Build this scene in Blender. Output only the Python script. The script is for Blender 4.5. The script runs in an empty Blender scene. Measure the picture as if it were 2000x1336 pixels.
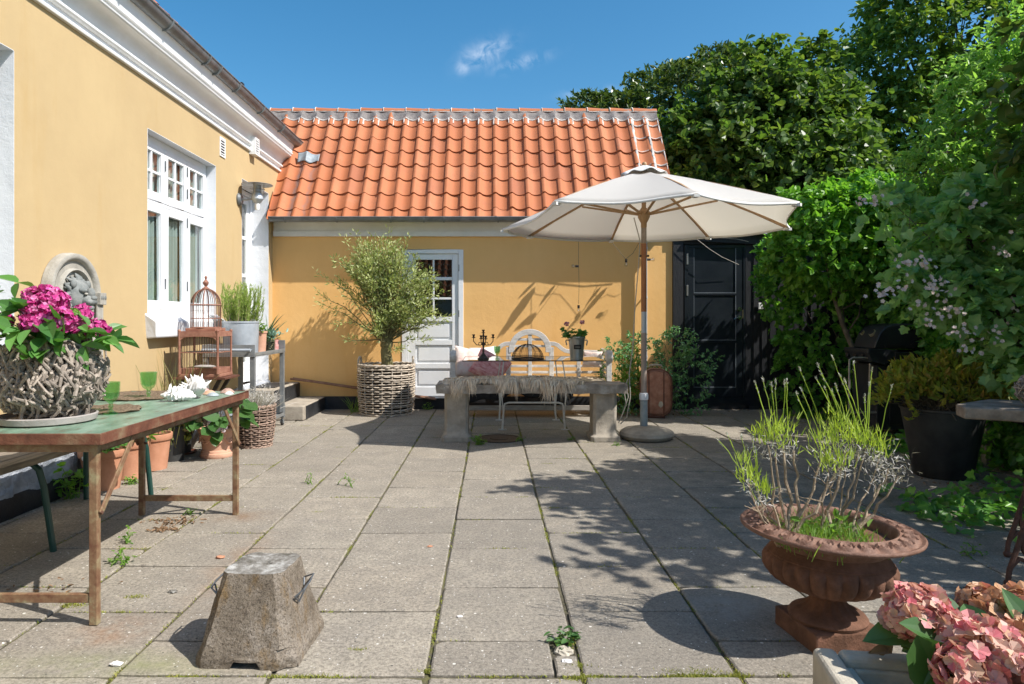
import bpy, math, random
import numpy as np
from mathutils import Vector, Matrix, noise as mnoise
R = math.radians
sc = bpy.context.scene
col = sc.collection

# ---------------------------------------------------------------- camera
F, H, U0, V0 = 1346.0, 1.373, 960.0, 625.0      # focal length in pixels of the 2000 px photograph, eye height, vanishing point
cam_d = bpy.data.cameras.new("camera")
cam_d.sensor_width = 36.0
cam_d.lens = F / 2000 * 36
cam_d.shift_x = 0.020
cam_d.shift_y = -0.0215
cam_d.clip_start = 0.05
cam_d.clip_end = 600
cam = bpy.data.objects.new("camera", cam_d)
cam.location = (0, 0, H)
cam.rotation_euler = (R(90), 0, 0)
col.objects.link(cam)
sc.camera = cam

# ---------------------------------------------------------------- world, sun, exposure
SUN = Vector((0.83, -0.36, 1.0)).normalized()     # towards the sun
w = bpy.data.worlds.new("World"); sc.world = w; w.use_nodes = True
nt = w.node_tree; N = nt.nodes; Lk = nt.links
for n in list(N): N.remove(n)
out = N.new('ShaderNodeOutputWorld'); bg = N.new('ShaderNodeBackground'); sky = N.new('ShaderNodeTexSky')
sky.sky_type = 'NISHITA'; sky.sun_disc = False
sky.sun_elevation = math.asin(SUN.z); sky.sun_rotation = math.atan2(SUN.x, SUN.y)
sky.altitude = 0; sky.air_density = 1.0; sky.dust_density = 1.2; sky.ozone_density = 3.5
bg.inputs['Strength'].default_value = 0.12
tc = N.new('ShaderNodeTexCoord')
def wmath(op, a, b=None, c=None):
    m = N.new('ShaderNodeMath'); m.operation = op
    for i, x in enumerate((a, b, c)):
        if x is None: continue
        if isinstance(x, (int, float)): m.inputs[i].default_value = x
        else: Lk.new(x, m.inputs[i])
    return m.outputs[0]
sx = N.new('ShaderNodeSeparateXYZ'); Lk.new(tc.outputs['Generated'], sx.inputs[0])
dx = wmath('DIVIDE', sx.outputs[0], wmath('MAXIMUM', sx.outputs[1], 0.01))
dz = wmath('DIVIDE', sx.outputs[2], wmath('MAXIMUM', sx.outputs[1], 0.01))
cb = N.new('ShaderNodeCombineXYZ'); Lk.new(dx, cb.inputs[0]); Lk.new(dz, cb.inputs[1])
cn = N.new('ShaderNodeTexNoise'); cn.inputs['Scale'].default_value = 34; cn.inputs['Detail'].default_value = 7; cn.inputs['Roughness'].default_value = .6
cn.inputs['Distortion'].default_value = .6
Lk.new(cb.outputs[0], cn.inputs['Vector'])
tot = None
for (cu, cv, ru, rv, tilt) in ((948, 104, 50, 26, .35), (1018, 122, 50, 13, .28), (958, 92, 36, 12, .2), (1165, 180, 60, 10, .1), (905, 130, 16, 16, 0)):
    ax = wmath('SUBTRACT', dx, (cu-U0)/F); az = wmath('SUBTRACT', dz, (V0-cv)/F)
    az2 = wmath('SUBTRACT', az, wmath('MULTIPLY', ax, tilt))
    d = wmath('ADD', wmath('POWER', wmath('ABSOLUTE', wmath('DIVIDE', ax, ru/F)), 2.0), wmath('POWER', wmath('ABSOLUTE', wmath('DIVIDE', az2, rv/F)), 2.0))
    g = wmath('EXPONENT', wmath('MULTIPLY', d, -1.3))
    tot = g if tot is None else wmath('MAXIMUM', tot, g)
cm = wmath('MULTIPLY', tot, wmath('MULTIPLY', wmath('MAXIMUM', wmath('SUBTRACT', cn.outputs['Fac'], .40), 0), 4.2))
cm = wmath('MULTIPLY', wmath('MINIMUM', cm, 1.0), .34)
cm = wmath('MULTIPLY', cm, wmath('GREATER_THAN', sx.outputs[1], 0.1))
hs = N.new('ShaderNodeHueSaturation'); hs.inputs['Saturation'].default_value = 1.3; hs.inputs['Value'].default_value = .90; hs.inputs['Hue'].default_value = .488
Lk.new(sky.outputs[0], hs.inputs['Color'])
mx = N.new('ShaderNodeMixRGB'); mx.inputs['Color2'].default_value = (6.3, 6.7, 7.4, 1)
Lk.new(cm, mx.inputs['Fac']); Lk.new(hs.outputs[0], mx.inputs['Color1'])
Lk.new(mx.outputs[0], bg.inputs['Color']); Lk.new(bg.outputs[0], out.inputs['Surface'])

sd = bpy.data.lights.new("sun", 'SUN'); sd.energy = 4.3; sd.angle = R(0.53); sd.color = (1.0, .955, .89)
sun = bpy.data.objects.new("sun", sd); col.objects.link(sun)
sun.rotation_euler = SUN.to_track_quat('Z', 'Y').to_euler(); sun.location = (8, -4, 12)
sc.view_settings.view_transform = 'Standard'; sc.view_settings.look = 'None'
sc.view_settings.exposure = 0.66; sc.view_settings.gamma = 1.0; sc.view_settings.use_curve_mapping = False

# ---------------------------------------------------------------- measuring: pixel of the photograph + distance -> place
def P(u, v, Y): return Vector(((u-U0)*Y/F, Y, H-(v-V0)*Y/F))
def G(u, v, z=0.0):
    Y = F*(H-z)/(v-V0); return Vector(((u-U0)*Y/F, Y, z))

# ---------------------------------------------------------------- materials
MATS = {}
def base_mat(name):
    m = bpy.data.materials.new(name); m.use_nodes = True
    t = m.node_tree
    for n in list(t.nodes): t.nodes.remove(n)
    o = t.nodes.new('ShaderNodeOutputMaterial'); b = t.nodes.new('ShaderNodeBsdfPrincipled')
    t.links.new(b.outputs[0], o.inputs[0]); MATS[name] = m
    return m, t, b, o
def ramp(t, fac, stops):
    r = t.nodes.new('ShaderNodeValToRGB'); e = r.color_ramp.elements
    while len(e) < len(stops): e.new(.5)
    for k, (p, c) in enumerate(stops):
        e[k].position = p; e[k].color = (*c, 1)
    t.links.new(fac, r.inputs[0]); return r.outputs[0]
def tnoise(t, scale, detail=6, rough=.6, vec=None, dist=0, stretch=None):
    n = t.nodes.new('ShaderNodeTexNoise'); n.inputs['Scale'].default_value = scale; n.inputs['Detail'].default_value = detail
    n.inputs['Roughness'].default_value = rough; n.inputs['Distortion'].default_value = dist
    if vec is None:
        c = t.nodes.new('ShaderNodeTexCoord'); vec = c.outputs['Object']
    if stretch:
        mp = t.nodes.new('ShaderNodeMapping'); mp.inputs['Scale'].default_value = stretch; t.links.new(vec, mp.inputs[0]); vec = mp.outputs[0]
    t.links.new(vec, n.inputs['Vector']); return n.outputs['Fac']
def mixc(t, fac, a, b, mode='MIX'):
    m = t.nodes.new('ShaderNodeMixRGB'); m.blend_type = mode
    for i, x in enumerate((fac, a, b)):
        if isinstance(x, (int, float)): m.inputs[i].default_value = x
        elif isinstance(x, tuple): m.inputs[i].default_value = (*x, 1)
        else: t.links.new(x, m.inputs[i])
    return m.outputs[0]
def tmath(t, op, a, b=None):
    m = t.nodes.new('ShaderNodeMath'); m.operation = op
    for i, x in enumerate((a, b)):
        if x is None: continue
        if isinstance(x, (int, float)): m.inputs[i].default_value = x
        else: t.links.new(x, m.inputs[i])
    return m.outputs[0]
def island(t):
    g = t.nodes.new('ShaderNodeNewGeometry'); return g.outputs['Random Per Island']
def bump(t, b, h, strength, dist=.01):
    n = t.nodes.new('ShaderNodeBump'); n.inputs['Strength'].default_value = strength; n.inputs['Distance'].default_value = dist
    t.links.new(h, n.inputs['Height']); t.links.new(n.outputs[0], b.inputs['Normal'])
def M(name, c1, c2, scale=6, rough=.75, bmp=.25, bscale=60, metal=0, isl=0, spec=.4, c3=None, stretch=None, bdist=.01, lo=.35, hi=.65, trans=0):
    m, t, b, o = base_mat(name)
    f = tnoise(t, scale, 8, .65, stretch=stretch)
    st = [(lo, c1), (hi, c2)] if c3 is None else [(lo-.05, c1), ((lo+hi)/2, c2), (hi+.05, c3)]
    c = ramp(t, f, st)
    if isl:
        i = island(t); k = tmath(t, 'MULTIPLY_ADD', i, isl); k.node.inputs[2].default_value = 1-isl/2
        hsv = t.nodes.new('ShaderNodeHueSaturation'); t.links.new(k, hsv.inputs['Value']); t.links.new(c, hsv.inputs['Color']); c = hsv.outputs[0]
    t.links.new(c, b.inputs['Base Color'])
    b.inputs['Roughness'].default_value = rough; b.inputs['Metallic'].default_value = metal; b.inputs['Specular IOR Level'].default_value = spec
    if bmp: bump(t, b, tnoise(t, bscale, 6, .7, stretch=stretch), bmp, bdist)
    return m
def leafmat(name, cols, rough=.45, trans=.35, tcol=None, spec=.5, trs=1.7):
    m, t, b, o = base_mat(name)
    k = len(cols); i = island(t)
    c = ramp(t, i, [(j/(k-1) if k > 1 else 0, cc) for j, cc in enumerate(cols)])
    t.links.new(c, b.inputs['Base Color']); b.inputs['Roughness'].default_value = rough; b.inputs['Specular IOR Level'].default_value = spec
    tr = t.nodes.new('ShaderNodeBsdfTranslucent')
    tcc = mixc(t, 1.0, c, tcol or (trs*1.0, trs*1.05, trs*.5), 'MULTIPLY'); t.links.new(tcc, tr.inputs[0])
    ms = t.nodes.new('ShaderNodeMixShader'); ms.inputs[0].default_value = trans
    t.links.new(b.outputs[0], ms.inputs[1]); t.links.new(tr.outputs[0], ms.inputs[2]); t.links.new(ms.outputs[0], o.inputs[0])
    return m
def glassmat(name, tint=(1, 1, 1), refl=1.0, rough=0.0):
    m, t, b, o = base_mat(name); t.nodes.remove(b)
    tr = t.nodes.new('ShaderNodeBsdfTransparent'); tr.inputs[0].default_value = (*tint, 1)
    gl = t.nodes.new('ShaderNodeBsdfGlossy'); gl.inputs['Roughness'].default_value = rough
    fr = t.nodes.new('ShaderNodeFresnel'); fr.inputs[0].default_value = 1.5
    ge = t.nodes.new('ShaderNodeNewGeometry'); fm = tmath(t, 'MULTIPLY', tmath(t, 'MULTIPLY', fr.outputs[0], refl), tmath(t, 'SUBTRACT', 1.0, ge.outputs['Backfacing']))
    ms = t.nodes.new('ShaderNodeMixShader'); t.links.new(fm, ms.inputs[0]); t.links.new(tr.outputs[0], ms.inputs[1]); t.links.new(gl.outputs[0], ms.inputs[2])
    t.links.new(ms.outputs[0], o.inputs[0]); return m

# plaster: flat, slightly blotchy lime wash
def plaster(name, c, c2, bmp=.12):
    m, t, b, o = base_mat(name)
    f = tnoise(t, .9, 8, .6); cc = ramp(t, f, [(.3, c), (.7, c2)])
    f2 = tnoise(t, 7, 8, .7, stretch=(1, 1, .35)); cc = mixc(t, tmath(t, 'MULTIPLY', f2, .22), cc, tuple(x*.72 for x in c))
    st = tnoise(t, 2.2, 7, .7, stretch=(1.5, 1.5, .22)); cc = mixc(t, ramp(t, st, [(.56, (0, 0, 0)), (.74, (.35, .35, .35))]), cc, (c[0]*.92, c[1]*.80, c[2]*.55))
    tz = t.nodes.new('ShaderNodeTexCoord'); sz = t.nodes.new('ShaderNodeSeparateXYZ'); t.links.new(tz.outputs['Object'], sz.inputs[0])
    dirt = tmath(t, 'MULTIPLY', tmath(t, 'EXPONENT', tmath(t, 'MULTIPLY', sz.outputs[2], -3.2)), tmath(t, 'MULTIPLY', tnoise(t, 11, 7, .75), .9))
    cc = mixc(t, tmath(t, 'MINIMUM', dirt, .5), cc, (c[0]*.45, c[1]*.42, c[2]*.45))
    t.links.new(cc, b.inputs['Base Color']); b.inputs['Roughness'].default_value = .9; b.inputs['Specular IOR Level'].default_value = .15
    h = tmath(t, 'ADD', tnoise(t, 9, 5, .6), tmath(t, 'MULTIPLY', tnoise(t, 90, 6, .7), .35))
    bump(t, b, h, bmp, .03); return m
plaster('yellow_plaster', (.50, .365, .195), (.565, .42, .225))
plaster('ochre_plaster', (.80, .475, .18), (.88, .545, .225), .15)
plaster('white_plaster', (.70, .72, .75), (.78, .79, .80), .3)
M('white_trim', (.74, .74, .73), (.82, .82, .81), 3, .5, .1, 30)
M('white_paint', (.76, .77, .78), (.83, .84, .85), 3, .42, .06, 30)
M('cream_trim', (.70, .68, .62), (.78, .76, .70), 3, .6, .15, 30)
M('black_tar', (.012, .013, .016), (.03, .032, .036), 5, .55, .6, 14)
M('rough_render', (.30, .33, .38), (.52, .55, .60), 7, .9, 1.0, 16, bdist=.04)
M('zinc', (.13, .14, .145), (.22, .235, .24), 6, .42, .12, 20, metal=.25)
M('zinc_light', (.40, .44, .48), (.55, .59, .63), 5, .5, .15, 25, metal=.35)
M('lead', (.20, .23, .25), (.34, .38, .41), 12, .55, .6, 14)
M('mortar', (.42, .40, .37), (.72, .69, .64), 9, .95, .8, 40, lo=.38, hi=.6)
M('mortar_grey', (.16, .145, .14), (.30, .265, .245), 12, .95, .8, 40)
def tilemat():
    m, t, b, o = base_mat('clay_tile')
    i = island(t); c = ramp(t, i, [(0, (.40, .13, .052)), (.3, (.47, .165, .07)), (.6, (.43, .145, .06)), (.85, (.50, .185, .085)), (1, (.35, .12, .058))])
    f = tnoise(t, 5, 8, .7); c = mixc(t, ramp(t, f, [(.45, (0, 0, 0)), (.8, (.7, .7, .7))]), c, (.36, .13, .065))
    f = tnoise(t, 3.1, 8, .75, dist=.5); c = mixc(t, ramp(t, f, [(.58, (0, 0, 0)), (.78, (.35, .35, .35))]), c, (.42, .27, .19))
    f4 = tnoise(t, 9, 8, .8, dist=.3); c = mixc(t, ramp(t, f4, [(.60, (0, 0, 0)), (.72, (.55, .55, .55))]), c, (.17, .10, .075))
    f3 = tnoise(t, 60, 4, .8); c = mixc(t, ramp(t, f3, [(.62, (0, 0, 0)), (.78, (.5, .5, .5))]), c, (.22, .11, .08))
    # weathered streaks below the lead flashing
    tcn = t.nodes.new('ShaderNodeTexCoord'); s = t.nodes.new('ShaderNodeSeparateXYZ'); t.links.new(tcn.outputs['Object'], s.inputs[0])
    wv = tnoise(t, 6, 4, .6)
    xx = tmath(t, 'ADD', s.outputs[0], tmath(t, 'MULTIPLY', tmath(t, 'SUBTRACT', wv, .5), .16))
    for cx, wd, am in ((-3.03, .035, .8), (-2.83, .03, .42)):
        d = tmath(t, 'DIVIDE', tmath(t, 'SUBTRACT', xx, cx), wd); g = tmath(t, 'EXPONENT', tmath(t, 'MULTIPLY', tmath(t, 'MULTIPLY', d, d), -1.0))
        g = tmath(t, 'MULTIPLY', g, tmath(t, 'LESS_THAN', s.outputs[2], 3.98))
        g = tmath(t, 'MULTIPLY', g, tmath(t, 'MULTIPLY', tnoise(t, 14, 6, .7), am*1.6))
        c = mixc(t, tmath(t, 'MINIMUM', g, 1), c, (.20, .17, .17))
    t.links.new(c, b.inputs['Base Color']); b.inputs['Roughness'].default_value = .72; b.inputs['Specular IOR Level'].default_value = .3
    bump(t, b, tnoise(t, 80, 6, .7), .25, .006)
tilemat()
def pavemat():
    m, t, b, o = base_mat('paving_slab')
    tcn = t.nodes.new('ShaderNodeTexCoord'); vec = tcn.outputs['Object']
    i = island(t); c = ramp(t, i, [(0, (.25, .225, .185)), (.3, (.37, .33, .265)), (.5, (.30, .27, .22)), (.75, (.355, .305, .235)), (1, (.43, .385, .31))])
    f = tnoise(t, 1.3, 8, .65, vec); c = mixc(t, ramp(t, f, [(.35, (.0, .0, .0)), (.7, (.6, .6, .6))]), c, (.43, .38, .305))
    f = tnoise(t, 4.2, 8, .75, vec, .4); c = mixc(t, ramp(t, f, [(.42, (.55, .55, .55)), (.62, (0, 0, 0))]), c, (.21, .188, .158))
    f = tnoise(t, 55, 6, .8, vec); c = mixc(t, ramp(t, f, [(.42, (.68, .68, .68)), (.56, (0, 0, 0))]), c, (.12, .105, .085))
    f = tnoise(t, 120, 5, .8, vec); c = mixc(t, ramp(t, f, [(.52, (0, 0, 0)), (.66, (.75, .75, .75))]), c, (.46, .40, .335))
    for (scl, thr, cc) in ((70, .085, (.72, .70, .66)), (27, .066, (.70, .67, .60)), (48, .08, (.07, .065, .06))):
        v = t.nodes.new('ShaderNodeTexVoronoi'); v.inputs['Scale'].default_value = scl; v.inputs['Randomness'].default_value = 1
        mp = t.nodes.new('ShaderNodeMapping'); mp.inputs['Location'].default_value = (scl, scl*.3, 0); t.links.new(vec, mp.inputs[0]); t.links.new(mp.outputs[0], v.inputs['Vector'])
        sp = t.nodes.new('ShaderNodeSeparateXYZ'); t.links.new(v.outputs['Color'], sp.inputs[0])
        lim = tmath(t, 'MULTIPLY', tmath(t, 'POWER', sp.outputs[0], 3.0), thr*3.0)
        k = tmath(t, 'LESS_THAN', v.outputs['Distance'], lim)
        k = tmath(t, 'MULTIPLY', k, tmath(t, 'GREATER_THAN', sp.outputs[1], .6))
        c = mixc(t, k, c, cc)
    s = t.nodes.new('ShaderNodeSeparateXYZ'); t.links.new(vec, s.inputs[0])
    nz = tnoise(t, 6, 7, .7, vec)
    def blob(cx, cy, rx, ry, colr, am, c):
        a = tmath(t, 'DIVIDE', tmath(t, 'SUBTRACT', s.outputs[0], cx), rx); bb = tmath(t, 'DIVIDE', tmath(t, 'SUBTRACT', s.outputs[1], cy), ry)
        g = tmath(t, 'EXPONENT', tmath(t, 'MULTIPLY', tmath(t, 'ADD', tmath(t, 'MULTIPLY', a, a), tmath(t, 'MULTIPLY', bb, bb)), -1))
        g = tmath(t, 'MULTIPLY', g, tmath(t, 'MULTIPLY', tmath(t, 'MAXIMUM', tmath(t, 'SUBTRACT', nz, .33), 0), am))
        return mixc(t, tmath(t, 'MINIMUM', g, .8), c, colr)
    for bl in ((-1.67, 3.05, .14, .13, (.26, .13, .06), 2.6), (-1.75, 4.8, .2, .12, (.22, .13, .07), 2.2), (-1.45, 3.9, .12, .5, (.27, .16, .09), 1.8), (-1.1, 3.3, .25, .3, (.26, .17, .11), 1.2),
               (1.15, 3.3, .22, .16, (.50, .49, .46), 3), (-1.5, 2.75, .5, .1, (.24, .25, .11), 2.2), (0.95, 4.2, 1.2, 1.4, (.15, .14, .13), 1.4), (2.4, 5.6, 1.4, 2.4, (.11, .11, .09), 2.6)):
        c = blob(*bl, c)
    t.links.new(c, b.inputs['Base Color']); b.inputs['Roughness'].default_value = .88; b.inputs['Specular IOR Level'].default_value = .3
    h = tmath(t, 'ADD', tnoise(t, 70, 6, .75, vec), tmath(t, 'MULTIPLY', tnoise(t, 12, 5, .6, vec), .5)); bump(t, b, h, .6, .008)
pavemat()
M('joint_moss', (.11, .095, .07), (.16, .14, .085), 5, .95, 1.0, 90, c3=(.20, .20, .045), bdist=.02, lo=.4, hi=.66)
M('soil', (.03, .022, .016), (.075, .058, .04), 14, .95, 1, 60, bdist=.03)
M('far_ground', (.06, .09, .03), (.10, .13, .04), 2, .95, .5, 10)
M('black_board', (.010, .011, .014), (.022, .024, .028), 8, .55, .5, 22, stretch=(6, 6, .7))
M('black_gloss', (.012, .016, .021), (.019, .024, .03), 4, .28, .04, 30)
M('grey_edge', (.10, .12, .14), (.16, .18, .20), 4, .4, 0)
M('stone', (.27, .235, .19), (.42, .37, .30), 7, .9, .6, 45)
M('stone_dark', (.12, .10, .085), (.30, .26, .215), 6, .9, .8, 35, c3=(.50, .47, .43), lo=.35, hi=.68)
M('stone_slab', (.15, .12, .09), (.26, .21, .16), 9, .85, .7, 60, c3=(.36, .31, .26))
M('stone_pale', (.38, .34, .27), (.54, .49, .40), 7, .9, .5, 50)
M('plaque_stone', (.30, .28, .24), (.43, .405, .35), 9, .9, .5, 50)
M('lion_grey', (.15, .165, .16), (.27, .275, .26), 14, .9, .5, 50)
def blockmat():
    m, t, b, o = base_mat('concrete_block')
    c = ramp(t, tnoise(t, 6, 8, .7), [(.34, (.15, .12, .09)), (.5, (.23, .19, .145)), (.66, (.33, .285, .235))])
    c = mixc(t, ramp(t, tnoise(t, 9, 6, .7, stretch=(1.3, 1.3, .45)), [(.54, (0, 0, 0)), (.68, (.75, .75, .75))]), c, (.21, .125, .04))
    c = mixc(t, ramp(t, tnoise(t, 5, 6, .7, stretch=(2, 2, .35)), [(.58, (0, 0, 0)), (.7, (.7, .7, .7))]), c, (.30, .26, .22))
    c = mixc(t, ramp(t, tnoise(t, 110, 5, .8), [(.40, (.75, .75, .75)), (.52, (0, 0, 0))]), c, (.05, .038, .028))
    c = mixc(t, ramp(t, tnoise(t, 85, 5, .8), [(.58, (0, 0, 0)), (.68, (.6, .6, .6))]), c, (.42, .38, .33))
    t.links.new(c, b.inputs['Base Color']); b.inputs['Roughness'].default_value = .95; b.inputs['Specular IOR Level'].default_value = .2
    bump(t, b, tmath(t, 'ADD', tnoise(t, 70, 6, .75), tnoise(t, 16, 4, .6)), .9, .01)
blockmat()
M('concrete_top', (.10, .09, .07), (.24, .225, .20), 16, .95, 1.0, 60, c3=(.50, .49, .46), lo=.42, hi=.62)
M('wire_grey', (.16, .17, .18), (.24, .25, .26), 8, .45, .1, 40, metal=.7)
M('rust', (.08, .037, .02), (.135, .063, .036), 11, .85, .6, 70, c3=(.21, .10, .062))
M('rust_rim', (.115, .055, .034), (.19, .098, .064), 14, .65, .5, 80, c3=(.27, .165, .12))
M('rust_dark', (.06, .03, .02), (.15, .07, .045), 14, .85, .5, 80)
M('cage_rust', (.24, .10, .065), (.36, .18, .12), 14, .7, .4, 60)
def tablemat():
    m, t, b, o = base_mat('table_green')
    c = ramp(t, tnoise(t, 5, 9, .7, stretch=(2.2, .8, 1)), [(.3, (.075, .125, .085)), (.5, (.16, .255, .18)), (.7, (.30, .40, .31))])
    c = mixc(t, ramp(t, tnoise(t, 9, 8, .75, stretch=(3, .9, 1)), [(.52, (0, 0, 0)), (.66, (.85, .85, .85))]), c, (.12, .085, .05))
    t.links.new(c, b.inputs['Base Color']); b.inputs['Roughness'].default_value = .42; bump(t, b, tnoise(t, 14, 8, .7, stretch=(3, 1, 1)), .3, .006)
tablemat()
M('table_rust', (.085, .032, .02), (.16, .062, .036), 9, .6, .5, 40, c3=(.23, .16, .095))
M('table_leg', (.14, .06, .032), (.22, .13, .07), 13, .6, .4, 50, c3=(.29, .25, .14), lo=.40, hi=.62)
M('old_board', (.10, .085, .065), (.24, .20, .155), 4, .75, .6, 30, stretch=(9, .8, 9), c3=(.33, .28, .215))
M('green_metal', (.010, .045, .036), (.018, .065, .052), 6, .35, .1, 40, spec=.5)
M('terracotta', (.42, .19, .105), (.54, .27, .165), 6, .85, .3, 60)
M('terracotta_pale', (.50, .26, .165), (.62, .36, .25), 5, .85, .35, 50)
M('grey_saucer', (.30, .27, .245), (.39, .355, .33), 8, .8, .3, 60)
M('twig_bark', (.22, .18, .145), (.38, .325, .27), 30, .85, .5, 120, isl=.7)
M('twig_dark', (.035, .028, .022), (.06, .048, .04), 8, .9, .5, 60)
M('wicker_pale', (.38, .315, .245), (.54, .465, .375), 14, .75, .4, 90, isl=.4)
M('wicker_brown', (.24, .155, .115), (.36, .26, .20), 20, .7, .4, 90, isl=.5)
M('bark', (.09, .075, .055), (.20, .17, .13), 14, .9, 1, 40)
M('bark_pale', (.27, .195, .125), (.42, .33, .23), 25, .85, .7, 80)
M('bark_olive', (.13, .12, .045), (.24, .21, .10), 16, .9, .9, 50)
M('white_wood', (.50, .48, .455), (.66, .645, .62), 7, .65, .4, 40, c3=(.40, .36, .32), stretch=(1, 1, 3), lo=.42, hi=.72)
M('grey_wood', (.26, .23, .20), (.38, .35, .31), 8, .8, .5, 40, stretch=(1, 5, 5))
M('seat_cloth', (.58, .47, .33), (.66, .55, .40), 8, .9, .4, 60)
M('iron_white', (.56, .54, .50), (.68, .66, .62), 14, .5, .3, 60)
M('iron_dark', (.04, .032, .028), (.10, .075, .06), 14, .55, .3, 60, metal=.4)
M('steel_brushed', (.34, .34, .33), (.50, .50, .48), 9, .32, .15, 60, metal=.75, stretch=(1, 1, .2))
M('chrome', (.6, .6, .6), (.7, .7, .7), 5, .2, 0, metal=1)
M('plate_black', (.015, .013, .012), (.03, .026, .022), 20, .5, .1)
leafmat('canvas_fabric', [(.78, .77, .75), (.78, .77, .75)], .85, .55, (1.1, 1.06, .98), spec=.2)
M('canvas', (.70, .69, .66), (.76, .75, .72), 2.5, .85, .25, 14, bdist=.02)
M('wood_pole', (.36, .21, .10), (.50, .31, .165), 6, .5, .3, 30, stretch=(5, 5, .6))
M('pole_brown', (.30, .115, .045), (.36, .15, .065), 6, .35, .1, 30)
M('pole_grey', (.30, .235, .195), (.37, .30, .255), 10, .5, .2, 40)
M('pipe_blue', (.22, .26, .28), (.33, .37, .38), 8, .5, .2, 40)
M('rope', (.40, .36, .30), (.5, .46, .4), 30, .9, .4, 120)
M('suitcase', (.24, .10, .06), (.36, .17, .11), 9, .5, .5, 35, c3=(.46, .27, .19), lo=.4, hi=.7)
M('leather_dark', (.10, .04, .025), (.15, .06, .04), 12, .5, .4, 60)
M('hair_cream', (.74, .58, .41), (.88, .74, .56), 12, .8, .0, 60, isl=.4)
M('hair_base', (.66, .51, .36), (.80, .66, .49), 12, .95, 1.0, 60, bdist=.03)
M('cushion_pale', (.66, .40, .34), (.74, .62, .56), 9, .9, .4, 120, c3=(.76, .68, .63))
M('cushion_pink', (.42, .10, .12), (.62, .30, .30), 12, .9, .4, 120, c3=(.72, .50, .47), stretch=(1, 1, 2.4))
M('cloth_dark', (.012, .011, .012), (.03, .026, .025), 8, .9, .6, 40)
M('copper', (.20, .10, .06), (.30, .17, .11), 9, .5, .3, 40)
M('steel_cart', (.25, .26, .26), (.36, .37, .365), 7, .45, .2, 40, metal=.5)
M('lamp_metal', (.34, .31, .27), (.48, .45, .40), 9, .4, .1, 60, metal=.6)
M('opal', (.75, .75, .72), (.8, .8, .78), 5, .3, 0)
M('placemat', (.11, .075, .045), (.27, .195, .125), 60, .95, 1.0, 150, bdist=.01)
M('shell_white', (.74, .70, .66), (.82, .79, .76), 12, .6, .4, 50)
M('shell_pink', (.55, .20, .18), (.70, .42, .38), 30, .6, .4, 60)
M('shell_tan', (.48, .28, .17), (.60, .42, .30), 25, .6, .4, 60)
M('shell_blue', (.30, .34, .36), (.44, .47, .48), 25, .6, .4, 60)
M('shell_brown', (.30, .17, .12), (.52, .38, .31), 50, .7, .8, 60)
M('grill_black', (.022, .025, .03), (.034, .037, .043), 6, .28, .1, 80)
M('grill_shelf', (.016, .016, .017), (.024, .024, .025), 6, .5, .2, 80)
M('grill_ring', (.35, .30, .14), (.55, .5, .35), 9, .3, 0, metal=.5)
M('plastic_black', (.018, .018, .018), (.045, .045, .043), 4, .5, .25, 20)
M('interior_dark', (.02, .02, .02), (.03, .03, .03), 3, .9, 0)
M('curtain', (.36, .39, .36), (.52, .55, .52), 5, .9, .2, 20, stretch=(1, 8, .3))
M('curtain_tan', (.22, .16, .07), (.32, .23, .11), 5, .9, .2, 20, stretch=(1, 8, .3))
glassmat('window_glass', (.88, .93, .92), 2.4)
glassmat('table_glass', (.88, .95, .91), 1.5)
glassmat('bulb_glass', (.9, .9, .9), 2.5)
def greenglass():
    m, t, b, o = base_mat('green_glass'); t.nodes.remove(b)
    tr = t.nodes.new('ShaderNodeBsdfTransparent'); tr.inputs[0].default_value = (.80, .95, .79, 1)
    tl = t.nodes.new('ShaderNodeBsdfTranslucent'); tl.inputs[0].default_value = (.25, .70, .22, 1)
    gl = t.nodes.new('ShaderNodeBsdfGlossy'); gl.inputs['Roughness'].default_value = .05
    m1 = t.nodes.new('ShaderNodeMixShader'); m1.inputs[0].default_value = .24; t.links.new(tr.outputs[0], m1.inputs[1]); t.links.new(tl.outputs[0], m1.inputs[2])
    fr = t.nodes.new('ShaderNodeFresnel'); fr.inputs[0].default_value = 1.5
    m2 = t.nodes.new('ShaderNodeMixShader'); ge = t.nodes.new('ShaderNodeNewGeometry'); t.links.new(tmath(t, 'MULTIPLY', fr.outputs[0], tmath(t, 'SUBTRACT', 1.0, ge.outputs['Backfacing'])), m2.inputs[0]); t.links.new(m1.outputs[0], m2.inputs[1]); t.links.new(gl.outputs[0], m2.inputs[2]); t.links.new(m2.outputs[0], o.inputs[0])
greenglass()
# leaves
leafmat('leaf_ivy', [(0.065, 0.182, 0.039), (0.111, 0.286, 0.052), (0.091, 0.234, 0.046), (0.169, 0.390, 0.065), (0.260, 0.494, 0.091)], .36, .42)
leafmat('leaf_ivy_top', [(0.095, 0.230, 0.030), (0.149, 0.338, 0.041), (0.216, 0.405, 0.054)], .42, .38)
leafmat('leaf_hazel', [(.05, .105, .02), (.095, .17, .032), (.07, .13, .026), (.16, .22, .045), (.06, .115, .03), (.12, .19, .06)], .42, .42)
leafmat('leaf_beech', [(0.067, 0.144, 0.029), (0.122, 0.221, 0.036), (0.265, 0.353, 0.048), (0.077, 0.166, 0.036)], .5, .30)
leafmat('leaf_dark', [(0.042, 0.086, 0.023), (0.086, 0.144, 0.031), (0.173, 0.211, 0.046)], .35, .2)
leafmat('leaf_light', [(0.135, 0.257, 0.061), (0.216, 0.365, 0.088), (0.162, 0.297, 0.068), (0.297, 0.459, 0.149)], .35, .55)
leafmat('leaf_bramble', [(0.189, 0.361, 0.142), (0.282, 0.471, 0.189), (0.157, 0.298, 0.125), (0.377, 0.565, 0.220)], .55, .42)
leafmat('leaf_olive', [(.20, .26, .08), (.31, .37, .12), (.42, .46, .19), (.52, .54, .26)], .5, .22)
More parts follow.
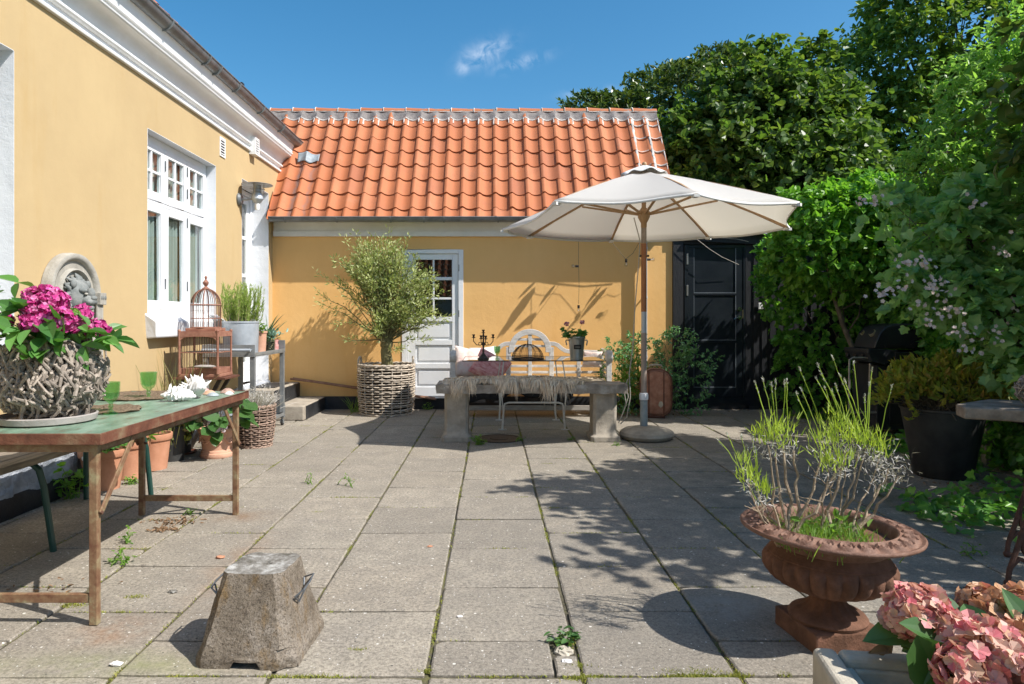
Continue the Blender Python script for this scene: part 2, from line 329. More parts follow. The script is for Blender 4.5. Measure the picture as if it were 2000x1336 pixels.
leafmat('leaf_rosemary', [(0.200, 0.300, 0.060), (0.300, 0.410, 0.080), (0.380, 0.480, 0.120)], .6, .25)
leafmat('leaf_holly', [(0.098, 0.251, 0.098), (0.153, 0.344, 0.135), (0.192, 0.420, 0.153)], .22, .12, spec=.8)
leafmat('leaf_hydrangea', [(0.065, 0.182, 0.039), (0.104, 0.260, 0.052), (0.052, 0.143, 0.033), (0.156, 0.338, 0.078)], .42, .3)
leafmat('leaf_hyd_dark', [(0.045, 0.120, 0.030), (0.075, 0.165, 0.045), (0.060, 0.135, 0.035)], .42, .25)
leafmat('leaf_azalea', [(.17, .23, .035), (.26, .31, .045), (.33, .27, .045), (.14, .20, .03), (.36, .36, .06), (.30, .18, .05)], .42, .4)
leafmat('leaf_lavender', [(0.300, 0.390, 0.050), (0.400, 0.500, 0.070), (0.250, 0.330, 0.050)], .6, .35)
leafmat('leaf_silver', [(0.340, 0.315, 0.280), (0.500, 0.470, 0.430), (0.600, 0.570, 0.530)], .75, .1)
leafmat('bud_grey', [(0.420, 0.420, 0.360), (0.550, 0.540, 0.480)], .8, .1)
leafmat('leaf_grass', [(0.100, 0.220, 0.030), (0.170, 0.300, 0.050), (0.240, 0.340, 0.070)], .6, .35)
leafmat('leaf_drygrass', [(0.200, 0.180, 0.060), (0.150, 0.180, 0.050), (0.330, 0.260, 0.120)], .7, .25)
leafmat('leaf_weed', [(0.100, 0.220, 0.030), (0.160, 0.300, 0.040), (0.200, 0.320, 0.060)], .5, .35)
leafmat('leaf_moss', [(0.160, 0.200, 0.030), (0.260, 0.280, 0.040), (0.300, 0.270, 0.080)], .9, .2)
leafmat('leaf_strap', [(0.050, 0.100, 0.045), (0.090, 0.150, 0.070), (0.120, 0.180, 0.090)], .45, .2)
leafmat('leaf_succulent', [(0.160, 0.300, 0.250), (0.240, 0.380, 0.300), (0.120, 0.220, 0.160)], .5, .15)
leafmat('leaf_dead', [(0.160, 0.090, 0.050), (0.250, 0.150, 0.080), (0.320, 0.210, 0.130), (0.120, 0.070, 0.040)], .8, .15)
leafmat('petal_magenta', [(.30, .008, .10), (.50, .02, .20), (.66, .09, .36), (.42, .012, .15), (.75, .30, .52), (.58, .04, .26)], .6, .2, (1.3, 1.0, 1.2))
leafmat('petal_coral', [(.68, .20, .22), (.74, .34, .33), (.64, .42, .28), (.72, .50, .40), (.60, .14, .17), (.66, .47, .32), (.58, .36, .23), (.74, .44, .42)], .6, .25, (1.2, 1.0, 1.0))
leafmat('petal_brown', [(0.500, 0.280, 0.140), (0.620, 0.380, 0.220), (0.380, 0.190, 0.090), (0.680, 0.460, 0.300), (0.620, 0.200, 0.170)], .7, .2, (1.2, 1.0, .9))
leafmat('petal_beige', [(0.550, 0.460, 0.240), (0.620, 0.520, 0.320), (0.460, 0.420, 0.160)], .7, .2, (1.1, 1.0, .9))
leafmat('petal_lilac', [(0.550, 0.440, 0.500), (0.660, 0.580, 0.620), (0.500, 0.500, 0.440)], .7, .2, (1.1, 1.0, 1.0))
leafmat('petal_white', [(.74, .62, .56), (.80, .72, .66), (.62, .46, .42)], .7, .2, (1.1, 1.0, 1.0))
leafmat('petal_pink', [(.72, .32, .38), (.78, .45, .50)], .6, .25, (1.1, 1.0, 1.0))

# ---------------------------------------------------------------- geometry helpers
def tag(o, label=None, cat=None, group=None, kind=None):
    if label: o['label'] = label
    if cat: o['category'] = cat
    if group: o['group'] = group
    if kind: o['kind'] = kind
    return o
def thing(name, label, cat, loc=(0, 0, 0), rz=0, group=None):
    o = bpy.data.objects.new(name, None); o.empty_display_size = .1; col.objects.link(o)
    o.location = loc; o.rotation_euler = (0, 0, rz); return tag(o, label, cat, group)
def link(name, me, mat, parent=None):
    o = bpy.data.objects.new(name, me)
    for mm in (mat if isinstance(mat, (list, tuple)) else [mat]): me.materials.append(MATS[mm])
    col.objects.link(o)
    if parent is not None: o.parent = parent
    return o
def copy_tree(o, parent=None):
    c = o.copy(); col.objects.link(c); c.parent = parent
    for ch in list(o.children): copy_tree(ch, c)
    return c
class MB:
    def __init__(s): s.v = []; s.f = []; s.m = []; s.cur = 0; s.T = None
    def add(s, vs, fs):
        b = len(s.v)
        for p in vs:
            p = Vector(p)
            if s.T is not None: p = s.T @ p
            s.v.append(p)
        for f in fs: s.f.append([b+i for i in f]); s.m.append(s.cur)
    def box(s, x0, x1, y0, y1, z0, z1):
        if x0 > x1: x0, x1 = x1, x0
        if y0 > y1: y0, y1 = y1, y0
        if z0 > z1: z0, z1 = z1, z0
        s.add([(x0, y0, z0), (x1, y0, z0), (x1, y1, z0), (x0, y1, z0), (x0, y0, z1), (x1, y0, z1), (x1, y1, z1), (x0, y1, z1)],
              [(3, 2, 1, 0), (4, 5, 6, 7), (0, 1, 5, 4), (1, 2, 6, 5), (2, 3, 7, 6), (3, 0, 4, 7)])
        return s
    def beam(s, a, b, wd, th, up=(0, 0, 1)):
        a = Vector(a); b = Vector(b); d = (b-a).normalized(); up = Vector(up)
        x = d.cross(up)
        if x.length < 1e-4: x = d.cross(Vector((1, 0, 0)))
        x.normalize(); y = x.cross(d).normalized(); x *= wd/2; y *= th/2
        s.add([a-x-y, a+x-y, a+x+y, a-x+y, b-x-y, b+x-y, b+x+y, b-x+y], [(3, 2, 1, 0), (4, 5, 6, 7), (0, 1, 5, 4), (1, 2, 6, 5), (2, 3, 7, 6), (3, 0, 4, 7)])
        return s
    def tube(s, pts, r, n=8, cap=True, closed=False, sy=1.0):
        pts = [Vector(p) for p in pts]; k = len(pts)
        rs = [r]*k if isinstance(r, (int, float)) else list(r)
        T = []
        for i in range(k):
            if closed: d = pts[(i+1) % k]-pts[(i-1) % k]
            else: d = pts[min(i+1, k-1)]-pts[max(i-1, 0)]
            T.append(d.normalized() if d.length > 1e-9 else Vector((0, 0, 1)))
        up = Vector((0, 0, 1)) if abs(T[0].z) < .9 else Vector((1, 0, 0))
        x = T[0].cross(up).normalized(); vs = []
        for i in range(k):
            x = (x - T[i]*x.dot(T[i])); x = x.normalized() if x.length > 1e-6 else T[i].orthogonal().normalized()
            y = T[i].cross(x)
            for j in range(n):
                a = 2*math.pi*j/n; vs.append(pts[i]+x*math.cos(a)*rs[i]+y*math.sin(a)*rs[i]*sy)
        fs = []
        for i in range(k if closed else k-1):
            i2 = (i+1) % k
            for j in range(n):
                j2 = (j+1) % n; fs.append((i*n+j, i*n+j2, i2*n+j2, i2*n+j))
        if cap and not closed: fs.append(tuple(range(n-1, -1, -1))); fs.append(tuple((k-1)*n+j for j in range(n)))
        s.add(vs, fs); return s
    def lathe(s, prof, n=32, c=(0, 0, 0), fr=None, sx=1, sy=1):
        c = Vector(c); vs = []; k = len(prof)
        for i, (r, z) in enumerate(prof):
            for j in range(n):
                a = 2*math.pi*j/n; rr = r*(fr(a, i) if fr else 1)
                vs.append((c.x+math.cos(a)*rr*sx, c.y+math.sin(a)*rr*sy, c.z+z))
        fs = []
        for i in range(k-1):
            for j in range(n):
                j2 = (j+1) % n; fs.append((i*n+j, i*n+j2, (i+1)*n+j2, (i+1)*n+j))
        if prof[0][0] > 0: fs.append(tuple(range(n-1, -1, -1)))
        if prof[-1][0] > 0: fs.append(tuple((k-1)*n+j for j in range(n)))
        s.add(vs, fs); return s
    def prism(s, poly, axis, d0, d1):
        def pt(a, b, d): return {'x': (d, a, b), 'y': (a, d, b), 'z': (a, b, d)}[axis]
        n = len(poly); vs = [pt(a, b, d0) for a, b in poly]+[pt(a, b, d1) for a, b in poly]
        fs = [tuple(range(n-1, -1, -1)), tuple(range(n, 2*n))]+[(i, (i+1) % n, n+(i+1) % n, n+i) for i in range(n)]
        s.add(vs, fs); return s
    def ell(s, c, r, nu=16, nv=10, amp=0, seed=0, fq=3):
        c = Vector(c); vs = []; fs = []
        for i in range(nv+1):
            t = math.pi*i/nv
            for j in range(nu):
                a = 2*math.pi*j/nu; d = Vector((math.sin(t)*math.cos(a), math.sin(t)*math.sin(a), math.cos(t)))
                k = 1+(amp*mnoise.noise(d*fq+Vector((seed, seed*1.7, 0))) if amp else 0)
                vs.append((c.x+d.x*r[0]*k, c.y+d.y*r[1]*k, c.z+d.z*r[2]*k))
        for i in range(nv):
            for j in range(nu):
                j2 = (j+1) % nu; fs.append((i*nu+j, (i+1)*nu+j, (i+1)*nu+j2, i*nu+j2))
        s.add(vs, fs); return s
    def grid(s, fn, nu, nv):
        vs = [fn(i/nu, j/nv) for j in range(nv+1) for i in range(nu+1)]
        fs = [(j*(nu+1)+i, j*(nu+1)+i+1, (j+1)*(nu+1)+i+1, (j+1)*(nu+1)+i) for j in range(nv) for i in range(nu)]
        s.add(vs, fs); return s
    def build(s, name, mat, parent=None, smooth=35, bevel=0, seg=2, recalc=True):
        me = bpy.data.meshes.new(name); me.from_pydata([tuple(p) for p in s.v], [], s.f)
        if isinstance(mat, (list, tuple)): me.polygons.foreach_set('material_index', s.m)
        if recalc:
            import bmesh
            bm = bmesh.new(); bm.from_mesh(me); bmesh.ops.remove_doubles(bm, verts=bm.verts, dist=1e-6); bmesh.ops.recalc_face_normals(bm, faces=bm.faces); bm.to_mesh(me); bm.free()
        me.update()
        if smooth:
            me.polygons.foreach_set('use_smooth', [True]*len(me.polygons)); me.set_sharp_from_angle(angle=R(smooth))
        o = link(name, me, mat, parent)
        if bevel:
            m = o.modifiers.new('bevel', 'BEVEL'); m.width = bevel; m.segments = seg; m.limit_method = 'ANGLE'; m.angle_limit = R(40)
        return o
def struct(o): return tag(o, kind='structure')

def inst_mesh(name, V, tmpl, mat, parent=None, smooth=False):
    """V (n, m, 3) vertices, tmpl faces of one instance"""
    n, m, _ = V.shape
    fl = np.concatenate([np.array(f, dtype=np.int64) for f in tmpl]); ln = np.array([len(f) for f in tmpl]); L = len(fl)
    loops = (fl[None, :]+(np.arange(n)*m)[:, None]).ravel()
    starts = (np.concatenate([[0], np.cumsum(ln)[:-1]])[None, :]+(np.arange(n)*L)[:, None]).ravel(); tot = np.tile(ln, n)
    me = bpy.data.meshes.new(name); me.vertices.add(n*m); me.vertices.foreach_set('co', V.reshape(-1).astype(np.float32))
    me.loops.add(len(loops)); me.loops.foreach_set('vertex_index', loops.astype(np.int32))
    me.polygons.add(len(starts)); me.polygons.foreach_set('loop_start', starts.astype(np.int32)); me.polygons.foreach_set('loop_total', tot.astype(np.int32))
    me.update(calc_edges=True); me.validate()
    me.polygons.foreach_set('use_smooth', np.full(len(me.polygons), smooth))
    return link(name, me, mat, parent)
def nrm(a): return a/np.maximum(np.linalg.norm(a, axis=-1, keepdims=True), 1e-9)
LEAF = [(.28, .5), (.68, .36)]
LEAF_R = [(.18, .42), (.5, .55), (.82, .32)]
LEAF_N = [(.3, .5), (.7, .4)]
LEAF_IVY = [(-.08, .30), (.16, .52), (.30, .30), (.62, .36)]
LEAF_GRAPE = [(-.10, .34), (.12, .58), (.28, .40), (.55, .58), (.68, .30), (.85, .2)]
def leaf_mesh(name, Pn, A, Nn, L, mat, parent=None, W=.6, shape=LEAF, fold=.22, curl=.15, seed=0):
    n = len(Pn); L = np.broadcast_to(np.asarray(L, float), (n,))[:, None]; W = L*W
    S = nrm(np.cross(A, Nn)); Nn = np.cross(S, A)
    vs = [Pn, Pn+A*L-Nn*L*curl]
    for (p, q) in shape: vs.append(Pn+A*L*p+S*W*q+Nn*(W*fold*abs(q)*1.6-L*curl*p*p))
    for (p, q) in shape: vs.append(Pn+A*L*p-S*W*q+Nn*(W*fold*abs(q)*1.6-L*curl*p*p))
    k = len(shape)
    return inst_mesh(name, np.stack(vs, 1), [[0]+[2+i for i in range(k)]+[1], [0, 1]+[2+k+i for i in range(k-1, -1, -1)]], mat, parent)
def blade_mesh(name, Pn, D, L, Wd, mat, parent=None, bend=.3, segs=3, seed=0, taper=1.0, side=None):
    rng = np.random.default_rng(seed+5); n = len(Pn); L = np.broadcast_to(np.asarray(L, float), (n,))[:, None]
    bend = np.broadcast_to(np.asarray(bend, float), (n,))[:, None]
    S = nrm(np.cross(D, rng.normal(size=(n, 3)) if side is None else side))*Wd*.5; vs = []
    for k in range(segs+1):
        t = k/segs; c = Pn+D*L*t+np.array([0, 0, -1.])*bend*L*t*t; w_ = (1-taper*t*t)+.02
        vs += [c-S*w_, c+S*w_]
    return inst_mesh(name, np.stack(vs, 1), [[2*k, 2*k+1, 2*k+3, 2*k+2] for k in range(segs)], mat, parent)
def twig_mesh(name, paths, rad, mat, parent=None, sides=5):
    """paths (n, k, 3), rad (n, k)"""
    n, k, _ = paths.shape; T = nrm(np.gradient(paths, axis=1)); ref = nrm(np.random.default_rng(1).normal(size=(n, 1, 3)))
    X = nrm(np.cross(T, ref)); Y = np.cross(T, X); vs = []
    for j in range(sides):
        a = 2*math.pi*j/sides; vs.append(paths+(X*math.cos(a)+Y*math.sin(a))*rad[..., None])
    V = np.stack(vs, 2).reshape(n, k*sides, 3)
    fs = [[i*sides+j, i*sides+(j+1) % sides, (i+1)*sides+(j+1) % sides, (i+1)*sides+j] for i in range(k-1) for j in range(sides)]
    fs += [list(range(sides-1, -1, -1)), [(k-1)*sides+j for j in range(sides)]]
    return inst_mesh(name, V, fs, mat, parent, smooth=False)
def rdir(rng, n): return nrm(rng.normal(size=(n, 3)))
def crown(rng, blobs, n, per, shoot=.3, amp=.25, up=.25, fq=2.2, inner=.25, keep=None, droop=.25, gap=.0):
    """leaf positions, axes, normals on shoots over bumpy ellipsoids"""
    blobs = np.array(blobs, float); area = (blobs[:, 3]*blobs[:, 4]+blobs[:, 4]*blobs[:, 5]+blobs[:, 3]*blobs[:, 5])
    b = rng.choice(len(blobs), size=n, p=area/area.sum()); d = rdir(rng, n)
    lump = (np.sin(d[:, 0]*fq*3+b*1.3)+np.sin(d[:, 1]*fq*3.7+b*2.1+1)+np.sin(d[:, 2]*fq*4.1+b*.7+2)+.7*np.sin((d[:, 0]+d[:, 2])*fq*7+b))/3.7
    rr = np.where(rng.random(n) < inner, rng.uniform(.55, .92, n), rng.uniform(.88, 1.04, n))*(1+amp*lump)
    pos = blobs[b, :3]+d*blobs[b, 3:6]*rr[:, None]
    inside = np.zeros(n, bool)
    for q in range(len(blobs)):
        e = ((pos-blobs[q, :3])/blobs[q, 3:6]); inside |= ((e**2).sum(1) < .45) & (b != q)
    ok = ~inside
    if gap: ok &= (np.sin(pos[:, 0]*5.1+1)+np.sin(pos[:, 1]*4.3)+np.sin(pos[:, 2]*5.7+2)) > -3+gap*3
    if keep is not None: ok &= keep(pos, d)
    pos = pos[ok]; d = d[ok]; n = len(pos)
    sh = nrm(d+rng.normal(size=(n, 3))*.45+np.array([0, 0, up]))
    t = rng.random((n, per)); ln = shoot*rng.uniform(.6, 1.2, (n, 1))
    Pn = pos[:, None]+sh[:, None]*(t*ln)[..., None]+np.array([0, 0, -1.])*(droop*t*t*ln)[..., None]+rng.normal(size=(n, per, 3))*.02*shoot
    A = nrm(sh[:, None]*.7+rng.normal(size=(n, per, 3))*.6+np.array([0, 0, -.25]))
    Nn = nrm(rng.normal(size=(n, per, 3))*.45+sh[:, None]*.35+np.array([0, 0, .75]))
    return Pn.reshape(-1, 3), A.reshape(-1, 3), Nn.reshape(-1, 3)
def branches(rng, root, blobs, n, r0, mat, parent, name='trunk', trunk_top=None, k=7, wob=.12):
    """tapered trunk with limbs reaching into the crown, one mesh"""
    blobs = np.array(blobs, float); root = np.array(root, float); top = np.array(trunk_top, float)
    ps = []; rs = []
    t = np.linspace(0, 1, k)
    ps.append(root+(top-root)*t[:, None]+rng.normal(size=(k, 3))*wob*.3*np.sin(t*math.pi)[:, None]); rs.append(r0*(1.15-.5*t))
    for i in range(n):
        q = blobs[rng.integers(len(blobs))]; e = q[:3]+rdir(rng, 1)[0]*q[3:6]*rng.uniform(.5, .95)
        s = root+(top-root)*rng.uniform(.45, 1.0); mid = (s+e)/2+np.array([0, 0, .1])*np.linalg.norm(e-s)
        c = (1-t)[:, None]**2*s+2*((1-t)*t)[:, None]*mid+(t**2)[:, None]*e+rng.normal(size=(k, 3))*wob*np.sin(t*math.pi)[:, None]*.6
        ps.append(c); rs.append(r0*rng.uniform(.2, .42)*(1-.85*t))
    return twig_mesh(name, np.array(ps), np.array(rs), mat, parent, 7)

# ================================================================ SETTING
YW = 10.60          # back wall plane
XL = -3.37          # left wall plane
# ground
g = MB(); g.grid(lambda a, b: (-150+300*a, -60+340*b, -.06), 6, 6); struct(g.build('ground', 'far_ground', smooth=0))
g = MB(); g.box(-3.5, 5.75, .4, 12.2, -.05, -.013); struct(g.build('paving_joints', 'joint_moss', smooth=0))
rng = np.random.default_rng(3); random.seed(4)
pv = MB(); DX = .603; J = .0055
for k in range(-6, 10):
    xa = -.25+DX*k; xb = xa+DX
    if xb > 5.7: continue
    off = .25 if k % 2 else .55
    rows = [(2.059-.6*j, 2.659-.6*j) for j in range(4)]
    ys = [2.659] + [off+.6*j for j in range(1, 20) if off+.6*j > 2.70]
    ys = [y for y in ys if y < 11.4]
    rows += list(zip(ys[:-1], ys[1:]))
    for (ya, yb) in rows:
        if ya < .5: continue
        xa_, xb_ = max(xa, XL-.1), xb
        if xb_-xa_ < .1: continue
        hole = (k == 0 and ya < 2.7 < yb and ya > 2.6)
        jt = lambda: random.uniform(-.003, .003)
        z = random.uniform(-.003, .003); tx = random.uniform(-.008, .008); ty = random.uniform(-.008, .008)
        b = .005
        def slab(x0, x1, y0, y1):
            x0 += J+jt(); x1 -= J+jt(); y0 += J+jt(); y1 -= J+jt()
            cs = [(x0, y0), (x1, y0), (x1, y1), (x0, y1)]; ins = [(x0+b, y0+b), (x1-b, y0+b), (x1-b, y1-b), (x0+b, y1-b)]
            zz = lambda p: z+(p[0]-(x0+x1)/2)*tx+(p[1]-(y0+y1)/2)*ty
            per = []
            sd_ = random.uniform(0, 99); chip = [random.uniform(.0, .022) if random.random() < .35 else .004 for _ in range(4)]
            for q_ in range(4):
                p0, p1 = Vector(cs[q_]), Vector(cs[(q_+1) % 4]); nn_ = 10; din = Vector((-(p1-p0).normalized().y, (p1-p0).normalized().x))
                for t_ in range(nn_):
                    f_ = t_/nn_; p_ = p0.lerp(p1, f_)
                    o_ = .0025*(1+mnoise.noise(Vector((p_.x*17, p_.y*17, sd_))))
                    if t_ == 0: p_ = p_+(Vector(((x0+x1)/2, (y0+y1)/2))-p_).normalized()*chip[q_]
                    per.append(p_+din*o_)
            n_ = len(per); cen = Vector(((x0+x1)/2, (y0+y1)/2))
            inn = [p_+(cen-p_).normalized()*(b*1.4+.003*random.random()) for p_ in per]
            vs = [(p[0], p[1], -.04) for p in per]+[(p[0], p[1], zz(p)-b) for p in per]+[(p[0], p[1], zz(p)) for p in inn]
            fs = [tuple(range(2*n_, 3*n_))]+[(i, (i+1) % n_, n_+(i+1) % n_, n_+i) for i in range(n_)]+[(n_+i, n_+(i+1) % n_, 2*n_+(i+1) % n_, 2*n_+i) for i in range(n_)]
            pv.add(vs, fs)
        if hole:
            # a broken corner leaves a square hole (weed and rubble)
            slab(xa_, xb_-.10, ya, yb); slab(xb_-.105, xb_, ya, yb-.12)
        else: slab(xa_, xb_, ya, yb)
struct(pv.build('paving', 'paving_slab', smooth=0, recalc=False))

# ---------------------------------------------------------------- back outbuilding
def BW(u, v, d=0): return P(u, v, YW-d)
ob = thing('tiled_outbuilding', 'low ochre outbuilding with an orange pantile roof and a white half glazed door', 'building', (0, YW, 0))
ob_loc = Vector((0, YW, 0))
def wmb():
    m = MB(); m.T = Matrix.Translation(-ob_loc); return m
XR = 2.78
dx0, dx1, dz1, dz0 = -1.378, -.433, 2.455, .19
m = wmb()
def wallpiece(m, x0, x1, z0, z1, y0=YW, y1=YW+.3): m.box(x0, x1, y0, y1, z0, z1)
m.box(XL-1, dx0, YW, YW+.3, .20, 2.86); m.box(dx0, dx1, YW+.0, YW+.3, dz1, 2.86); m.box(dx1, XR, YW, YW+.3, .20, 2.86)
YR, ZE, YE, PITCH = 11.78, 2.90, YW-.25, R(54.7)
m.prism([(YW+.3, 3.2), (YR, 4.9), (YR+1.6, 2.9), (YR+1.6, 0), (YW+.3, 0)][:5], 'x', XR-.25, XR)     # gable
m.build('wall', 'ochre_plaster', ob, smooth=0)
m = wmb(); m.box(XL-.5, dx0, YW-.012, YW+.25, 0, .20); m.box(dx1, XR, YW-.012, YW+.25, 0, .20); m.box(dx0, dx1, YW+.02, YW+.25, 0, .165)
m.build('plinth', 'black_tar', ob, smooth=0)
# fascia
m = wmb(); m.box(-3.345, XR, YW-.03, YW+.0-.002, 2.655, 2.87); m.box(-3.345, XR, YW-.052, YW-.032, 2.655, 2.735); m.box(-3.36, XR+.02, YW-.16, YW-.003, 2.872, 2.90)
m.build('fascia', 'cream_trim', ob, smooth=0, bevel=.003)
# roof
ct, st = math.cos(PITCH), math.sin(PITCH)
SL = (YR-YE)/ct; TW = .2515; CO = .32; X0 = XR+.02
def prof(f):    # f 0..1 across one pantile, roll near the left edge
    f = f % 1.0
    return .031*(math.exp(-((f-.13)/.13)**2)+math.exp(-((f-1.13)/.13)**2)) + .0165*(math.cos(2*math.pi*(f-.08)))
def roofpt(x, s, dz): return Vector((x, YE+s*ct-dz*st, ZE+s*st+dz*ct))
tl = wmb(); random.seed(11)
ncol = int((X0+3.9)/TW)
edges = [-.03+.19]
srow = [-.02]+[.18+CO*k for k in range(7)]
srow = [s for s in srow if s < SL-.05]+[SL]
for c in range(ncol):
    xr = X0-c*TW; xl = xr-TW
    for r in range(len(srow)-1):
        s0 = srow[r]-.012; s1 = srow[r+1]+.02
        jz = random.uniform(-.006, .006); js = random.uniform(-.009, .009)+.012*mnoise.noise(Vector((c*.35, r*.8, 2))); jr = random.uniform(-.005, .005)
        nx = 12; vs = []
        for (s, lift) in ((s0+js, .030), ((s0+s1)/2, .022), (s1, .006)):
            for i in range(nx+1):
                f = i/nx*1.06-.03; x = xl+f*TW
                vs.append(roofpt(x, s, prof(min(max(f, 0), .999))+lift+jz+jr*(f-.5)*2+.004*(f < .1)))
        for i in range(nx+1):   # lip
            f = i/nx*1.06-.03; x = xl+f*TW
            vs.append(roofpt(x, s0+js+.002, prof(min(max(f, 0), .999))+.030-.019+jz))
        fs = [(k*(nx+1)+i, k*(nx+1)+i+1, (k+1)*(nx+1)+i+1, (k+1)*(nx+1)+i) for k in range(2) for i in range(nx)]
        L = 3*(nx+1); fs += [(L+i, L+i+1, i+1, i) for i in range(nx)]
        # sides
        fs += [(L, 0, nx+1), (L+nx, 2*nx+1, nx)]
        if r < 2: vs = [Vector((max(p.x, XL+.004), p.y, p.z)) for p in vs]
        if r < 2 and xr < XL+.01: continue
        tl.add(vs, fs)
m2 = tl.build('roof', 'clay_tile', ob, smooth=50, recalc=False)
# dark underlay and back slope
m = wmb(); m.add([roofpt(XL+.02, .0, -.02), roofpt(X0-.02, .0, -.02), roofpt(X0-.02, SL, -.02), roofpt(XL-.9, SL, -.02)], [(0, 1, 2, 3)])
m.add([roofpt(XL-.9, SL, -.02), roofpt(X0-.02, SL, -.02), (X0-.02, YR+1.7, ZE), (XL-.9, YR+1.7, ZE)], [(0, 1, 2, 3)])
m.build('roof_underlay', 'black_tar', m2, smooth=0)
# mortar lines: under ridge and round the two verge columns
mo = wmb()
def mline(pts, r): mo.tube(pts, r, 6)
sT = SL-.26
for c in range(ncol):
    xr = X0-c*TW; xl = xr-TW
    jj = random.uniform(-.006, .006)
    pts = [roofpt(xl+TW*f, sT+.035+jj, prof(f)+.026+random.uniform(-.002, .002)) for f in [i/8 for i in range(9)]]
    mline(pts, [random.uniform(.011, .018) for _ in pts])
    if c < 14 or random.random() < .8:
        for q in (.02, .3):
            pts = [roofpt(xl+TW*(q+random.uniform(-.015, .015)), s, prof(q)+.024) for s in np.linspace(sT-random.uniform(.06, .13), sT+.04, 4)]
            mline(pts, [random.uniform(.010, .019) for _ in pts])
for c in (0, 1):
    xl = X0-(c+1)*TW
    pts = [roofpt(xl+TW*.2+random.uniform(-.006, .006), s, prof(.2)+.012+random.uniform(-.002, .003)) for s in np.linspace(-.02, sT, 34)]
    mline(pts, [random.uniform(.018, .028) for _ in pts])
    for s in srow[1:-1]:
        pts = [roofpt(xl+TW*f, s+.004+random.uniform(-.003, .003), prof(f)+.02) for f in [i/8 for i in range(1, 9)]]
        mline(pts, [random.uniform(.010, .018) for _ in pts])
pts = [roofpt(X0-.004, s, .03+random.uniform(-.002, .003)) for s in np.linspace(0, SL, 24)]
mline(pts, [random.uniform(.008, .013) for _ in pts])
mo.build('mortar', 'mortar', m2)
# mortar bed below the ridge and ridge tiles
m = wmb()
def bed(a, b):
    x = XL-.9+(X0-XL+.9)*a; f = ((X0-x)/TW); s = sT+.03+b*(.24); return roofpt(x, s, prof(1-(f % 1))*(1-b)+.025+.045*b+.004*math.sin(x*31))
m.grid(bed, 220, 3); m.build('ridge_bed', 'mortar_grey', m2)
rt = wmb(); rm = wmb()
x = X0+.01; random.seed(9)
while x > XL-.8:
    ln = .385; r0 = .085; zz = ZE+SL*st-.012+random.uniform(-.006, .006); tilt = random.uniform(-.004, .01)
    vs = []
    for (xx, rr, dz) in ((x, r0*.97, 0), (x-ln*.5, r0*1.0, tilt*.5), (x-ln-.03, r0*1.06, tilt+.006)):
        for i in range(11):
            a = math.pi*(i/10)*1.1-math.pi*.05; vs.append((xx, YR-math.cos(a)*rr, zz+dz+math.sin(a)*rr*.88))
    fs = [(k*11+i, k*11+i+1, (k+1)*11+i+1, (k+1)*11+i) for k in range(2) for i in range(10)]
    rt.add(vs, fs)
    e = [(x-ln-.028+random.uniform(-.003, .003), YR-math.cos(a)*r0*1.06, zz+tilt+.007+math.sin(a)*r0*.93) for a in np.linspace(-.15, math.pi*1.0, 9)]
    rm.tube(e, [random.uniform(.006, .010) for _ in e], 6)
    e = [(xx, YR-r0*1.0, zz+.004+random.uniform(-.004, .004)) for xx in np.linspace(x, x-ln, 7)]
    rm.tube(e, [random.uniform(.005, .010) for _ in e], 6)
    x -= ln
rtt = rt.build('ridge_tiles', 'clay_tile', m2, smooth=50, recalc=False); rm.build('ridge_mortar', 'mortar', m2)
# gutter
def gutter_profile(r, n=10): return [(-math.cos(a)*r, -math.sin(a)*r) for a in np.linspace(0, math.pi, n)]
m = wmb(); GY, GZ = YE+.035-.06, 2.905
pr = gutter_profile(.062)
for (xa, xb) in ((-3.33, XR+.06),):
    vs = []; k = len(pr)
    for xx in (xa, xb):
        for s_ in (1.0, .93):
            for (a, b) in pr: vs.append((xx, GY+a*s_, GZ+b*s_))
    fs = [(i, i+1, 2*k+i+1, 2*k+i) for i in range(k-1)]+[(k+i, k+i+1, 3*k+i+1, 3*k+i) for i in range(k-1)]+[(0, k, 3*k, 2*k), (k-1, 2*k-1, 4*k-1, 3*k-1)]
    fs += [tuple(range(0, k)), tuple(range(2*k, 3*k))]
    m.add(vs, fs)
m.tube([(-3.33, GY-.062, GZ+.004), (XR+.06, GY-.062, GZ+.004)], .009, 8)
gt = m.build('gutter', 'zinc', ob)
for u in (557, 658, 763, 828, 867, 973, 1085):
    m = wmb(); xx = (u-U0)*GY/F; m.tube([(xx, GY+a*1.06, GZ+b*1.06) for a, b in pr], .007, 6, sy=2.0); m.build('bracket', 'zinc', gt)
m = wmb(); m.tube([(2.33, YW-.10, .05), (2.33, YW-.10, 2.66), (2.33, YW-.2, 2.84)], .042, 14)
for z in (.8, 1.7, 2.45): m.tube([(2.33, YW-.10, z), (2.33, YW-.10, z+.03)], .048, 14); m.beam((2.33, YW-.07, z+.015), (2.33, YW+.0, z+.015), .012, .02)
m.build('downpipe', 'zinc_light', ob)
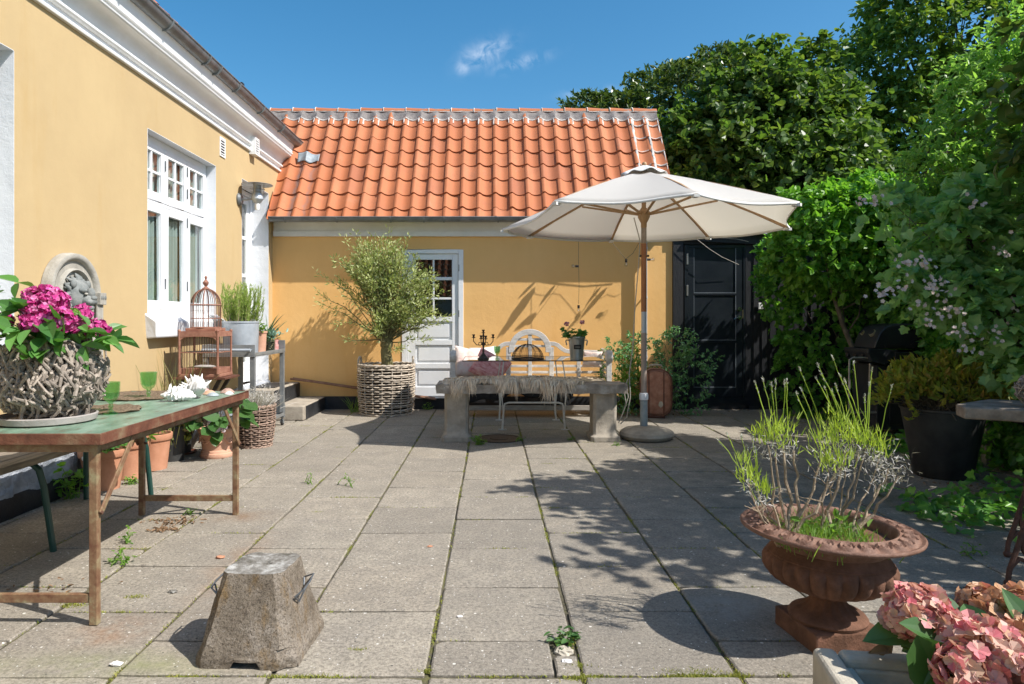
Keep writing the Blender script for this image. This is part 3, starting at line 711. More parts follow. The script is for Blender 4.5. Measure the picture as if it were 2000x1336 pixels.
# white door
dy = YW-.012
m = wmb(); fw = .075
m.box(dx0, dx0+fw, dy, YW+.12, dz0, dz1); m.box(dx1-fw, dx1, dy, YW+.12, dz0, dz1); m.box(dx0+fw, dx1-fw, dy, YW+.12, dz1-.06, dz1); m.box(dx0-.01, dx1+.01, dy-.02, YW+.12, dz0-.02, dz0)
m.build('door_frame', 'white_paint', ob, smooth=0, bevel=.004)
def zz(v): return H-(v-V0)*YW/F
def xx_(u): return (u-U0)*YW/F
L0, L1 = dx0+fw+.005, dx1-fw-.005
lt, lb = dz1-.065, dz0+.012; gx0, gx1 = xx_(811), xx_(883); gxm = xx_(846.5)
m = wmb(); yf = YW+.012; yb = YW+.055
m.box(L0, gx0, yf, yb, lb, lt); m.box(gx1, L1, yf, yb, lb, lt)
m.box(gx0, gx1, yf, yb, zz(507), lt)
zr = [(541, 547), (581, 585)]
for a, b in zr: m.box(gx0, gx1, yf+.006, yb-.006, zz(b), zz(a))
m.box(gxm-.013, gxm+.013, yf+.004, yb-.004, zz(619), zz(507))
for a, b in ((619, 628), (664, 674), (710, 720), (756, 774)): m.box(gx0, gx1, yf, yb, max(zz(b), lb), zz(a))
dl = m.build('door', 'white_paint', ob, smooth=0, bevel=.004)
m = wmb()
for a, b in ((628, 664), (674, 710), (720, 756)):
    m.box(gx0+.001, gx1-.001, yf+.026, yb-.004, zz(b), zz(a)); m.box(gx0+.045, gx1-.045, yf+.014, yf+.0255, zz(b)+.04, zz(a)-.04)
m.build('panel', 'white_paint', dl, smooth=0, bevel=.008)
for i, (xa, xb) in enumerate(((gx0, gxm), (gxm, gx1))):
    for (a, b) in ((507, 541), (547, 581), (585, 619)):
        m = wmb(); m.box(xa+.012, xb-.012, yf+.018, yf+.022, zz(b)+.003, zz(a)-.003); m.build('pane', 'window_glass', dl, smooth=0)
m = wmb(); m.box(dx0-.3, dx1+.3, YW+1.0, YW+1.02, 0, 2.6); m.build('interior', 'interior_dark', ob, smooth=0)
for v in (517, 606, 700):
    m = wmb(); m.tube([(L1+.012, yf-.018, zz(v)), (L1+.012, yf-.018, zz(v+13))], .009, 8); m.build('hinge', 'zinc', dl)
# lead flashing at the valley
def flash(a, b):
    x = -3.10+.34*a; s = (3.86-ZE)/st+.18*b+.03*math.sin(a*9)*(1-b)
    return roofpt(x, s, prof(1-((X0-x)/TW) % 1)*.9+.055+.05*b*(1-a))
m = wmb(); m.grid(flash, 14, 6); fo = m.build('lead_flashing', 'lead', ob); sm = fo.modifiers.new('thick', 'SOLIDIFY'); sm.thickness = .004

# ---------------------------------------------------------------- left house
hs_ = thing('yellow_house', 'large yellow plastered house on the left with white cornice and casement window', 'building', (XL, 4, 0))
hl = Vector((XL, 4, 0))
def hmb():
    m = MB(); m.T = Matrix.Translation(-hl); return m
HT = 3.76
holes = [(3.70, 4.857, 1.0, 3.27, .30), (6.75, 8.415, 1.43, 3.25, .115), (9.305, 10.404, .43, 3.28, .25)]
m = hmb(); ys = sorted({-2.0, 12.4, *[h[0] for h in holes], *[h[1] for h in holes]}); zs = sorted({.44, HT, *[h[2] for h in holes], *[h[3] for h in holes]})
for a, b in zip(ys[:-1], ys[1:]):
    for c, d in zip(zs[:-1], zs[1:]):
        if any(h[0] <= a and b <= h[1] and h[2] <= c and d <= h[3] for h in holes): continue
        m.add([(XL, a, c), (XL, b, c), (XL, b, d), (XL, a, d)], [(0, 1, 2, 3)])
m.add([(XL-.4, -2, 0), (XL, -2, 0), (XL, -2, HT), (XL-.4, -2, HT)], [(0, 1, 2, 3)]); m.add([(XL-.4, -2, 0), (XL-.4, 12.4, 0), (XL-.4, 12.4, HT), (XL-.4, -2, HT)], [(3, 2, 1, 0)])
m.add([(XL-.4, 12.4, 0), (XL, 12.4, 0), (XL, 12.4, HT), (XL-.4, 12.4, HT)], [(0, 1, 2, 3)])
m.build('wall', 'yellow_plaster', hs_, smooth=0, recalc=True)
for (a, b, c, d, dp) in holes:
    m = hmb(); x1 = XL-dp; w_ = .003
    m.box(x1, XL+w_, b, b+.004, c, d); m.box(x1, XL+w_, a-.004, a, c, d); m.box(x1, XL+w_, a, b, d, d+.004); m.box(x1, XL+w_-.004, a, b, c-.004, c)
    m.build('reveal', 'white_plaster', hs_, smooth=0)
# plinth: rough render over tar
def rough(a, b):
    y = 2.0+8.4*a; z = .13+.34*b+.02*mnoise.noise(Vector((y*2, 0, 5)))*(b > .9)
    return (XL+.03+.022*mnoise.noise(Vector((y*7, z*9, 1)))+.012*mnoise.noise(Vector((y*22, z*24, 3)))-.03*(b > .99), y, z)
m = hmb(); m.grid(rough, 420, 16); m.build('rough_plinth', 'rough_render', hs_, smooth=60)
def tar(a, b):
    y = 2.0+7.4*a; z = .15*b+.012*mnoise.noise(Vector((y*3, 2, 5)))*(b > .5); return (XL+.05+.012*mnoise.noise(Vector((y*5, z*9, 1)))-.02*(b > .95), y, z)
m = hmb(); m.grid(tar, 200, 5); m.build('tar_band', 'black_tar', hs_, smooth=60)
# cornice profile (X, Z) extruded along Y
cp = [(-.02, 3.72), (.030, 3.722), (.034, 3.735), (.030, 3.75), (.006, 3.757), (.005, 3.800), (.030, 3.803), (.044, 3.813), (.046, 3.826), (.036, 3.840), (.014, 3.846)]
for t in np.linspace(0, 1, 9)[1:]: cp.append((.014+.116*(1-math.cos(t*math.pi/2)), 3.846+.140*math.sin(t*math.pi/2)))
cp += [(.146, 3.988), (.158, 4.0), (.160, 4.012), (.148, 4.022), (.150, 4.030), (.166, 4.034), (.172, 4.046), (.168, 4.058), (.150, 4.064)]
for t in np.linspace(0, 1, 6)[1:]: cp.append((.150+.05*(1-math.cos(t*math.pi/2)), 4.064+.16*math.sin(t*math.pi/2)))
cp += [(.205, 4.26), (-.02, 4.26)]
cp = [(XL+a_, b_) for a_, b_ in cp]
m = hmb(); ya, yb = -2.0, 11.45; k = len(cp); NY = 60; vs = []
for j in range(NY+1):
    y = ya+(yb-ya)*j/NY
    for (x, z) in cp: vs.append((x, y, z+.003*mnoise.noise(Vector((y*.9, 1, z)))))
m.add(vs, [(j*k+i, j*k+(i+1) % k, (j+1)*k+(i+1) % k, (j+1)*k+i) for j in range(NY) for i in range(k)]+[tuple(range(k)), tuple(NY*k+i for i in range(k))])
m.build('cornice', 'white_trim', hs_, smooth=28)
# gutter on the left house
m = hmb(); gx, gz = XL+.185, 4.285; pr = gutter_profile(.088); k = len(pr); vs = []
for yy in (-2.0, 11.33):
    for s_ in (1.0, .93):
        for (a, b) in pr: vs.append((gx+a*s_, yy, gz+b*s_))
m.add(vs, [(i, i+1, 2*k+i+1, 2*k+i) for i in range(k-1)]+[(k+i, k+i+1, 3*k+i+1, 3*k+i) for i in range(k-1)]+[tuple(range(0, k)), tuple(range(2*k, 3*k))])
m.tube([(gx+.088, -2, gz+.004), (gx+.088, 11.33, gz+.004)], .010, 8)
hg = m.build('gutter', 'zinc', hs_)
for yy in (3.0, 3.7, 4.4, 5.15, 5.9, 6.7, 7.6, 8.5, 9.4, 10.3):
    m = hmb(); m.tube([(gx+a*1.05, yy, gz+b*1.05) for a, b in pr], .008, 6, sy=1.8)
    if yy in (2.8, 5.15, 7.6): m.build('bracket', 'zinc', hg); m = hmb(); m.tube([(gx+a*1.04, yy+.3, gz+b*1.04) for a, b in pr], .006, 6, sy=3.5)
    m.build('bracket', 'zinc', hg)
# roof of the left house, 43 degrees, pantiles along Y
m = hmb(); random.seed(2); pt = R(44.6); yy = -2.0
while yy < 8.75:
    w_ = .25
    for r in range(4):
        s0 = r*.34; s1 = s0+.36; jz = random.uniform(-.006, .006); vs = []
        for (s, lift) in ((s0, .035), (s1, .012)):
            for i in range(7):
                f = i/6; d = .045*math.cos(2*math.pi*(f-.1))+lift+jz
                vs.append((gx-.02-s*math.cos(pt)-d*math.sin(pt)*-1, yy+f*w_, gz+.0+s*math.sin(pt)+d*math.cos(pt)))
        m.add(vs, [(i, i+1, 8+i, 7+i) for i in range(6)])
    yy += w_
hr = m.build('roof', 'clay_tile', hs_, smooth=50, recalc=False)
m = hmb(); m.add([(gx-.05, -2, gz+.01), (gx-.05, 11.0, gz+.01), (gx-4, 11.0, gz+3.3), (gx-4, -2, gz+3.3)], [(0, 1, 2, 3)]); m.build('roof_underlay', 'black_tar', hr, smooth=0)
m = hmb(); m.box(gx-.12, gx+.03, 8.72, 8.80, gz+.02, gz+.10); m.build('verge_flashing', 'black_tar', hr, smooth=0)

# casement window
wn = thing('tmp', '', ''); bpy.data.objects.remove(wn)
wy0, wy1, wz0, wz1 = 6.75, 8.415, 1.43, 3.25; xf = XL-.115
m = hmb()
m.box(xf-.05, xf, wy0, wy0+.035, wz0, wz1); m.box(xf-.05, xf, wy1-.045, wy1, wz0, wz1); m.box(xf-.05, xf+.012, wy0+.035, wy1-.045, wz1-.07, wz1); m.box(xf-.05, xf+.03, wy0+.035, wy1-.045, wz0, wz0+.05)
m.box(xf-.05, xf+.012, wy0+.035, wy1-.045, 2.565, 2.60)
wf = m.build('window', 'white_paint', hs_, smooth=0, bevel=.004)
cols3 = [(wy0+.037, 7.315), (7.322, 7.845), (7.852, wy1-.047)]
for ci, (a, b) in enumerate(cols3):
    for (c, d, up) in ((2.605, wz1-.072, 1), (wz0+.055, 2.560, 0)):
        m = hmb(); fwd = .075 if up else .082; x0, x1 = xf-.03, xf+.016
        m.box(x0, x1, a, a+fwd, c, d); m.box(x0, x1, b-fwd, b, c, d); m.box(x0, x1, a+fwd, b-fwd, c, c+.09); m.box(x0, x1, a+fwd, b-fwd, d-.075, d)
        if up:
            ym = (a+b)/2; zm = (c+.09+d-.075)/2
            m.box(x0+.008, x1-.006, ym-.013, ym+.013, c+.09, d-.075); m.box(x0+.010, x1-.008, a+fwd, b-fwd, zm-.013, zm+.013)
        cs = m.build('casement', 'white_paint', wf, smooth=0, bevel=.004)
        m = hmb(); m.box(xf-.012, xf-.008, a+fwd-.01, b-fwd+.01, c+.08, d-.065); m.build('pane', 'window_glass', wf, smooth=0)
for v in ((7.318, 2.95), (7.848, 3.0), (7.848, 2.75), (7.848, 2.42), (7.318, 1.7), (7.848, 1.7)):
    m = hmb(); m.tube([(xf+.024, v[0], v[1]), (xf+.024, v[0], v[1]+.11)], .008, 8); m.build('hinge', 'zinc', wf)
def curt(y0, y1, z0, z1, x, mat):
    m = hmb(); m.grid(lambda a, b: (x+.025*math.sin(a*(y1-y0)*75), y0+(y1-y0)*a, z0+(z1-z0)*b), 60, 2); o = m.build('curtain', mat, wf); return o
for (a, b) in cols3:
    curt(a+.24, b-.03, 1.3, 3.3, xf-.075, 'curtain'); curt(a+.04, a+.27, 1.3, 3.3, xf-.15, 'curtain_tan')
m = hmb(); m.box(xf-2.5, xf-.13, 5.5, 9.2, .3, .32); m.box(xf-2.5, xf-2.48, 5.5, 9.2, .3, 3.6); m.box(xf-2.5, xf-.3, 9.2, 9.22, .3, 3.6); m.box(xf-2.5, xf-.3, 5.48, 5.5, .3, 3.6); m.box(xf-2.5, xf-.12, 5.5, 9.2, 3.5, 3.52)
m.build('interior', 'interior_dark', hs_, smooth=0)
# sill
m = hmb()
m.add([(XL-.1, 6.70, 1.446), (XL+.0, 6.70, 1.438), (XL+.11, 6.70, 1.36), (XL+.10, 6.73, 1.20), (XL, 6.73, 1.19), (XL-.1, 6.73, 1.19),
       (XL-.1, 8.47, 1.446), (XL+.0, 8.47, 1.438), (XL+.11, 8.47, 1.36), (XL+.10, 8.44, 1.20), (XL, 8.44, 1.19), (XL-.1, 8.44, 1.19)],
      [(0, 1, 2, 3, 4, 5), (11, 10, 9, 8, 7, 6), (0, 6, 7, 1), (1, 7, 8, 2), (2, 8, 9, 3), (3, 9, 10, 4), (4, 10, 11, 5)])
m.build('sill', 'white_plaster', wf, smooth=0, bevel=.012)
# doors of the left house
m = hmb(); x = XL-.30; a, b = 3.70, 4.857
m.box(x-.05, x, b-.06, b-.001, 1.002, 3.265); m.box(x-.05, x, a+.001, a+.06, 1.002, 3.265); m.box(x-.05, x, a+.06, b-.06, 3.19, 3.265); m.box(x-.05, x, a+.06, b-.06, 1.002, 1.06)
m.box(x-.045, x-.01, b-.17, b-.061, 1.061, 3.189); m.box(x-.045, x-.01, a+.061, a+.17, 1.061, 3.189); m.box(x-.045, x-.01, a+.171, b-.171, 3.05, 3.189); m.box(x-.045, x-.01, a+.171, b-.171, 1.061, 1.16)
d_ = m.build('window', 'white_paint', hs_, smooth=0, bevel=.004)
m = hmb(); m.box(x-.03, x-.025, a+.16, b-.16, 1.15, 3.06); m.build('pane', 'window_glass', d_, smooth=0)
m = hmb(); x = XL-.25; a, b = 9.305, 10.404
m.box(x-.05, x+.012, b-.075, b-.001, .45, 3.27); m.box(x-.05, x, a+.001, a+.06, .45, 3.27); m.box(x-.05, x, a+.06, b-.075, 3.2, 3.27)
m.box(x-.045, x-.01, b-.19, b-.077, .46, 3.19); m.box(x-.045, x-.01, a+.06, a+.17, .46, 3.19)
for (c, d) in ((.46, .75), (1.35, 1.42), (2.0, 2.05), (2.55, 2.6), (3.08, 3.19)): m.box(x-.044, x-.012, a+.17, b-.19, c, d)
d_ = m.build('entrance_door', 'white_paint', hs_, smooth=0, bevel=.004)
m = hmb(); m.box(x-.032, x-.028, a+.16, b-.18, .5, 3.15); m.build('pane', 'window_glass', d_, smooth=0)
for bx in ((x-2, x-.3, 9.0, 10.5, .4, .42), (x-1.5, x-1.48, 8, 11, .43, 3.5), (x-1.47, x-.06, 10.55, 10.57, .43, 3.5), (x-1.47, x-.06, 3.3, 3.32, .3, 3.5), (x-1.5, x-1.48, 3, 5.5, .3, 3.5), (x-1.47, x-.12, 4.99, 5.01, .3, 3.5)):
    m = hmb(); m.box(*bx); m.build('interior', 'interior_dark', d_, smooth=0)
# steps
m = hmb(); m.box(XL+.0, -2.56, 9.38, 10.585, 0, .20)
m.build('lower_step', 'stone', hs_, smooth=0, bevel=.015)
m = hmb(); m.box(XL+.0, -2.95, 9.30, 10.585, .20, .425); m.build('upper_step', 'stone', hs_, smooth=0, bevel=.015)
m = hmb(); m.box(XL+.02, -3.02, 9.6, 10.3, .427, .438); m.build('door_mat', 'black_tar', hs_, smooth=0)
m = hmb(); m.box(-2.568, -2.552, 9.50, 10.58, 0.002, .185); m.box(-2.958, -2.942, 9.34, 10.58, .203, .41); m.build('step_riser', 'black_tar', hs_, smooth=0)
# vents
for (yc, z, onc) in ((8.62, 3.53, 0), (9.66, 3.80, 1)):
    m = hmb(); x = XL+(.09 if onc else .012); hh = .12; ww = .085
    for (a, b, c, d) in ((-ww, -ww+.018, -hh, hh), (ww-.018, ww, -hh, hh), (-ww+.018, ww-.018, hh-.02, hh), (-ww+.018, ww-.018, -hh, -hh+.02)): m.box(XL+.001, x, yc+a, yc+b, z+c, z+d)
    for k in range(6):
        zc = z-hh+.035+k*.034; m.box(XL+.002, x-.003, yc-ww+.018, yc+ww-.018, zc, zc+.012)
    v_ = m.build('vent_grille', 'white_trim', hs_, smooth=0)
    m = hmb(); m.box(XL+.0005, XL+.001+(.05 if onc else 0), yc-ww+.01, yc+ww-.01, z-hh+.01, z+hh-.01); m.build('vent_opening', 'interior_dark', v_, smooth=0)

# ---------------------------------------------------------------- black shed
sh = thing('black_shed', 'black boarded shed with a black panelled door beside the ochre outbuilding', 'shed', (3.6, YW, 0)); sl = Vector((3.6, YW, 0))
def smb():
    m = MB(); m.T = Matrix.Translation(-sl); return m
sx0, sx1, sxd0, sxd1 = XR+.003, 5.6, xx_(1336), xx_(1455)
m = smb(); random.seed(5)
def boards(x0, x1, z0, z1, y):
    x = x0
    while x < x1-.01:
        w_ = min(.125, x1-x); j = random.uniform(0, .012); m.box(x+.003, x+w_-.003, y-.02-j, y+.0, z0, z1); m.box(x-.012, x+.012, y-.036-j, y-.021-j, z0, z1); x += w_
boards(sx0+.16, sxd0-.01, .05, 2.5, YW+.01); boards(sxd1+.01, sx1, .05, 2.6, YW+.01); boards(sxd0, sxd1, 2.54, 2.66, YW+.01)
m.box(sx0, sx0+.155, YW-.045, YW+.02, .0, 2.66)
m.box(sx0, sx1, YW+.03, YW+.1, 0, 2.6)
m.build('wall', 'black_board', sh, smooth=0)
m = smb(); m.prism([(sx0, 2.60), (sx1, 2.45), (sx1, 2.62), (sx0, 2.745)], 'y', YW-.07, YW-.045); m.build('fascia', 'black_board', sh, smooth=0)
m = smb(); m.add([(3.1, YW-.16, 2.755), (sx1, YW-.16, 2.62), (sx1, YW+2.2, 2.95), (3.1, YW+2.2, 3.05), (3.1, YW-.16, 2.735), (sx1, YW-.16, 2.60), (sx1, YW+2.2, 2.93), (3.1, YW+2.2, 3.03)],
      [(0, 1, 2, 3), (7, 6, 5, 4), (0, 4, 5, 1), (1, 5, 6, 2), (2, 6, 7, 3), (3, 7, 4, 0)]); m.build('roof', 'zinc_light', sh, smooth=0)
m = smb(); xa, xb = sxd0, sxd1; m.box(xa, xa+.05, YW-.03, YW+.02, .10, 2.52); m.box(xb-.035, xb, YW-.03, YW+.02, .10, 2.52); m.box(xa+.05, xb-.035, YW-.03, YW+.02, 2.48, 2.52); m.box(xa, xb, YW-.05, YW+.02, .10, .175)
m.build('door_frame', 'black_gloss', sh, smooth=0, bevel=.003)
m = smb(); a, b = xa+.055, xb-.04; pl, prr = xx_(1354), xx_(1437)
m.box(a, pl, YW-.022, YW+.02, .18, 2.475); m.box(prr, b, YW-.022, YW+.02, .18, 2.475)
for (c, d) in ((2.475, zz(480)), (zz(573), zz(577)-.0), (zz(665), zz(669)), (zz(757), .18)): m.box(pl, prr, YW-.022, YW+.02, min(c, d), max(c, d))
dr = m.build('door', 'black_gloss', sh, smooth=0, bevel=.003)
m = smb()
for (c, d) in ((480, 573), (577, 665), (669, 757)): m.box(pl+.001, prr-.001, YW-.008, YW+.01, zz(d)+.001, zz(c)-.001)
m.build('panel', 'black_gloss', dr, smooth=0)
m = smb()
for (c, d) in ((480, 573), (577, 665), (669, 757)):
    m.box(pl+.002, prr-.002, YW-.0225, YW-.009, zz(d)+.002, zz(d)+.014); m.box(prr-.012, prr-.002, YW-.0225, YW-.009, zz(d)+.014, zz(c)-.004); m.box(pl+.002, pl+.009, YW-.0225, YW-.009, zz(d)+.014, zz(c)-.004)
m.build('bead', 'grey_edge', dr, smooth=0)
for v in (496, 557):
    m = smb(); m.box(xa+.03, xa+.055, YW-.04, YW-.024, zz(v+21), zz(v)); m.build('hinge', 'steel_brushed', dr, smooth=0, bevel=.003)
m = smb(); p = BW(1443, 620); m.tube([(p.x, YW-.025, p.z), (p.x, YW-.045, p.z)], .032, 16); m.tube([(p.x, YW-.04, p.z), (p.x, YW-.08, p.z), (p.x-.05, YW-.085, p.z-.005), (p.x-.10, YW-.082, p.z-.03)], .010, 8); m.build('handle', 'chrome', dr)
m = smb(); p = BW(1443, 604); m.tube([(p.x, YW-.025, p.z), (p.x, YW-.042, p.z)], .033, 16); m.tube([(p.x, YW-.04, p.z), (p.x, YW-.05, p.z)], .014, 12); m.build('lock', 'chrome', dr)
m = smb(); m.box(b-.004, b+.005, YW-.028, YW-.02, zz(622), zz(605)); m.build('latch_plate', 'grill_ring', dr, smooth=0)
m = smb(); p = BW(1483, 598); m.box(p.x-.035, p.x+.035, YW-.07, YW-.04, p.z-.05, p.z+.05); m.build('outlet_box', 'white_trim', sh, smooth=0, bevel=.006)
m = smb(); m.box(xa, xb, YW-.03, YW+.05, .0, .098); m.box(xb+.05, sx1, YW-.04, YW, 0, .05); m.build('plinth', 'black_tar', sh, smooth=0)

# fence behind the ivy
fe = thing('boundary_fence', 'black board fence behind the ivy along the right side', 'fence', (5.6, 6, 0))
m = MB(); m.T = Matrix.Translation((-5.6, -6, 0)); y = .5
while y < 10.5: m.box(5.59, 5.62, y+.003, y+.137, .03, 2.2); y += .14
m.build('fence_boards', 'black_board', fe, smooth=0)
m = MB(); m.T = Matrix.Translation((-5.6, -6, 0))
for y in (1, 3, 5, 7, 9): m.box(5.63, 5.72, y, y+.09, 0, 2.25)
m.box(5.625, 5.66, .5, 10.5, .5, .58); m.box(5.625, 5.66, .5, 10.5, 1.8, 1.88); m.build('fence_frame', 'black_board', fe, smooth=0)

# neighbour house across the yard, behind the viewer, mirrored in the door panes
nh = thing('opposite_house', 'house across the yard with an orange tile roof, mirrored in the white door panes', 'building', (0, -9, 0))
m = MB(); m.box(-4, 1.6, -.2, .2, 0, 2.4); m.build('wall', 'white_plaster', nh, smooth=0)
m = MB()
for k in range(20):
    for r in range(8):
        x = -4.2+k*.3; s = r*.34; c = math.cos(R(48)); ss = math.sin(R(48)); vs = []
        for (sv, lf) in ((s, .05), (s+.36, .01)):
            for i in range(7):
                f = i/6; d = .05*math.cos(2*math.pi*f)+lf; vs.append((x+f*.3, .45-sv*c+d*ss, 2.35+sv*ss+d*c))
        m.add(vs, [(i, i+1, 8+i, 7+i) for i in range(6)])
m.build('roof', 'clay_tile', nh, smooth=50, recalc=False)

# ================================================================ THINGS ON THE PATIO
Z3 = Vector((0, 0, 0))
def soft(m): return m
# ---------------------------------------------------------------- parasol
px, py = 1.775, 8.03
um = thing('parasol', 'large white canvas parasol with wooden ribs standing behind the stone bench', 'parasol', (px, py, 0))
tips = []
for k in range(8):
    a = R(-87+45*k); r = 1.66 if k == 6 else 1.73; z = {0: 2.54, 7: 2.54, 6: 2.42, 5: 2.50, 4: 2.51, 3: 2.50, 2: 2.47, 1: 2.55}[k]
    tips.append(Vector((math.cos(a)*r, math.sin(a)*r-.03, z)))
APX = Vector((0, -.03, 3.11))
m = MB()
def canp(t0, t1, e, f, dz=0):
    c = t0.lerp(t1, e)
    sag = math.sin(math.pi*e)
    rim = c+(APX*0)+Vector((-c.x, -c.y, 0))*(.045*sag)
    p = APX.lerp(rim, f)
    prf = .018*math.sin(math.pi*f)*1.0
    p.z += prf - .05*sag*f*(1-f*.3) + dz
    p.z += .008*mnoise.noise(Vector((p.x*2.5, p.y*2.5, 3)))*f
    return p
for k in range(8):
    t0, t1 = tips[k], tips[(k+1) % 8]
    m.grid(lambda a, b: canp(t0, t1, a, b), 12, 10)
ca = m.build('canopy', 'canvas_fabric', um, smooth=9)
s = ca.modifiers.new('thick', 'SOLIDIFY'); s.thickness = .003
m = MB()
for k in range(8):
    t0, t1 = tips[k], tips[(k+1) % 8]
    m.grid(lambda a, b: canp(t0, t1, a, 1.0)+Vector((0, 0, -.028*b*(1-0*a))), 12, 1)
hm = m.build('hem', 'canvas', ca, smooth=40); s = hm.modifiers.new('thick', 'SOLIDIFY'); s.thickness = .004
# wavy vent cap on top
m = MB()
def capf(a, b):
    an = 2*math.pi*a; r = .02+.25*b; z = 3.165-.105*b**1.2+.016*b*math.sin(an*8+1)+.012*b*math.sin(an*3)
    return (math.cos(an)*r, math.sin(an)*r-.03, z)
m.grid(capf, 64, 5); cp_ = m.build('vent_cap', 'canvas', ca); s = cp_.modifiers.new('thick', 'SOLIDIFY'); s.thickness = .004
m = MB(); m.ell((0, -.03, 3.18), (.03, .03, .03), 12, 8); m.build('finial', 'wood_pole', um)
for k in range(8):
    m = MB(); a = APX+Vector((0, 0, -.06)); b = tips[k]+Vector((0, 0, -.028)); mid = a.lerp(b, .5); mid.z += .05
    pts = [a, a.lerp(mid, .5)+Vector((0, 0, .012)), mid, mid.lerp(b, .5)+Vector((0, 0, .012)), b]
    for i in range(4): m.beam(pts[i], pts[i+1], .020, .030)
    rb = m.build('rib', 'wood_pole', um, smooth=0)
    m = MB(); m.beam(Vector((0, -.0, 2.60))+Vector((math.cos(R(-87+45*k)), math.sin(R(-87+45*k)), 0))*.05, mid.lerp(a, -.0)+Vector((0, 0, -.03)), .022, .022); m.build('strut', 'wood_pole', um, smooth=0)
    m = MB(); d = Vector((tips[k].x, tips[k].y, 0)).normalized(); m.beam(tips[k]-d*.07+Vector((0, 0, -.03)), tips[k]+d*.012+Vector((0, 0, -.032)), .05, .03); m.build('rib_pocket', 'canvas', ca, smooth=0)
m = MB(); m.lathe([(.03, 2.44), (.034, 2.46), (.034, 2.50), (.05, 2.53), (.07, 2.57), (.07, 2.63), (.045, 2.66), (.03, 2.68)], 16); m.build('hub', 'wood_pole', um)
m = MB(); m.tube([(0, 0, 2.25), (0, 0, 3.12)], .026, 14); m.build('pole_top', 'wood_pole', um)
m = MB(); m.tube([(0, 0, 2.27), (0, 0, 2.46)], .031, 14); m.build('pole_collar', 'pole_grey', um)
m = MB(); m.tube([(0, 0, 1.47), (0, 0, 2.26)], .032, 14); m.build('pole_brown', 'pole_brown', um)
m = MB(); m.tube([(0, 0, 1.22), (0, 0, 1.47)], .030, 14); m.build('pole_sleeve', 'zinc_light', um)
m = MB(); m.tube([(0, 0, .45), (0, 0, 1.225)], .032, 14); m.build('pole_lower', 'pole_grey', um)
m = MB(); m.lathe([(.036, .44), (.048, .445), (.05, .46), (.05, .50), (.046, .52), (.036, .525)], 16, fr=lambda a, i: 1+.05*math.cos(a*8)); m.build('clamp_ring', 'white_paint', um)
m = MB(); m.lathe([(.044, .08), (.044, .44)], 16); m.build('base_pipe', 'pipe_blue', um)
m = MB(); m.lathe([(.27, 0), (.30, .02), (.315, .05), (.30, .085), (.25, .115), (.15, .135), (.06, .14), (.0, .14)], 40, c=(.02, -.05, 0), fr=lambda a, i: 1+.02*math.sin(a*3+1)); m.build('concrete_base', 'stone', um)
for (x, y, z, sx) in ((.055, 0, 2.12, 1), (-.05, 0, 2.12, -1)):
    m = MB(); m.tube([(0, 0, z), (x*1.1, 0, z)], .012, 8); m.build('peg', 'iron_dark', um)
# cord of the parasol
co = thing('hanging_cord', 'thin pale cord hanging loosely down the pole of the white parasol to the floor', 'cord', (px-.06, py, 0))
pts = [(1238, 425, 8.0), (1250, 470, 8.0), (1247, 520, 8.0), (1240, 600, 8.0), (1236, 680, 8.0), (1229, 730, 8.0), (1231, 775, 8.0), (1224, 815, 8.0), (1212, 828, 8.05)]
m = MB(); m.T = Matrix.Translation((-(px-.06), -py, 0)); m.tube([P(*q) for q in pts], .0065, 6); m.build('cord', 'rope', co)
m = MB(); m.T = Matrix.Translation((-(px-.06), -py, 0)); m.tube([P(*q) for q in [(1226, 740, 7.96), (1219, 765, 7.96), (1223, 790, 7.96), (1213, 815, 7.96), (1208, 826, 8.0)]], .006, 6); m.tube([P(*q) for q in [(1222, 748, 7.97), (1227, 775, 7.97), (1219, 800, 7.97)]], .006, 6); m.build('loop', 'rope', co)

# ---------------------------------------------------------------- stone bench
sb = thing('stone_bench', 'weathered stone slab bench on two carved pedestals with a sheepskin on it', 'bench', (.45, 7.98, 0))
m = MB(); random.seed(3)
def slabf(x0, x1, y0, y1, z0, z1, amp, seed, nx=40, ny=8):
    mm = MB(); import itertools
    def pt(x, y, z): 
        n = mnoise.noise_vector(Vector((x*6, y*6+seed, z*9))); n2 = mnoise.noise_vector(Vector((x*22, y*22+seed, z*22)))
        return Vector((x, y, z))+n*amp+n2*amp*.4
    mm.grid(lambda a, b: pt(x0+(x1-x0)*a, y0+(y1-y0)*b, z1), nx, ny); mm.grid(lambda a, b: pt(x0+(x1-x0)*a, y0+(y1-y0)*b, z0), nx, ny)
    mm.grid(lambda a, b: pt(x0+(x1-x0)*a, y0, z0+(z1-z0)*b), nx, 4); mm.grid(lambda a, b: pt(x0+(x1-x0)*a, y1, z0+(z1-z0)*b), nx, 4)
    mm.grid(lambda a, b: pt(x0, y0+(y1-y0)*a, z0+(z1-z0)*b), ny, 4); mm.grid(lambda a, b: pt(x1, y0+(y1-y0)*a, z0+(z1-z0)*b), ny, 4)
    return mm
mm = slabf(-1.075, 1.085, -.24, .24, .545, .645, .012, 1); mm.build('seat_slab', 'stone_dark', sb, smooth=50)
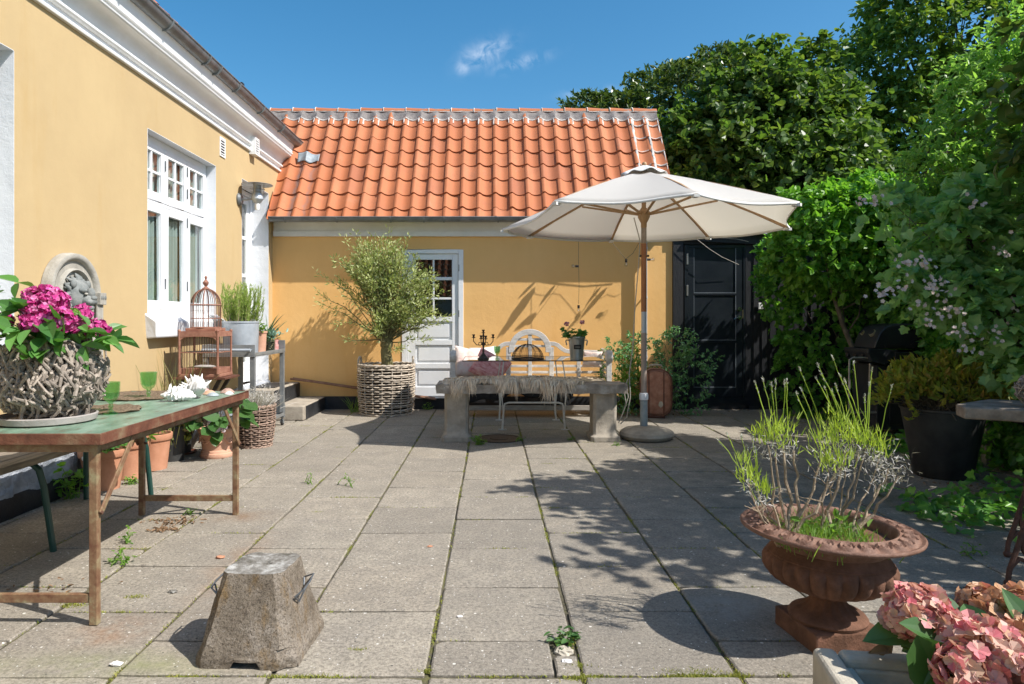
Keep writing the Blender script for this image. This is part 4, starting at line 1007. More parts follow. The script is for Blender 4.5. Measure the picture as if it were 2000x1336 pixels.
def pedestal(xc, flip):
    m = MB(); w_ = .135
    prf = [(.262, 0), (.262, .05), (.25, .06), (.225, .075), (.20, .105), (.185, .15), (.18, .20), (.195, .30), (.205, .40), (.20, .50), (.21, .545)]
    for (a, z), (b, z2) in zip(prf[:-1], prf[1:]):
        wa = w_*(1.0+.22*(z < .055)+.10*(.055 < z < .07)); wb = w_*(1.0+.22*(z2 < .055)+.10*(.055 < z2 < .07))
        ya, yb = a*.85, b*.85; c = .03
        ra = [(-wa, -ya+c), (-wa+c, -ya), (wa-c, -ya), (wa, -ya+c), (wa, ya-c), (wa-c, ya), (-wa+c, ya), (-wa, ya-c)]
        rb_ = [(-wb, -yb+c), (-wb+c, -yb), (wb-c, -yb), (wb, -yb+c), (wb, yb-c), (wb-c, yb), (-wb+c, yb), (-wb, yb-c)]
        vs = [(xc+x, y, z) for x, y in ra]+[(xc+x, y, z2) for x, y in rb_]
        m.add(vs, [(i, (i+1) % 8, 8+(i+1) % 8, 8+i) for i in range(8)])
    m.add([(xc+x, y, 0) for x, y in ((-.19, -.2), (.19, -.2), (.19, .2), (-.19, .2))], [(3, 2, 1, 0)])
    m.build('pedestal', 'stone', sb, smooth=25, bevel=.004)
pedestal(-.85, 1); pedestal(.84, -1)
# sheepskin
sk = thing('sheepskin', 'long haired cream sheepskin lying over the middle of the stone bench', 'sheepskin', (.25, 7.98, .65))
def skf(a, b):
    x = -.80+1.60*a; y = .2-.44*b; e = math.sin(a*math.pi)**.35
    z = .02+.05*e*math.sin(min(1, b*1.6+.2)*math.pi*.5)+.018*mnoise.noise(Vector((x*5, y*5, 2)))
    yy = y*(.75+.25*e+.1*mnoise.noise(Vector((x*3, 0, 7))))
    if b > .86: z -= (b-.86)*.12*(1+mnoise.noise(Vector((x*4, 9, 1))))
    return (x, yy, z)
m = MB(); m.grid(skf, 60, 16); m.build('hide', 'hair_base', sk)
rng = np.random.default_rng(8); n = 9000
a = rng.random(n); b = rng.random(n)**.8; Pn = np.array([skf(x, y) for x, y in zip(a, b)])
edge = (b > .75)
D = nrm(np.stack([rng.normal(size=n)*.25+np.sin(Pn[:, 0]*23)*.45-.15, -.7-rng.random(n)*.5, np.where(edge, -.35, .25)+rng.normal(size=n)*.15], 1))
dens = np.maximum(np.maximum(np.exp(-((Pn[:, 0]+.56)/.10)**2), .75*np.exp(-((Pn[:, 0]+.02)/.16)**2)), 1.15*np.exp(-((Pn[:, 0]-.42)/.20)**2))*(.75+.35*np.sin(Pn[:, 0]*61))
L = np.where(edge, .05+.15*np.clip(dens, 0, 1.2), .09)*rng.uniform(.6, 1.2, n)
blade_mesh('hair', Pn, D, L, .0105, 'hair_cream', sk, bend=np.where(edge, .75, .5), segs=4)

# ---------------------------------------------------------------- white garden bench
gb = thing('garden_bench', 'whitewashed wooden garden bench with arched slatted back against the ochre wall', 'bench', (.57, 10.0, 0)); gl = Vector((.57, 10.0, 0))
def gmb():
    m = MB(); m.T = Matrix.Translation(-gl); return m
BY = 10.33
def q(u, v, y=BY): p = P(u, v, y); return (p.x, p.z)
def strip(m, pts, w_, y0, y1):     # flat board following a curve in the XZ plane
    n = len(pts); L_ = []; R_ = []
    for i in range(n):
        a = Vector(pts[max(i-1, 0)]); b = Vector(pts[min(i+1, n-1)]); d = (b-a).normalized(); nn = Vector((-d.y, d.x)); c = Vector(pts[i])
        L_.append(c+nn*w_/2); R_.append(c-nn*w_/2)
    poly = L_+R_[::-1]
    vs = [(p.x, y0, p.y) for p in L_]+[(p.x, y0, p.y) for p in R_]+[(p.x, y1, p.y) for p in L_]+[(p.x, y1, p.y) for p in R_]
    fs = [(i, i+1, n+i+1, n+i) for i in range(n-1)]+[(2*n+i, 3*n+i, 3*n+i+1, 2*n+i+1) for i in range(n-1)]
    fs += [(i, 2*n+i, 2*n+i+1, i+1) for i in range(n-1)]+[(n+i, n+i+1, 3*n+i+1, 3*n+i) for i in range(n-1)]+[(0, n, 3*n, 2*n), (n-1, 3*n-1, 4*n-1, 2*n-1)][:1]+[(n-1, 3*n-1, 4*n-1, 2*n-1)]
    m.add(vs, fs)
cu, cv = 1035, 683
m = gmb(); arc = [q(cu+36*math.cos(t), cv-36*math.sin(t)*.97) for t in np.linspace(-.15, math.pi+.15, 22)]; strip(m, arc, .085, BY-.03, BY+.02); m.build('arch', 'white_wood', gb, smooth=40, bevel=.004)
for sgn in (1, -1):
    def s_(u): return cu+(u-cu)*sgn
    pts = [q(s_(1071), 671), q(s_(1083), 671.5), q(s_(1089), 674), q(s_(1097), 681), q(s_(1104), 685), q(s_(1114), 687), q(s_(1135), 687), q(s_(1160), 688), q(s_(1184), 689)]
    m = gmb(); strip(m, pts, .06, BY-.029, BY+.02); m.build('top_rail', 'white_wood', gb, smooth=40, bevel=.004)
for (u, v0, v1) in ((1035, 652, 742), (1077, 678, 742), (993, 678, 742), (1130, 690, 742), (940, 690, 742), (1175, 690, 800), (896, 690, 800)):
    m = gmb(); x, z1 = q(u, v0); _, z0 = q(u, v1); w_ = .028 if u not in (1077, 993) else .034; m.box(x-w_, x+w_, BY-.022, BY+.018, z0, z1); m.build('back_post', 'white_wood', gb, smooth=0, bevel=.004)
for (v, ua, ub) in ((663, 1005, 1066), (676, 1003, 1067), (702, 900, 1172), (715, 900, 1172), (727, 900, 1172)):
    m = gmb(); (xa, z), (xb, _) = q(ua, v), q(ub, v); m.box(xa, xb, BY-.012, BY+.008, z-.018, z+.018); m.build('slat', 'white_wood', gb, smooth=0, bevel=.003)
for x in (-.545, 1.655):
    m = gmb(); yc = 9.72; zc = .86; sc_ = []
    m.prism([(yc+.085*math.cos(t), zc+.085*math.sin(t)) for t in np.linspace(0, 2*math.pi, 24, endpoint=False)], 'x', x-.045, x+.045); m.build('arm_scroll', 'white_wood', gb, smooth=40, bevel=.006)
    m = gmb(); m.tube([(x, yc+.02, zc+.055), (x, yc+.2, zc+.03), (x, BY-.15, zc+.05), (x, BY-.02, zc+.055)], .028, 8, sy=1.5); m.build('arm_rail', 'white_wood', gb, smooth=40)
    m = gmb(); m.box(x-.035, x+.035, yc-.035, yc+.035, 0, zc-.06); m.build('leg', 'white_wood', gb, smooth=0, bevel=.004)
    m = gmb(); m.box(x-.03, x+.03, BY-.02, BY+.03, 0, .5); m.build('leg', 'white_wood', gb, smooth=0, bevel=.004)
    for k in range(3):
        m = gmb(); m.box(x-.012, x+.012, yc+.035, BY-.03, .55+.08*k, .585+.08*k); m.build('arm_slat', 'white_wood', gb, smooth=0, bevel=.003)
m = gmb()
for k in range(6): m.box(-.51, 1.62, 9.70+.1*k, 9.785+.1*k, .44, .463)
m.build('seat', 'white_wood', gb, smooth=0, bevel=.003)
m = gmb(); m.box(-.51, 1.62, 9.70, 9.725, .36, .438); m.build('apron', 'grey_wood', gb, smooth=0, bevel=.003)
m = gmb(); m.box(-.51, 1.62, 9.72, 9.76, .10, .165); m.build('stretcher', 'grey_wood', gb, smooth=0, bevel=.003)
o = slabf(-.49, 1.60, 9.715, 10.29, .466, .53, .008, 4, 40, 12); o.T = None
o.v = [p-gl for p in o.v]; cs = o.build('seat_pad', 'seat_cloth', gb, smooth=60)
m = gmb()
m.grid(lambda a, b: (-.45+1.6*a, 9.69-.012*b+.01*math.sin(a*40), .435-(.16+.05*math.sin(a*9)+.03*math.sin(a*23))*b), 60, 6); ck = m.build('dark_throw', 'cloth_dark', gb); s = ck.modifiers.new('thick', 'SOLIDIFY'); s.thickness = .006

# cushions
def cushion(name, label, mat, loc, w_, h_, th, rot, seed, piping=None):
    o = thing(name, label, 'cushion', loc); m = MB()
    def f(sgn):
        def g_(a, b):
            x, y = a*2-1, b*2-1
            e = (max(0, (1-x**4)*(1-y**4)))**.55
            k = 1-.09*(1-abs(x*y))*(max(abs(x), abs(y))**3)
            n = mnoise.noise(Vector((x*2.2+seed, y*2.2, seed)))*.16+mnoise.noise(Vector((x*6+seed, y*5, seed)))*.05
            return (x*w_/2*k, sgn*th/2*e*(1+n)+.015*n, y*h_/2*k)
        return g_
    m.grid(f(1), 24, 24); m.grid(f(-1), 24, 24); c = m.build('cover', mat, o, smooth=60)
    o.rotation_euler = rot; return o
c1 = cushion('cushion', 'pale pink patterned cushion propped upright in the left corner of the garden bench', 'cushion_pale', (-.33, 10.04, .75), .46, .46, .16, (R(-18), R(10), R(22)), 1)
c2 = cushion('cushion', 'rose red streaked cushion lying askew in front of the pale pink one', 'cushion_pink', (-.02, 9.86, .70), .50, .42, .19, (R(-26), R(27), R(-6)), 5)
c3 = cushion('cushion', 'off white scalloped cushion standing behind the candelabra on the garden bench', 'canvas', (-.12, 10.16, .80), .40, .36, .14, (R(-12), R(-4), R(4)), 9)
c4 = cushion('cushion', 'small pinkish grey cushion tucked beside the right arm of the garden bench', 'cushion_pale', (1.47, 10.05, .80), .30, .24, .12, (R(-15), 0, R(-30)), 3)

# ---------------------------------------------------------------- glass table
gt_ = thing('glass_table', 'rectangular glass topped table with thin white iron legs between the benches', 'table', (.53, 9.0, 0)); tl_ = Vector((.53, 9.0, 0))
def tmb():
    m = MB(); m.T = Matrix.Translation(-tl_); return m
m = tmb(); m.box(-.354, 1.41, 8.5, 9.5, .863, .873); m.build('glass_top', 'table_glass', gt_, smooth=0)
m = tmb()
m.T = Matrix.Translation(-tl_)
for (a, b) in (((-.354, 8.497), (1.41, 8.497)), ((-.354, 9.503), (1.41, 9.503)), ((-.357, 8.5), (-.357, 9.5)), ((1.413, 8.5), (1.413, 9.5))): m.beam((*a, .868), (*b, .868), .005, .013)
m.build('rim', 'iron_dark', gt_, smooth=0)
for (yf_, zt) in ((8.6, .34), (9.42, .46)):
    xa, xb = (.145, .905) if yf_ < 9 else (.115, .87)
    m = tmb(); r_ = .05
    pts = [(xa-.01, yf_, .01), (xa, yf_, .15), (xa+.01, yf_, zt-r_), (xa+.02, yf_, zt-.015), (xa+.07, yf_, zt), (xb-.07, yf_, zt), (xb-.02, yf_, zt-.015), (xb-.01, yf_, zt-r_), (xb, yf_, .15), (xb+.012, yf_, .01)]
    m.tube(pts, .012, 8); m.build('leg_loop', 'iron_white', gt_)
    for x in (xa-.01, xb+.012):
        m = tmb(); m.box(x-.05, x+.05, yf_-.012, yf_+.012, .002, .012); m.build('foot', 'iron_white', gt_, smooth=0)
    for (x, dx) in ((xa, -.02), (xb, .02)):
        m = tmb(); m.tube([(x+.005, yf_, .2), (x+dx*1.5, yf_, .55), (x-dx*.5, yf_+(.1 if yf_ < 9 else -.1), .862)], .008, 6); m.build('upright', 'iron_white', gt_)
for y in (8.72, 9.3):
    m = tmb(); m.tube([(.10, y, .855), (.93, y, .855)], .008, 6); m.build('crossbar', 'iron_white', gt_)
# candelabra
ZT = .874
cd = thing('candelabra', 'dark iron candelabra with five empty cups standing on the glass table', 'candelabra', (-.105, 8.85, ZT))
m = MB(); m.lathe([(.075, 0), (.075, .008), (.05, .025), (.03, .05), (.018, .065), (.012, .08), (.014, .10), (.010, .12), (.012, .15), (.014, .19), (.022, .205), (.012, .22), (.010, .25), (.014, .30), (.008, .325)], 8); m.build('stem', 'iron_dark', cd, smooth=30)
def cup(par, x, y, z):
    m = MB(); m.lathe([(.006, 0), (.026, .008), (.026, .012), (.010, .015), (.011, .022), (.018, .045), (.022, .047), (.018, .05), (.0, .04)], 12, c=(x, y, z)); m.build('cup', 'iron_dark', par)
cup(cd, 0, 0, .325)
for an in (R(5), R(178), R(-70), R(110)):
    dx_, dy_ = math.cos(an), math.sin(an); rr = .125 if abs(dx_) > .9 else .09
    m = MB(); m.tube([(0, 0, .20), (dx_*rr*.3, dy_*rr*.3, .175), (dx_*rr*.7, dy_*rr*.7, .18), (dx_*rr, dy_*rr, .225), (dx_*rr, dy_*rr, .265)], .006, 6); m.tube([(dx_*rr*.5, dy_*rr*.5, .18), (dx_*rr*.45, dy_*rr*.45, .21), (dx_*rr*.25, dy_*rr*.25, .215)], .005, 6); m.build('arm', 'iron_dark', cd)
    cup(cd, dx_*rr, dy_*rr, .265 if rr > .1 else .25)
def goblet(label, loc, h_, r_, group=None):
    o = thing('green_goblet', label, 'goblet', loc, 0, group); k = h_/.177; rr = r_/.046
    m = MB()
    prf = [(.0, 0.002), (.036*rr, .002), (.038*rr, .006), (.024*rr, .012), (.010*rr, .02), (.008*rr, .03*k), (.014*rr, .042*k), (.009*rr, .052*k), (.012*rr, .062*k), (.030*rr, .076*k), (.041*rr, .10*k), (.044*rr, .13*k), (.046*rr, .175*k), (.042*rr, .175*k), (.038*rr, .12*k), (.032*rr, .095*k), (.0, .08*k)]
    m.lathe(prf, 28, fr=lambda a, i: 1+(.035*math.cos(a*10) if 9 < i < 12 else 0)); m.build('glass', 'green_glass', o); return o
goblet('green stemmed glass goblet standing on the glass table beside the candelabra', (.072, 8.8, ZT), .165, .042, 'green goblets')
# wire dome
wd = thing('wire_dome', 'dark wire mesh food cover dome on the glass table', 'food cover', (.465, 8.86, ZT))
m = MB()
for z, r in ((.004, .205), (.035, .203)): m.tube([(r*math.cos(t), r*math.sin(t), z) for t in np.linspace(0, 2*math.pi, 40, endpoint=False)], .006 if z < .01 else .004, 6, closed=True)
m.tube([(0, 0, .19), (0, 0, .22), (.006, 0, .232), (-.006, 0, .236)], .007, 6); m.build('ring', 'iron_dark', wd)
m = MB()
for k in range(12):
    a = math.pi*2*k/12; m.tube([(.204*math.cos(t)*math.cos(a), .204*math.cos(t)*math.sin(a), .19*math.sin(t)) for t in np.linspace(0, math.pi/2, 10)], .0035, 5)
for k in range(7):
    t = (k+.7)/8*math.pi/2; m.tube([(.204*math.cos(t)*math.cos(a), .204*math.cos(t)*math.sin(a), .19*math.sin(t)) for a in np.linspace(0, 2*math.pi, 28, endpoint=False)], .0014, 4, closed=True)
for k in range(36):
    a = math.pi*2*(k+.5)/36; m.tube([(.204*math.cos(t)*math.cos(a), .204*math.cos(t)*math.sin(a), .19*math.sin(t)) for t in np.linspace(0, 1.3, 6)], .0012, 4)
m.build('wire_mesh', 'iron_dark', wd)
# ice bucket with geranium
ib = thing('ice_bucket', 'brushed steel ice bucket planted with a pink geranium on the glass table', 'plant bucket', (1.105, 8.95, ZT))
m = MB(); m.lathe([(.0, 0), (.083, 0), (.085, .01), (.093, .12), (.108, .265), (.114, .268), (.114, .285), (.106, .285), (.100, .24), (0, .235)], 32); m.build('bucket', 'steel_brushed', ib)
m = MB(); m.grid(lambda a, b: (.103*math.sin((a-.5)*.95)*(1+.03*b), -.1025*math.cos((a-.5)*.95)*(1+.04*b), .125+.055*b), 8, 2); pl_ = m.build('label_plate', 'plate_black', ib); s = pl_.modifiers.new('t', 'SOLIDIFY'); s.thickness = .003
m = MB()
for z in (.142, .153): m.grid(lambda a, b: (.1085*math.sin((a-.5)*.7), -.1085*math.cos((a-.5)*.7), z+.003*b), 6, 1)
m.build('lettering', 'lamp_metal', pl_, smooth=0)
for s_ in (1, -1):
    m = MB(); m.tube([(s_*.10, 0, .235), (s_*.13, 0, .24), (s_*.135, 0, .225)], .009, 6); m.tube([(s_*.135+.025*math.cos(t)*.3*s_, .028*math.sin(t), .20+.03*math.cos(t)) for t in np.linspace(0, 2*math.pi, 16, endpoint=False)], .005, 6, closed=True); m.build('ring_handle', 'steel_brushed', ib)
rng = np.random.default_rng(21)
def stems(par, ends, r, mat, root=(0, 0, 0), seed=0, name='stem', wob=.01, k=5, spread=.0):
    rg = np.random.default_rng(seed); n = len(ends); t = np.linspace(0, 1, k); ps = []; rs = []
    for e in ends:
        e = np.array(e, float); r0 = np.array(root, float)+rg.normal(size=3)*spread*np.array([1, 1, 0])
        mid = (r0+e)/2+np.array([(r0[0]-e[0])*.12, (r0[1]-e[1])*.12, .12*abs(e[2]-r0[2])])
        c = (1-t)[:, None]**2*r0+2*((1-t)*t)[:, None]*mid+(t**2)[:, None]*e+rg.normal(size=(k, 3))*wob*np.sin(t*math.pi)[:, None]
        ps.append(c); rs.append(r*(1-.55*t))
    return twig_mesh(name, np.array(ps), np.array(rs), mat, par, 5)
ends = [(rng.uniform(-.2, .11), rng.uniform(-.1, .1), rng.uniform(.27, .36)) for _ in range(26)]
stems(ib, ends, .004, 'leaf_weed', (0, 0, .22), 2, spread=.03)
Pn = np.repeat(np.array(ends), 2, 0)+rng.normal(size=(52, 3))*.02; A = nrm(np.concatenate([rng.normal(size=(52, 2)), rng.normal(size=(52, 1))*.3], 1)); Nn = nrm(rng.normal(size=(52, 3))*.4+np.array([0, -.4, 1]))
leaf_mesh('leaves', Pn, A, Nn, .065, 'leaf_hydrangea', ib, W=1.0, shape=LEAF_GRAPE)
def flowerhead(rng, c, r, n, L, mat, par, name='flower_head', squash=.8, petals=4, low=-.25):
    c = np.array(c); d = rdir(rng, n*2); d = d[d[:, 2] > low][:n]; n = len(d)
    ctr = c+d*np.array([r, r, r*squash])*rng.uniform(.80, 1.08, (n, 1)); nn = nrm(d+rng.normal(size=(n, 3))*.5)
    u = nrm(np.cross(nn, rng.normal(size=(n, 3)))); v = np.cross(nn, u); PP = []; AA = []; NN = []
    for k in range(petals):
        a = 2*math.pi*k/petals; ax = u*math.cos(a)+v*math.sin(a); PP.append(ctr); AA.append(nrm(ax+nn*.25)); NN.append(nn)
    return leaf_mesh(name, np.concatenate(PP), np.concatenate(AA), np.concatenate(NN), L*np.tile(rng.uniform(.75, 1.15, n), petals), mat, par, W=1.05, shape=[(.35, .42), (.75, .46)], fold=.2, curl=.12)
fh = [(-.13, -.03, .45), (.075, -.03, .47)]
stems(ib, fh, .003, 'leaf_weed', (0, 0, .25), 4)
for c in fh: flowerhead(rng, c, .028, 26, .016, 'petal_pink', ib, low=-.9, petals=5)

# ---------------------------------------------------------------- string lights
sl_ = thing('string_lights', 'thin dark string of clear bulbs hanging from the eave behind the parasol', 'string lights', (1.3, 10.3, 2.6)); o_ = Vector((1.3, 10.3, 2.6))
def qb(u, v, y=10.3): return P(u, v, y)
m = MB(); m.T = Matrix.Translation(-o_)
m.tube([qb(1130, 455), qb(1130, 505), qb(1131, 560), qb(1130, 594)], .0028, 5)
m.tube([qb(1130, 455), qb(1140, 465), qb(1158, 467), qb(1175, 463), qb(1188, 466), qb(1205, 485), qb(1222, 506)], .0028, 5)
m.tube([qb(1222, 506), qb(1236, 495), qb(1247, 476), qb(1258, 466), qb(1272, 473), qb(1282, 465), qb(1298, 470), qb(1310, 463)], .0028, 5)
m.build('cable', 'iron_dark', sl_)
for (u, v, dx_, dz_) in ((1130, 520, -1, 0), (1130, 596, 0, -1), (1223, 506, 0, -1), (1264, 507, 1, 0)):
    c = qb(u, v)-o_; m = MB(); d = Vector((dx_, 0, dz_)); m.tube([c-d*.0, c+d*.05], .018, 10); sk_ = m.build('socket', 'plate_black', sl_)
    m = MB(); e = c+d*.085; m.ell(e, (.03, .03, .03), 14, 10); m.build('bulb', 'bulb_glass', sk_)
    m = MB(); m.tube([e-d*.03, e, e+Vector((.008, 0, .008))], .004, 5); m.build('filament', 'opal', sk_)
wc = thing('wire_cable', 'thin white cable sagging across the top of the black shed door', 'cable', (3.2, 10.4, 2.5)); o_ = Vector((3.2, 10.4, 2.5))
m = MB(); m.T = Matrix.Translation(-o_); m.tube([P(1350, 455, 10.45), P(1362, 468, 10.45), P(1385, 486, 10.45), P(1410, 502, 10.45), P(1443, 517, 10.5)], .0045, 6)
m.tube([P(1368, 462, 10.45), P(1400, 464, 10.5), P(1440, 467, 10.5), P(1462, 472, 10.5)], .004, 6); m.build('cable', 'rope', wc)

# copper pipes along the back wall
cpp = thing('copper_pipe', 'thin brown pipe running along the foot of the ochre wall towards the white door', 'pipe', (-2, 10.5, .3)); o_ = Vector((-2, 10.5, .3))
m = MB(); m.T = Matrix.Translation(-o_); m.tube([P(567, 740, 10.5), P(620, 747, 10.5), P(700, 759, 10.5), P(810, 774, 10.5), P(852, 780, 10.45)], .014, 8); m.tube([P(572, 738, 10.53), P(690, 755, 10.53), P(800, 771, 10.53), P(850, 777, 10.5)], .010, 8); m.build('pipe', 'copper', cpp)
# wall lamp
lp = thing('wall_lamp', 'layered metal disc wall lamp over the entrance door of the yellow house', 'wall lamp', (XL, 9.18, 3.09))
def disc(m, c, r, z, th=.006, dome=.02): m.lathe([(0, z+dome+th), (r*.6, z+dome*.6+th), (r, z+th*.5), (r, z), (r*.6, z+dome*.6), (0, z+dome)], 36, c=c)
LC = (.215, .1, 0)
m = MB(); disc(m, LC, .205, .10, dome=.025); m.build('shade', 'lamp_metal', lp)
for (r, z) in ((.10, .045), (.09, .0)):
    m = MB(); disc(m, LC, r, z, .004, .015); m.build('ring', 'lamp_metal', lp)
m = MB(); m.lathe([(.05, .10), (.052, .0), (.075, -.05), (.078, -.09), (.05, -.13), (.03, -.15), (0, -.15)], 20, c=LC); m.build('lamp_body', 'zinc_light', lp)
m = MB(); m.lathe([(.03, -.15), (.034, -.19), (.028, -.235), (0, -.24)], 16, c=LC); m.build('diffuser', 'opal', lp)
for k in range(3):
    a = k*2.1+.4; m = MB(); m.tube([(LC[0]+.085*math.cos(a), LC[1]+.085*math.sin(a), -.04), (LC[0]+.085*math.cos(a), LC[1]+.085*math.sin(a), .12)], .004, 5); m.build('rod', 'lamp_metal', lp)
m = MB(); m.tube([(.035, 0, -.11), (.10, .03, -.11), (LC[0], LC[1], -.07)], .014, 8); m.build('arm', 'lamp_metal', lp)
m = MB(); m.T = Matrix.Rotation(R(90), 4, 'Y'); m.lathe([(.085, .002), (.085, .02), (.06, .045), (0, .05)], 24, c=(.11, 0, 0)); m.build('wall_rose', 'zinc', lp)
m = MB(); m.beam((.0, .10, .12), (.22, .10, .13), .012, .02); m.build('bracket', 'lamp_metal', lp, smooth=0)
# drain cover
dc = MB(); dc.lathe([(.27, .002), (.27, .012), (.235, .013), (.23, .008), (.11, .008), (.108, .014), (.06, .014), (0, .012)], 36)
o = dc.build('drain_cover', 'iron_dark'); o.location = (.09, 7.95, .0); tag(o, 'round dark iron drain cover in the shade beneath the stone bench', 'drain cover')

# suitcase
su = thing('suitcase', 'worn brown leather suitcase standing on end in front of the shrub', 'suitcase', (2.31, 9.70, 0), R(-8))
def rrect(w_, h_, r_, n=6):
    pts = []
    for (cx, cz, a0) in ((w_/2-r_, h_-r_, 0), (-w_/2+r_, h_-r_, 90), (-w_/2+r_, r_, 180), (w_/2-r_, r_, 270)):
        for k in range(n+1):
            a = R(a0+90*k/n); pts.append((cx+r_*math.cos(a), cz+r_*math.sin(a)))
    return pts
def bulged(m, w_, h_, r_, y0, y1, amp):
    rings = []
    for t in (0, .02, .06, .12, .22, .5, .78, .88, .94, .98, 1):
        s_ = .84+.16*(1-abs(2*t-1)**5)+amp*math.sin(math.pi*t)*.4; rings.append([(x*s_, y0+(y1-y0)*t, h_/2+(z-h_/2)*s_) for x, z in rrect(w_, h_, r_)])
    k = len(rings[0]); vs = [p for r in rings for p in r]
    m.add(vs, [(j*k+i, j*k+(i+1) % k, (j+1)*k+(i+1) % k, (j+1)*k+i) for j in range(10) for i in range(k)]+[tuple(range(k)), tuple(10*k+i for i in range(k))])
m = MB(); m.T = Matrix.Translation((0, 0, .025)); bulged(m, .42, .66, .17, -.12, .12, .10); m.build('body', 'suitcase', su, smooth=50, bevel=.01)
for x in (-.105, .10):
    m = MB(); m.tube([(x, -.118, .06), (x, -.123, .2), (x, -.123, .5), (x, -.118, .66)], .010, 6); m.build('seam', 'leather_dark', su)
for y in (-.115, .115):
    m = MB(); m.T = Matrix.Translation((0, 0, .025)); m.tube([(x*1.0, y, z) for x, z in rrect(.42, .66, .17)], .009, 6, closed=True); m.build('piping', 'leather_dark', su)
m = MB(); m.tube([(-.09, 0, .71), (-.08, 0, .735), (0, 0, .745), (.08, 0, .735), (.09, 0, .71)], .014, 8); m.build('handle', 'stone_pale', su)
m = MB(); m.ell((.06, -.117, .20), (.035, .008, .045), 14, 8, .2, 3); m.build('sticker', 'stone_pale', su)
m = MB(); m.box(-.14, .12, -.09, .09, 0, .035); m.build('foot', 'leather_dark', su, smooth=0)

# ================================================================ BASKETS, POTS, LEFT SIDE
def woven(par, mat, rb, rt, h_, rows, ns, rs, bulge=0, name='weave'):
    rng = np.random.default_rng(int(rows*7)); m = MB(); seg = ns*4
    for k in range(rows):
        t = (k+.5)/rows; r = rb+(rt-rb)*t+bulge*math.sin(math.pi*t); z = h_*t; jz = rng.normal()*rs*.25; ph = rng.uniform(0, 6)
        pts = []
        for i in range(seg):
            a = 2*math.pi*i/seg; o = rs*1.05*math.cos(ns*a/2*2+(math.pi if k % 2 else 0)+0)
            pts.append((math.cos(a)*(r+o), math.sin(a)*(r+o), z+jz+rs*.5*math.sin(a*3+ph)))
        m.tube(pts, rs*.95, 6, closed=True, sy=.9)
    o = m.build(name, mat, par, smooth=60, recalc=False)
    m = MB()
    for i in range(ns*1):
        a = 2*math.pi*(i+.5)/ns
        m.tube([(math.cos(a)*(rb+(rt-rb)*t+bulge*math.sin(math.pi*t)), math.sin(a)*(rb+(rt-rb)*t+bulge*math.sin(math.pi*t)), h_*t) for t in np.linspace(0, 1.02, 6)], rs*.8, 5)
    m.build('stake', mat, par, smooth=60, recalc=False)
    for zz_, r, q_ in ((h_+rs*.6, rt, 1.5), (rs, rb, 1.2)):
        m = MB()
        for ph in (0, math.pi):
            m.tube([((r+rs*.8*math.cos(i*.9+ph))*math.cos(2*math.pi*i/90), (r+rs*.8*math.cos(i*.9+ph))*math.sin(2*math.pi*i/90), zz_+rs*.9*math.sin(i*.9+ph)) for i in range(90)], rs*q_*.8, 6, closed=True)
        m.build('rim', mat, par, smooth=60, recalc=False)
    return o
# olive in basket
ol = thing('basket_planter', 'large round pale wicker basket with two ear handles under the olive tree', 'basket', (-1.545, 10.13, 0))
woven(ol, 'wicker_pale', .375, .405, .71, 21, 18, .0115, .015)
m = MB(); m.lathe([(.34, .03), (.375, .66), (0, .66)], 32); m.build('soil', 'soil', ol)
for s_ in (1, -1):
    m = MB(); m.tube([(s_*.395, -.07, .66), (s_*.40, -.065, .79), (s_*.39, -.03, .83), (s_*.385, .03, .83), (s_*.385, .065, .79), (s_*.385, .07, .66)], .016, 8); m.build('handle', 'wicker_pale', ol)
ot = thing('olive_tree', 'bushy silvery olive tree growing out of the pale wicker basket', 'tree', (-1.545, 10.13, .66))
rng = np.random.default_rng(77)
BLB = [(.0, -.10, 1.15, .62, .36, .62), (-.35, -.12, 1.35, .34, .30, .42), (.38, -.12, 1.20, .42, .30, .45), (.05, -.1, .62, .36, .28, .28), (-.05, -.08, 1.62, .40, .26, .34), (.45, -.15, .85, .34, .24, .26)]
olroot = (0, 0, -.05)
t = np.linspace(0, 1, 6)
m = MB(); m.tube([(0, 0, -.1), (.01, 0, .1), (-.01, .01, .25), (.01, 0, .36), (0, 0, .46)], [.095, .085, .078, .075, .05], 12); m.ell((.0, 0, .36), (.09, .085, .10), 14, 10, .35, 3, 4); m.build('trunk', 'bark_olive', ot, smooth=60)
sh_n = 210; Ds = rdir(rng, sh_n*3); Ds = Ds[(Ds[:, 2] > -.25)][:sh_n]; sh_n = len(Ds)
Ends = []
for d in Ds:
    b = BLB[rng.integers(len(BLB))]; e = np.array(b[:3])+d*np.array(b[3:])*rng.uniform(.75, 1.12); e[1] = min(e[1], .33); Ends.append(e)
extra = [(-1.02, -.1, 1.42), (-.98, -.15, .98), (-1.0, 0, 1.12), (-.75, -.2, 1.62), (-.62, -.1, 1.92), (.05, -.1, 2.02), (.35, -.15, 1.92), (.88, -.2, 1.16), (.98, -.2, .78), (.92, -.2, .70), (-.78, -.2, .66), (.30, -.2, .30), (.72, -.2, 1.4), (-.42, -.2, 2.0), (-.22, -.1, 1.98), (.66, -.2, .42), (-.6, -.1, .45)]
Ends = np.array(Ends+[np.array(e) for e in extra]); n = len(Ends); k = 6; tt = np.linspace(0, 1, k)
r0 = np.array([0, 0, .40])+rng.normal(size=(n, 3))*np.array([.03, .03, .05]); mid = r0*.5+Ends*.5+np.stack([-(Ends[:, 0])*.12, -Ends[:, 1]*.1, .14*np.abs(Ends[:, 2]-.4)], 1)
paths = ((1-tt)**2)[None, :, None]*r0[:, None]+(2*(1-tt)*tt)[None, :, None]*mid[:, None]+(tt**2)[None, :, None]*Ends[:, None]+rng.normal(size=(n, k, 3))*.03*np.sin(tt*math.pi)[None, :, None]
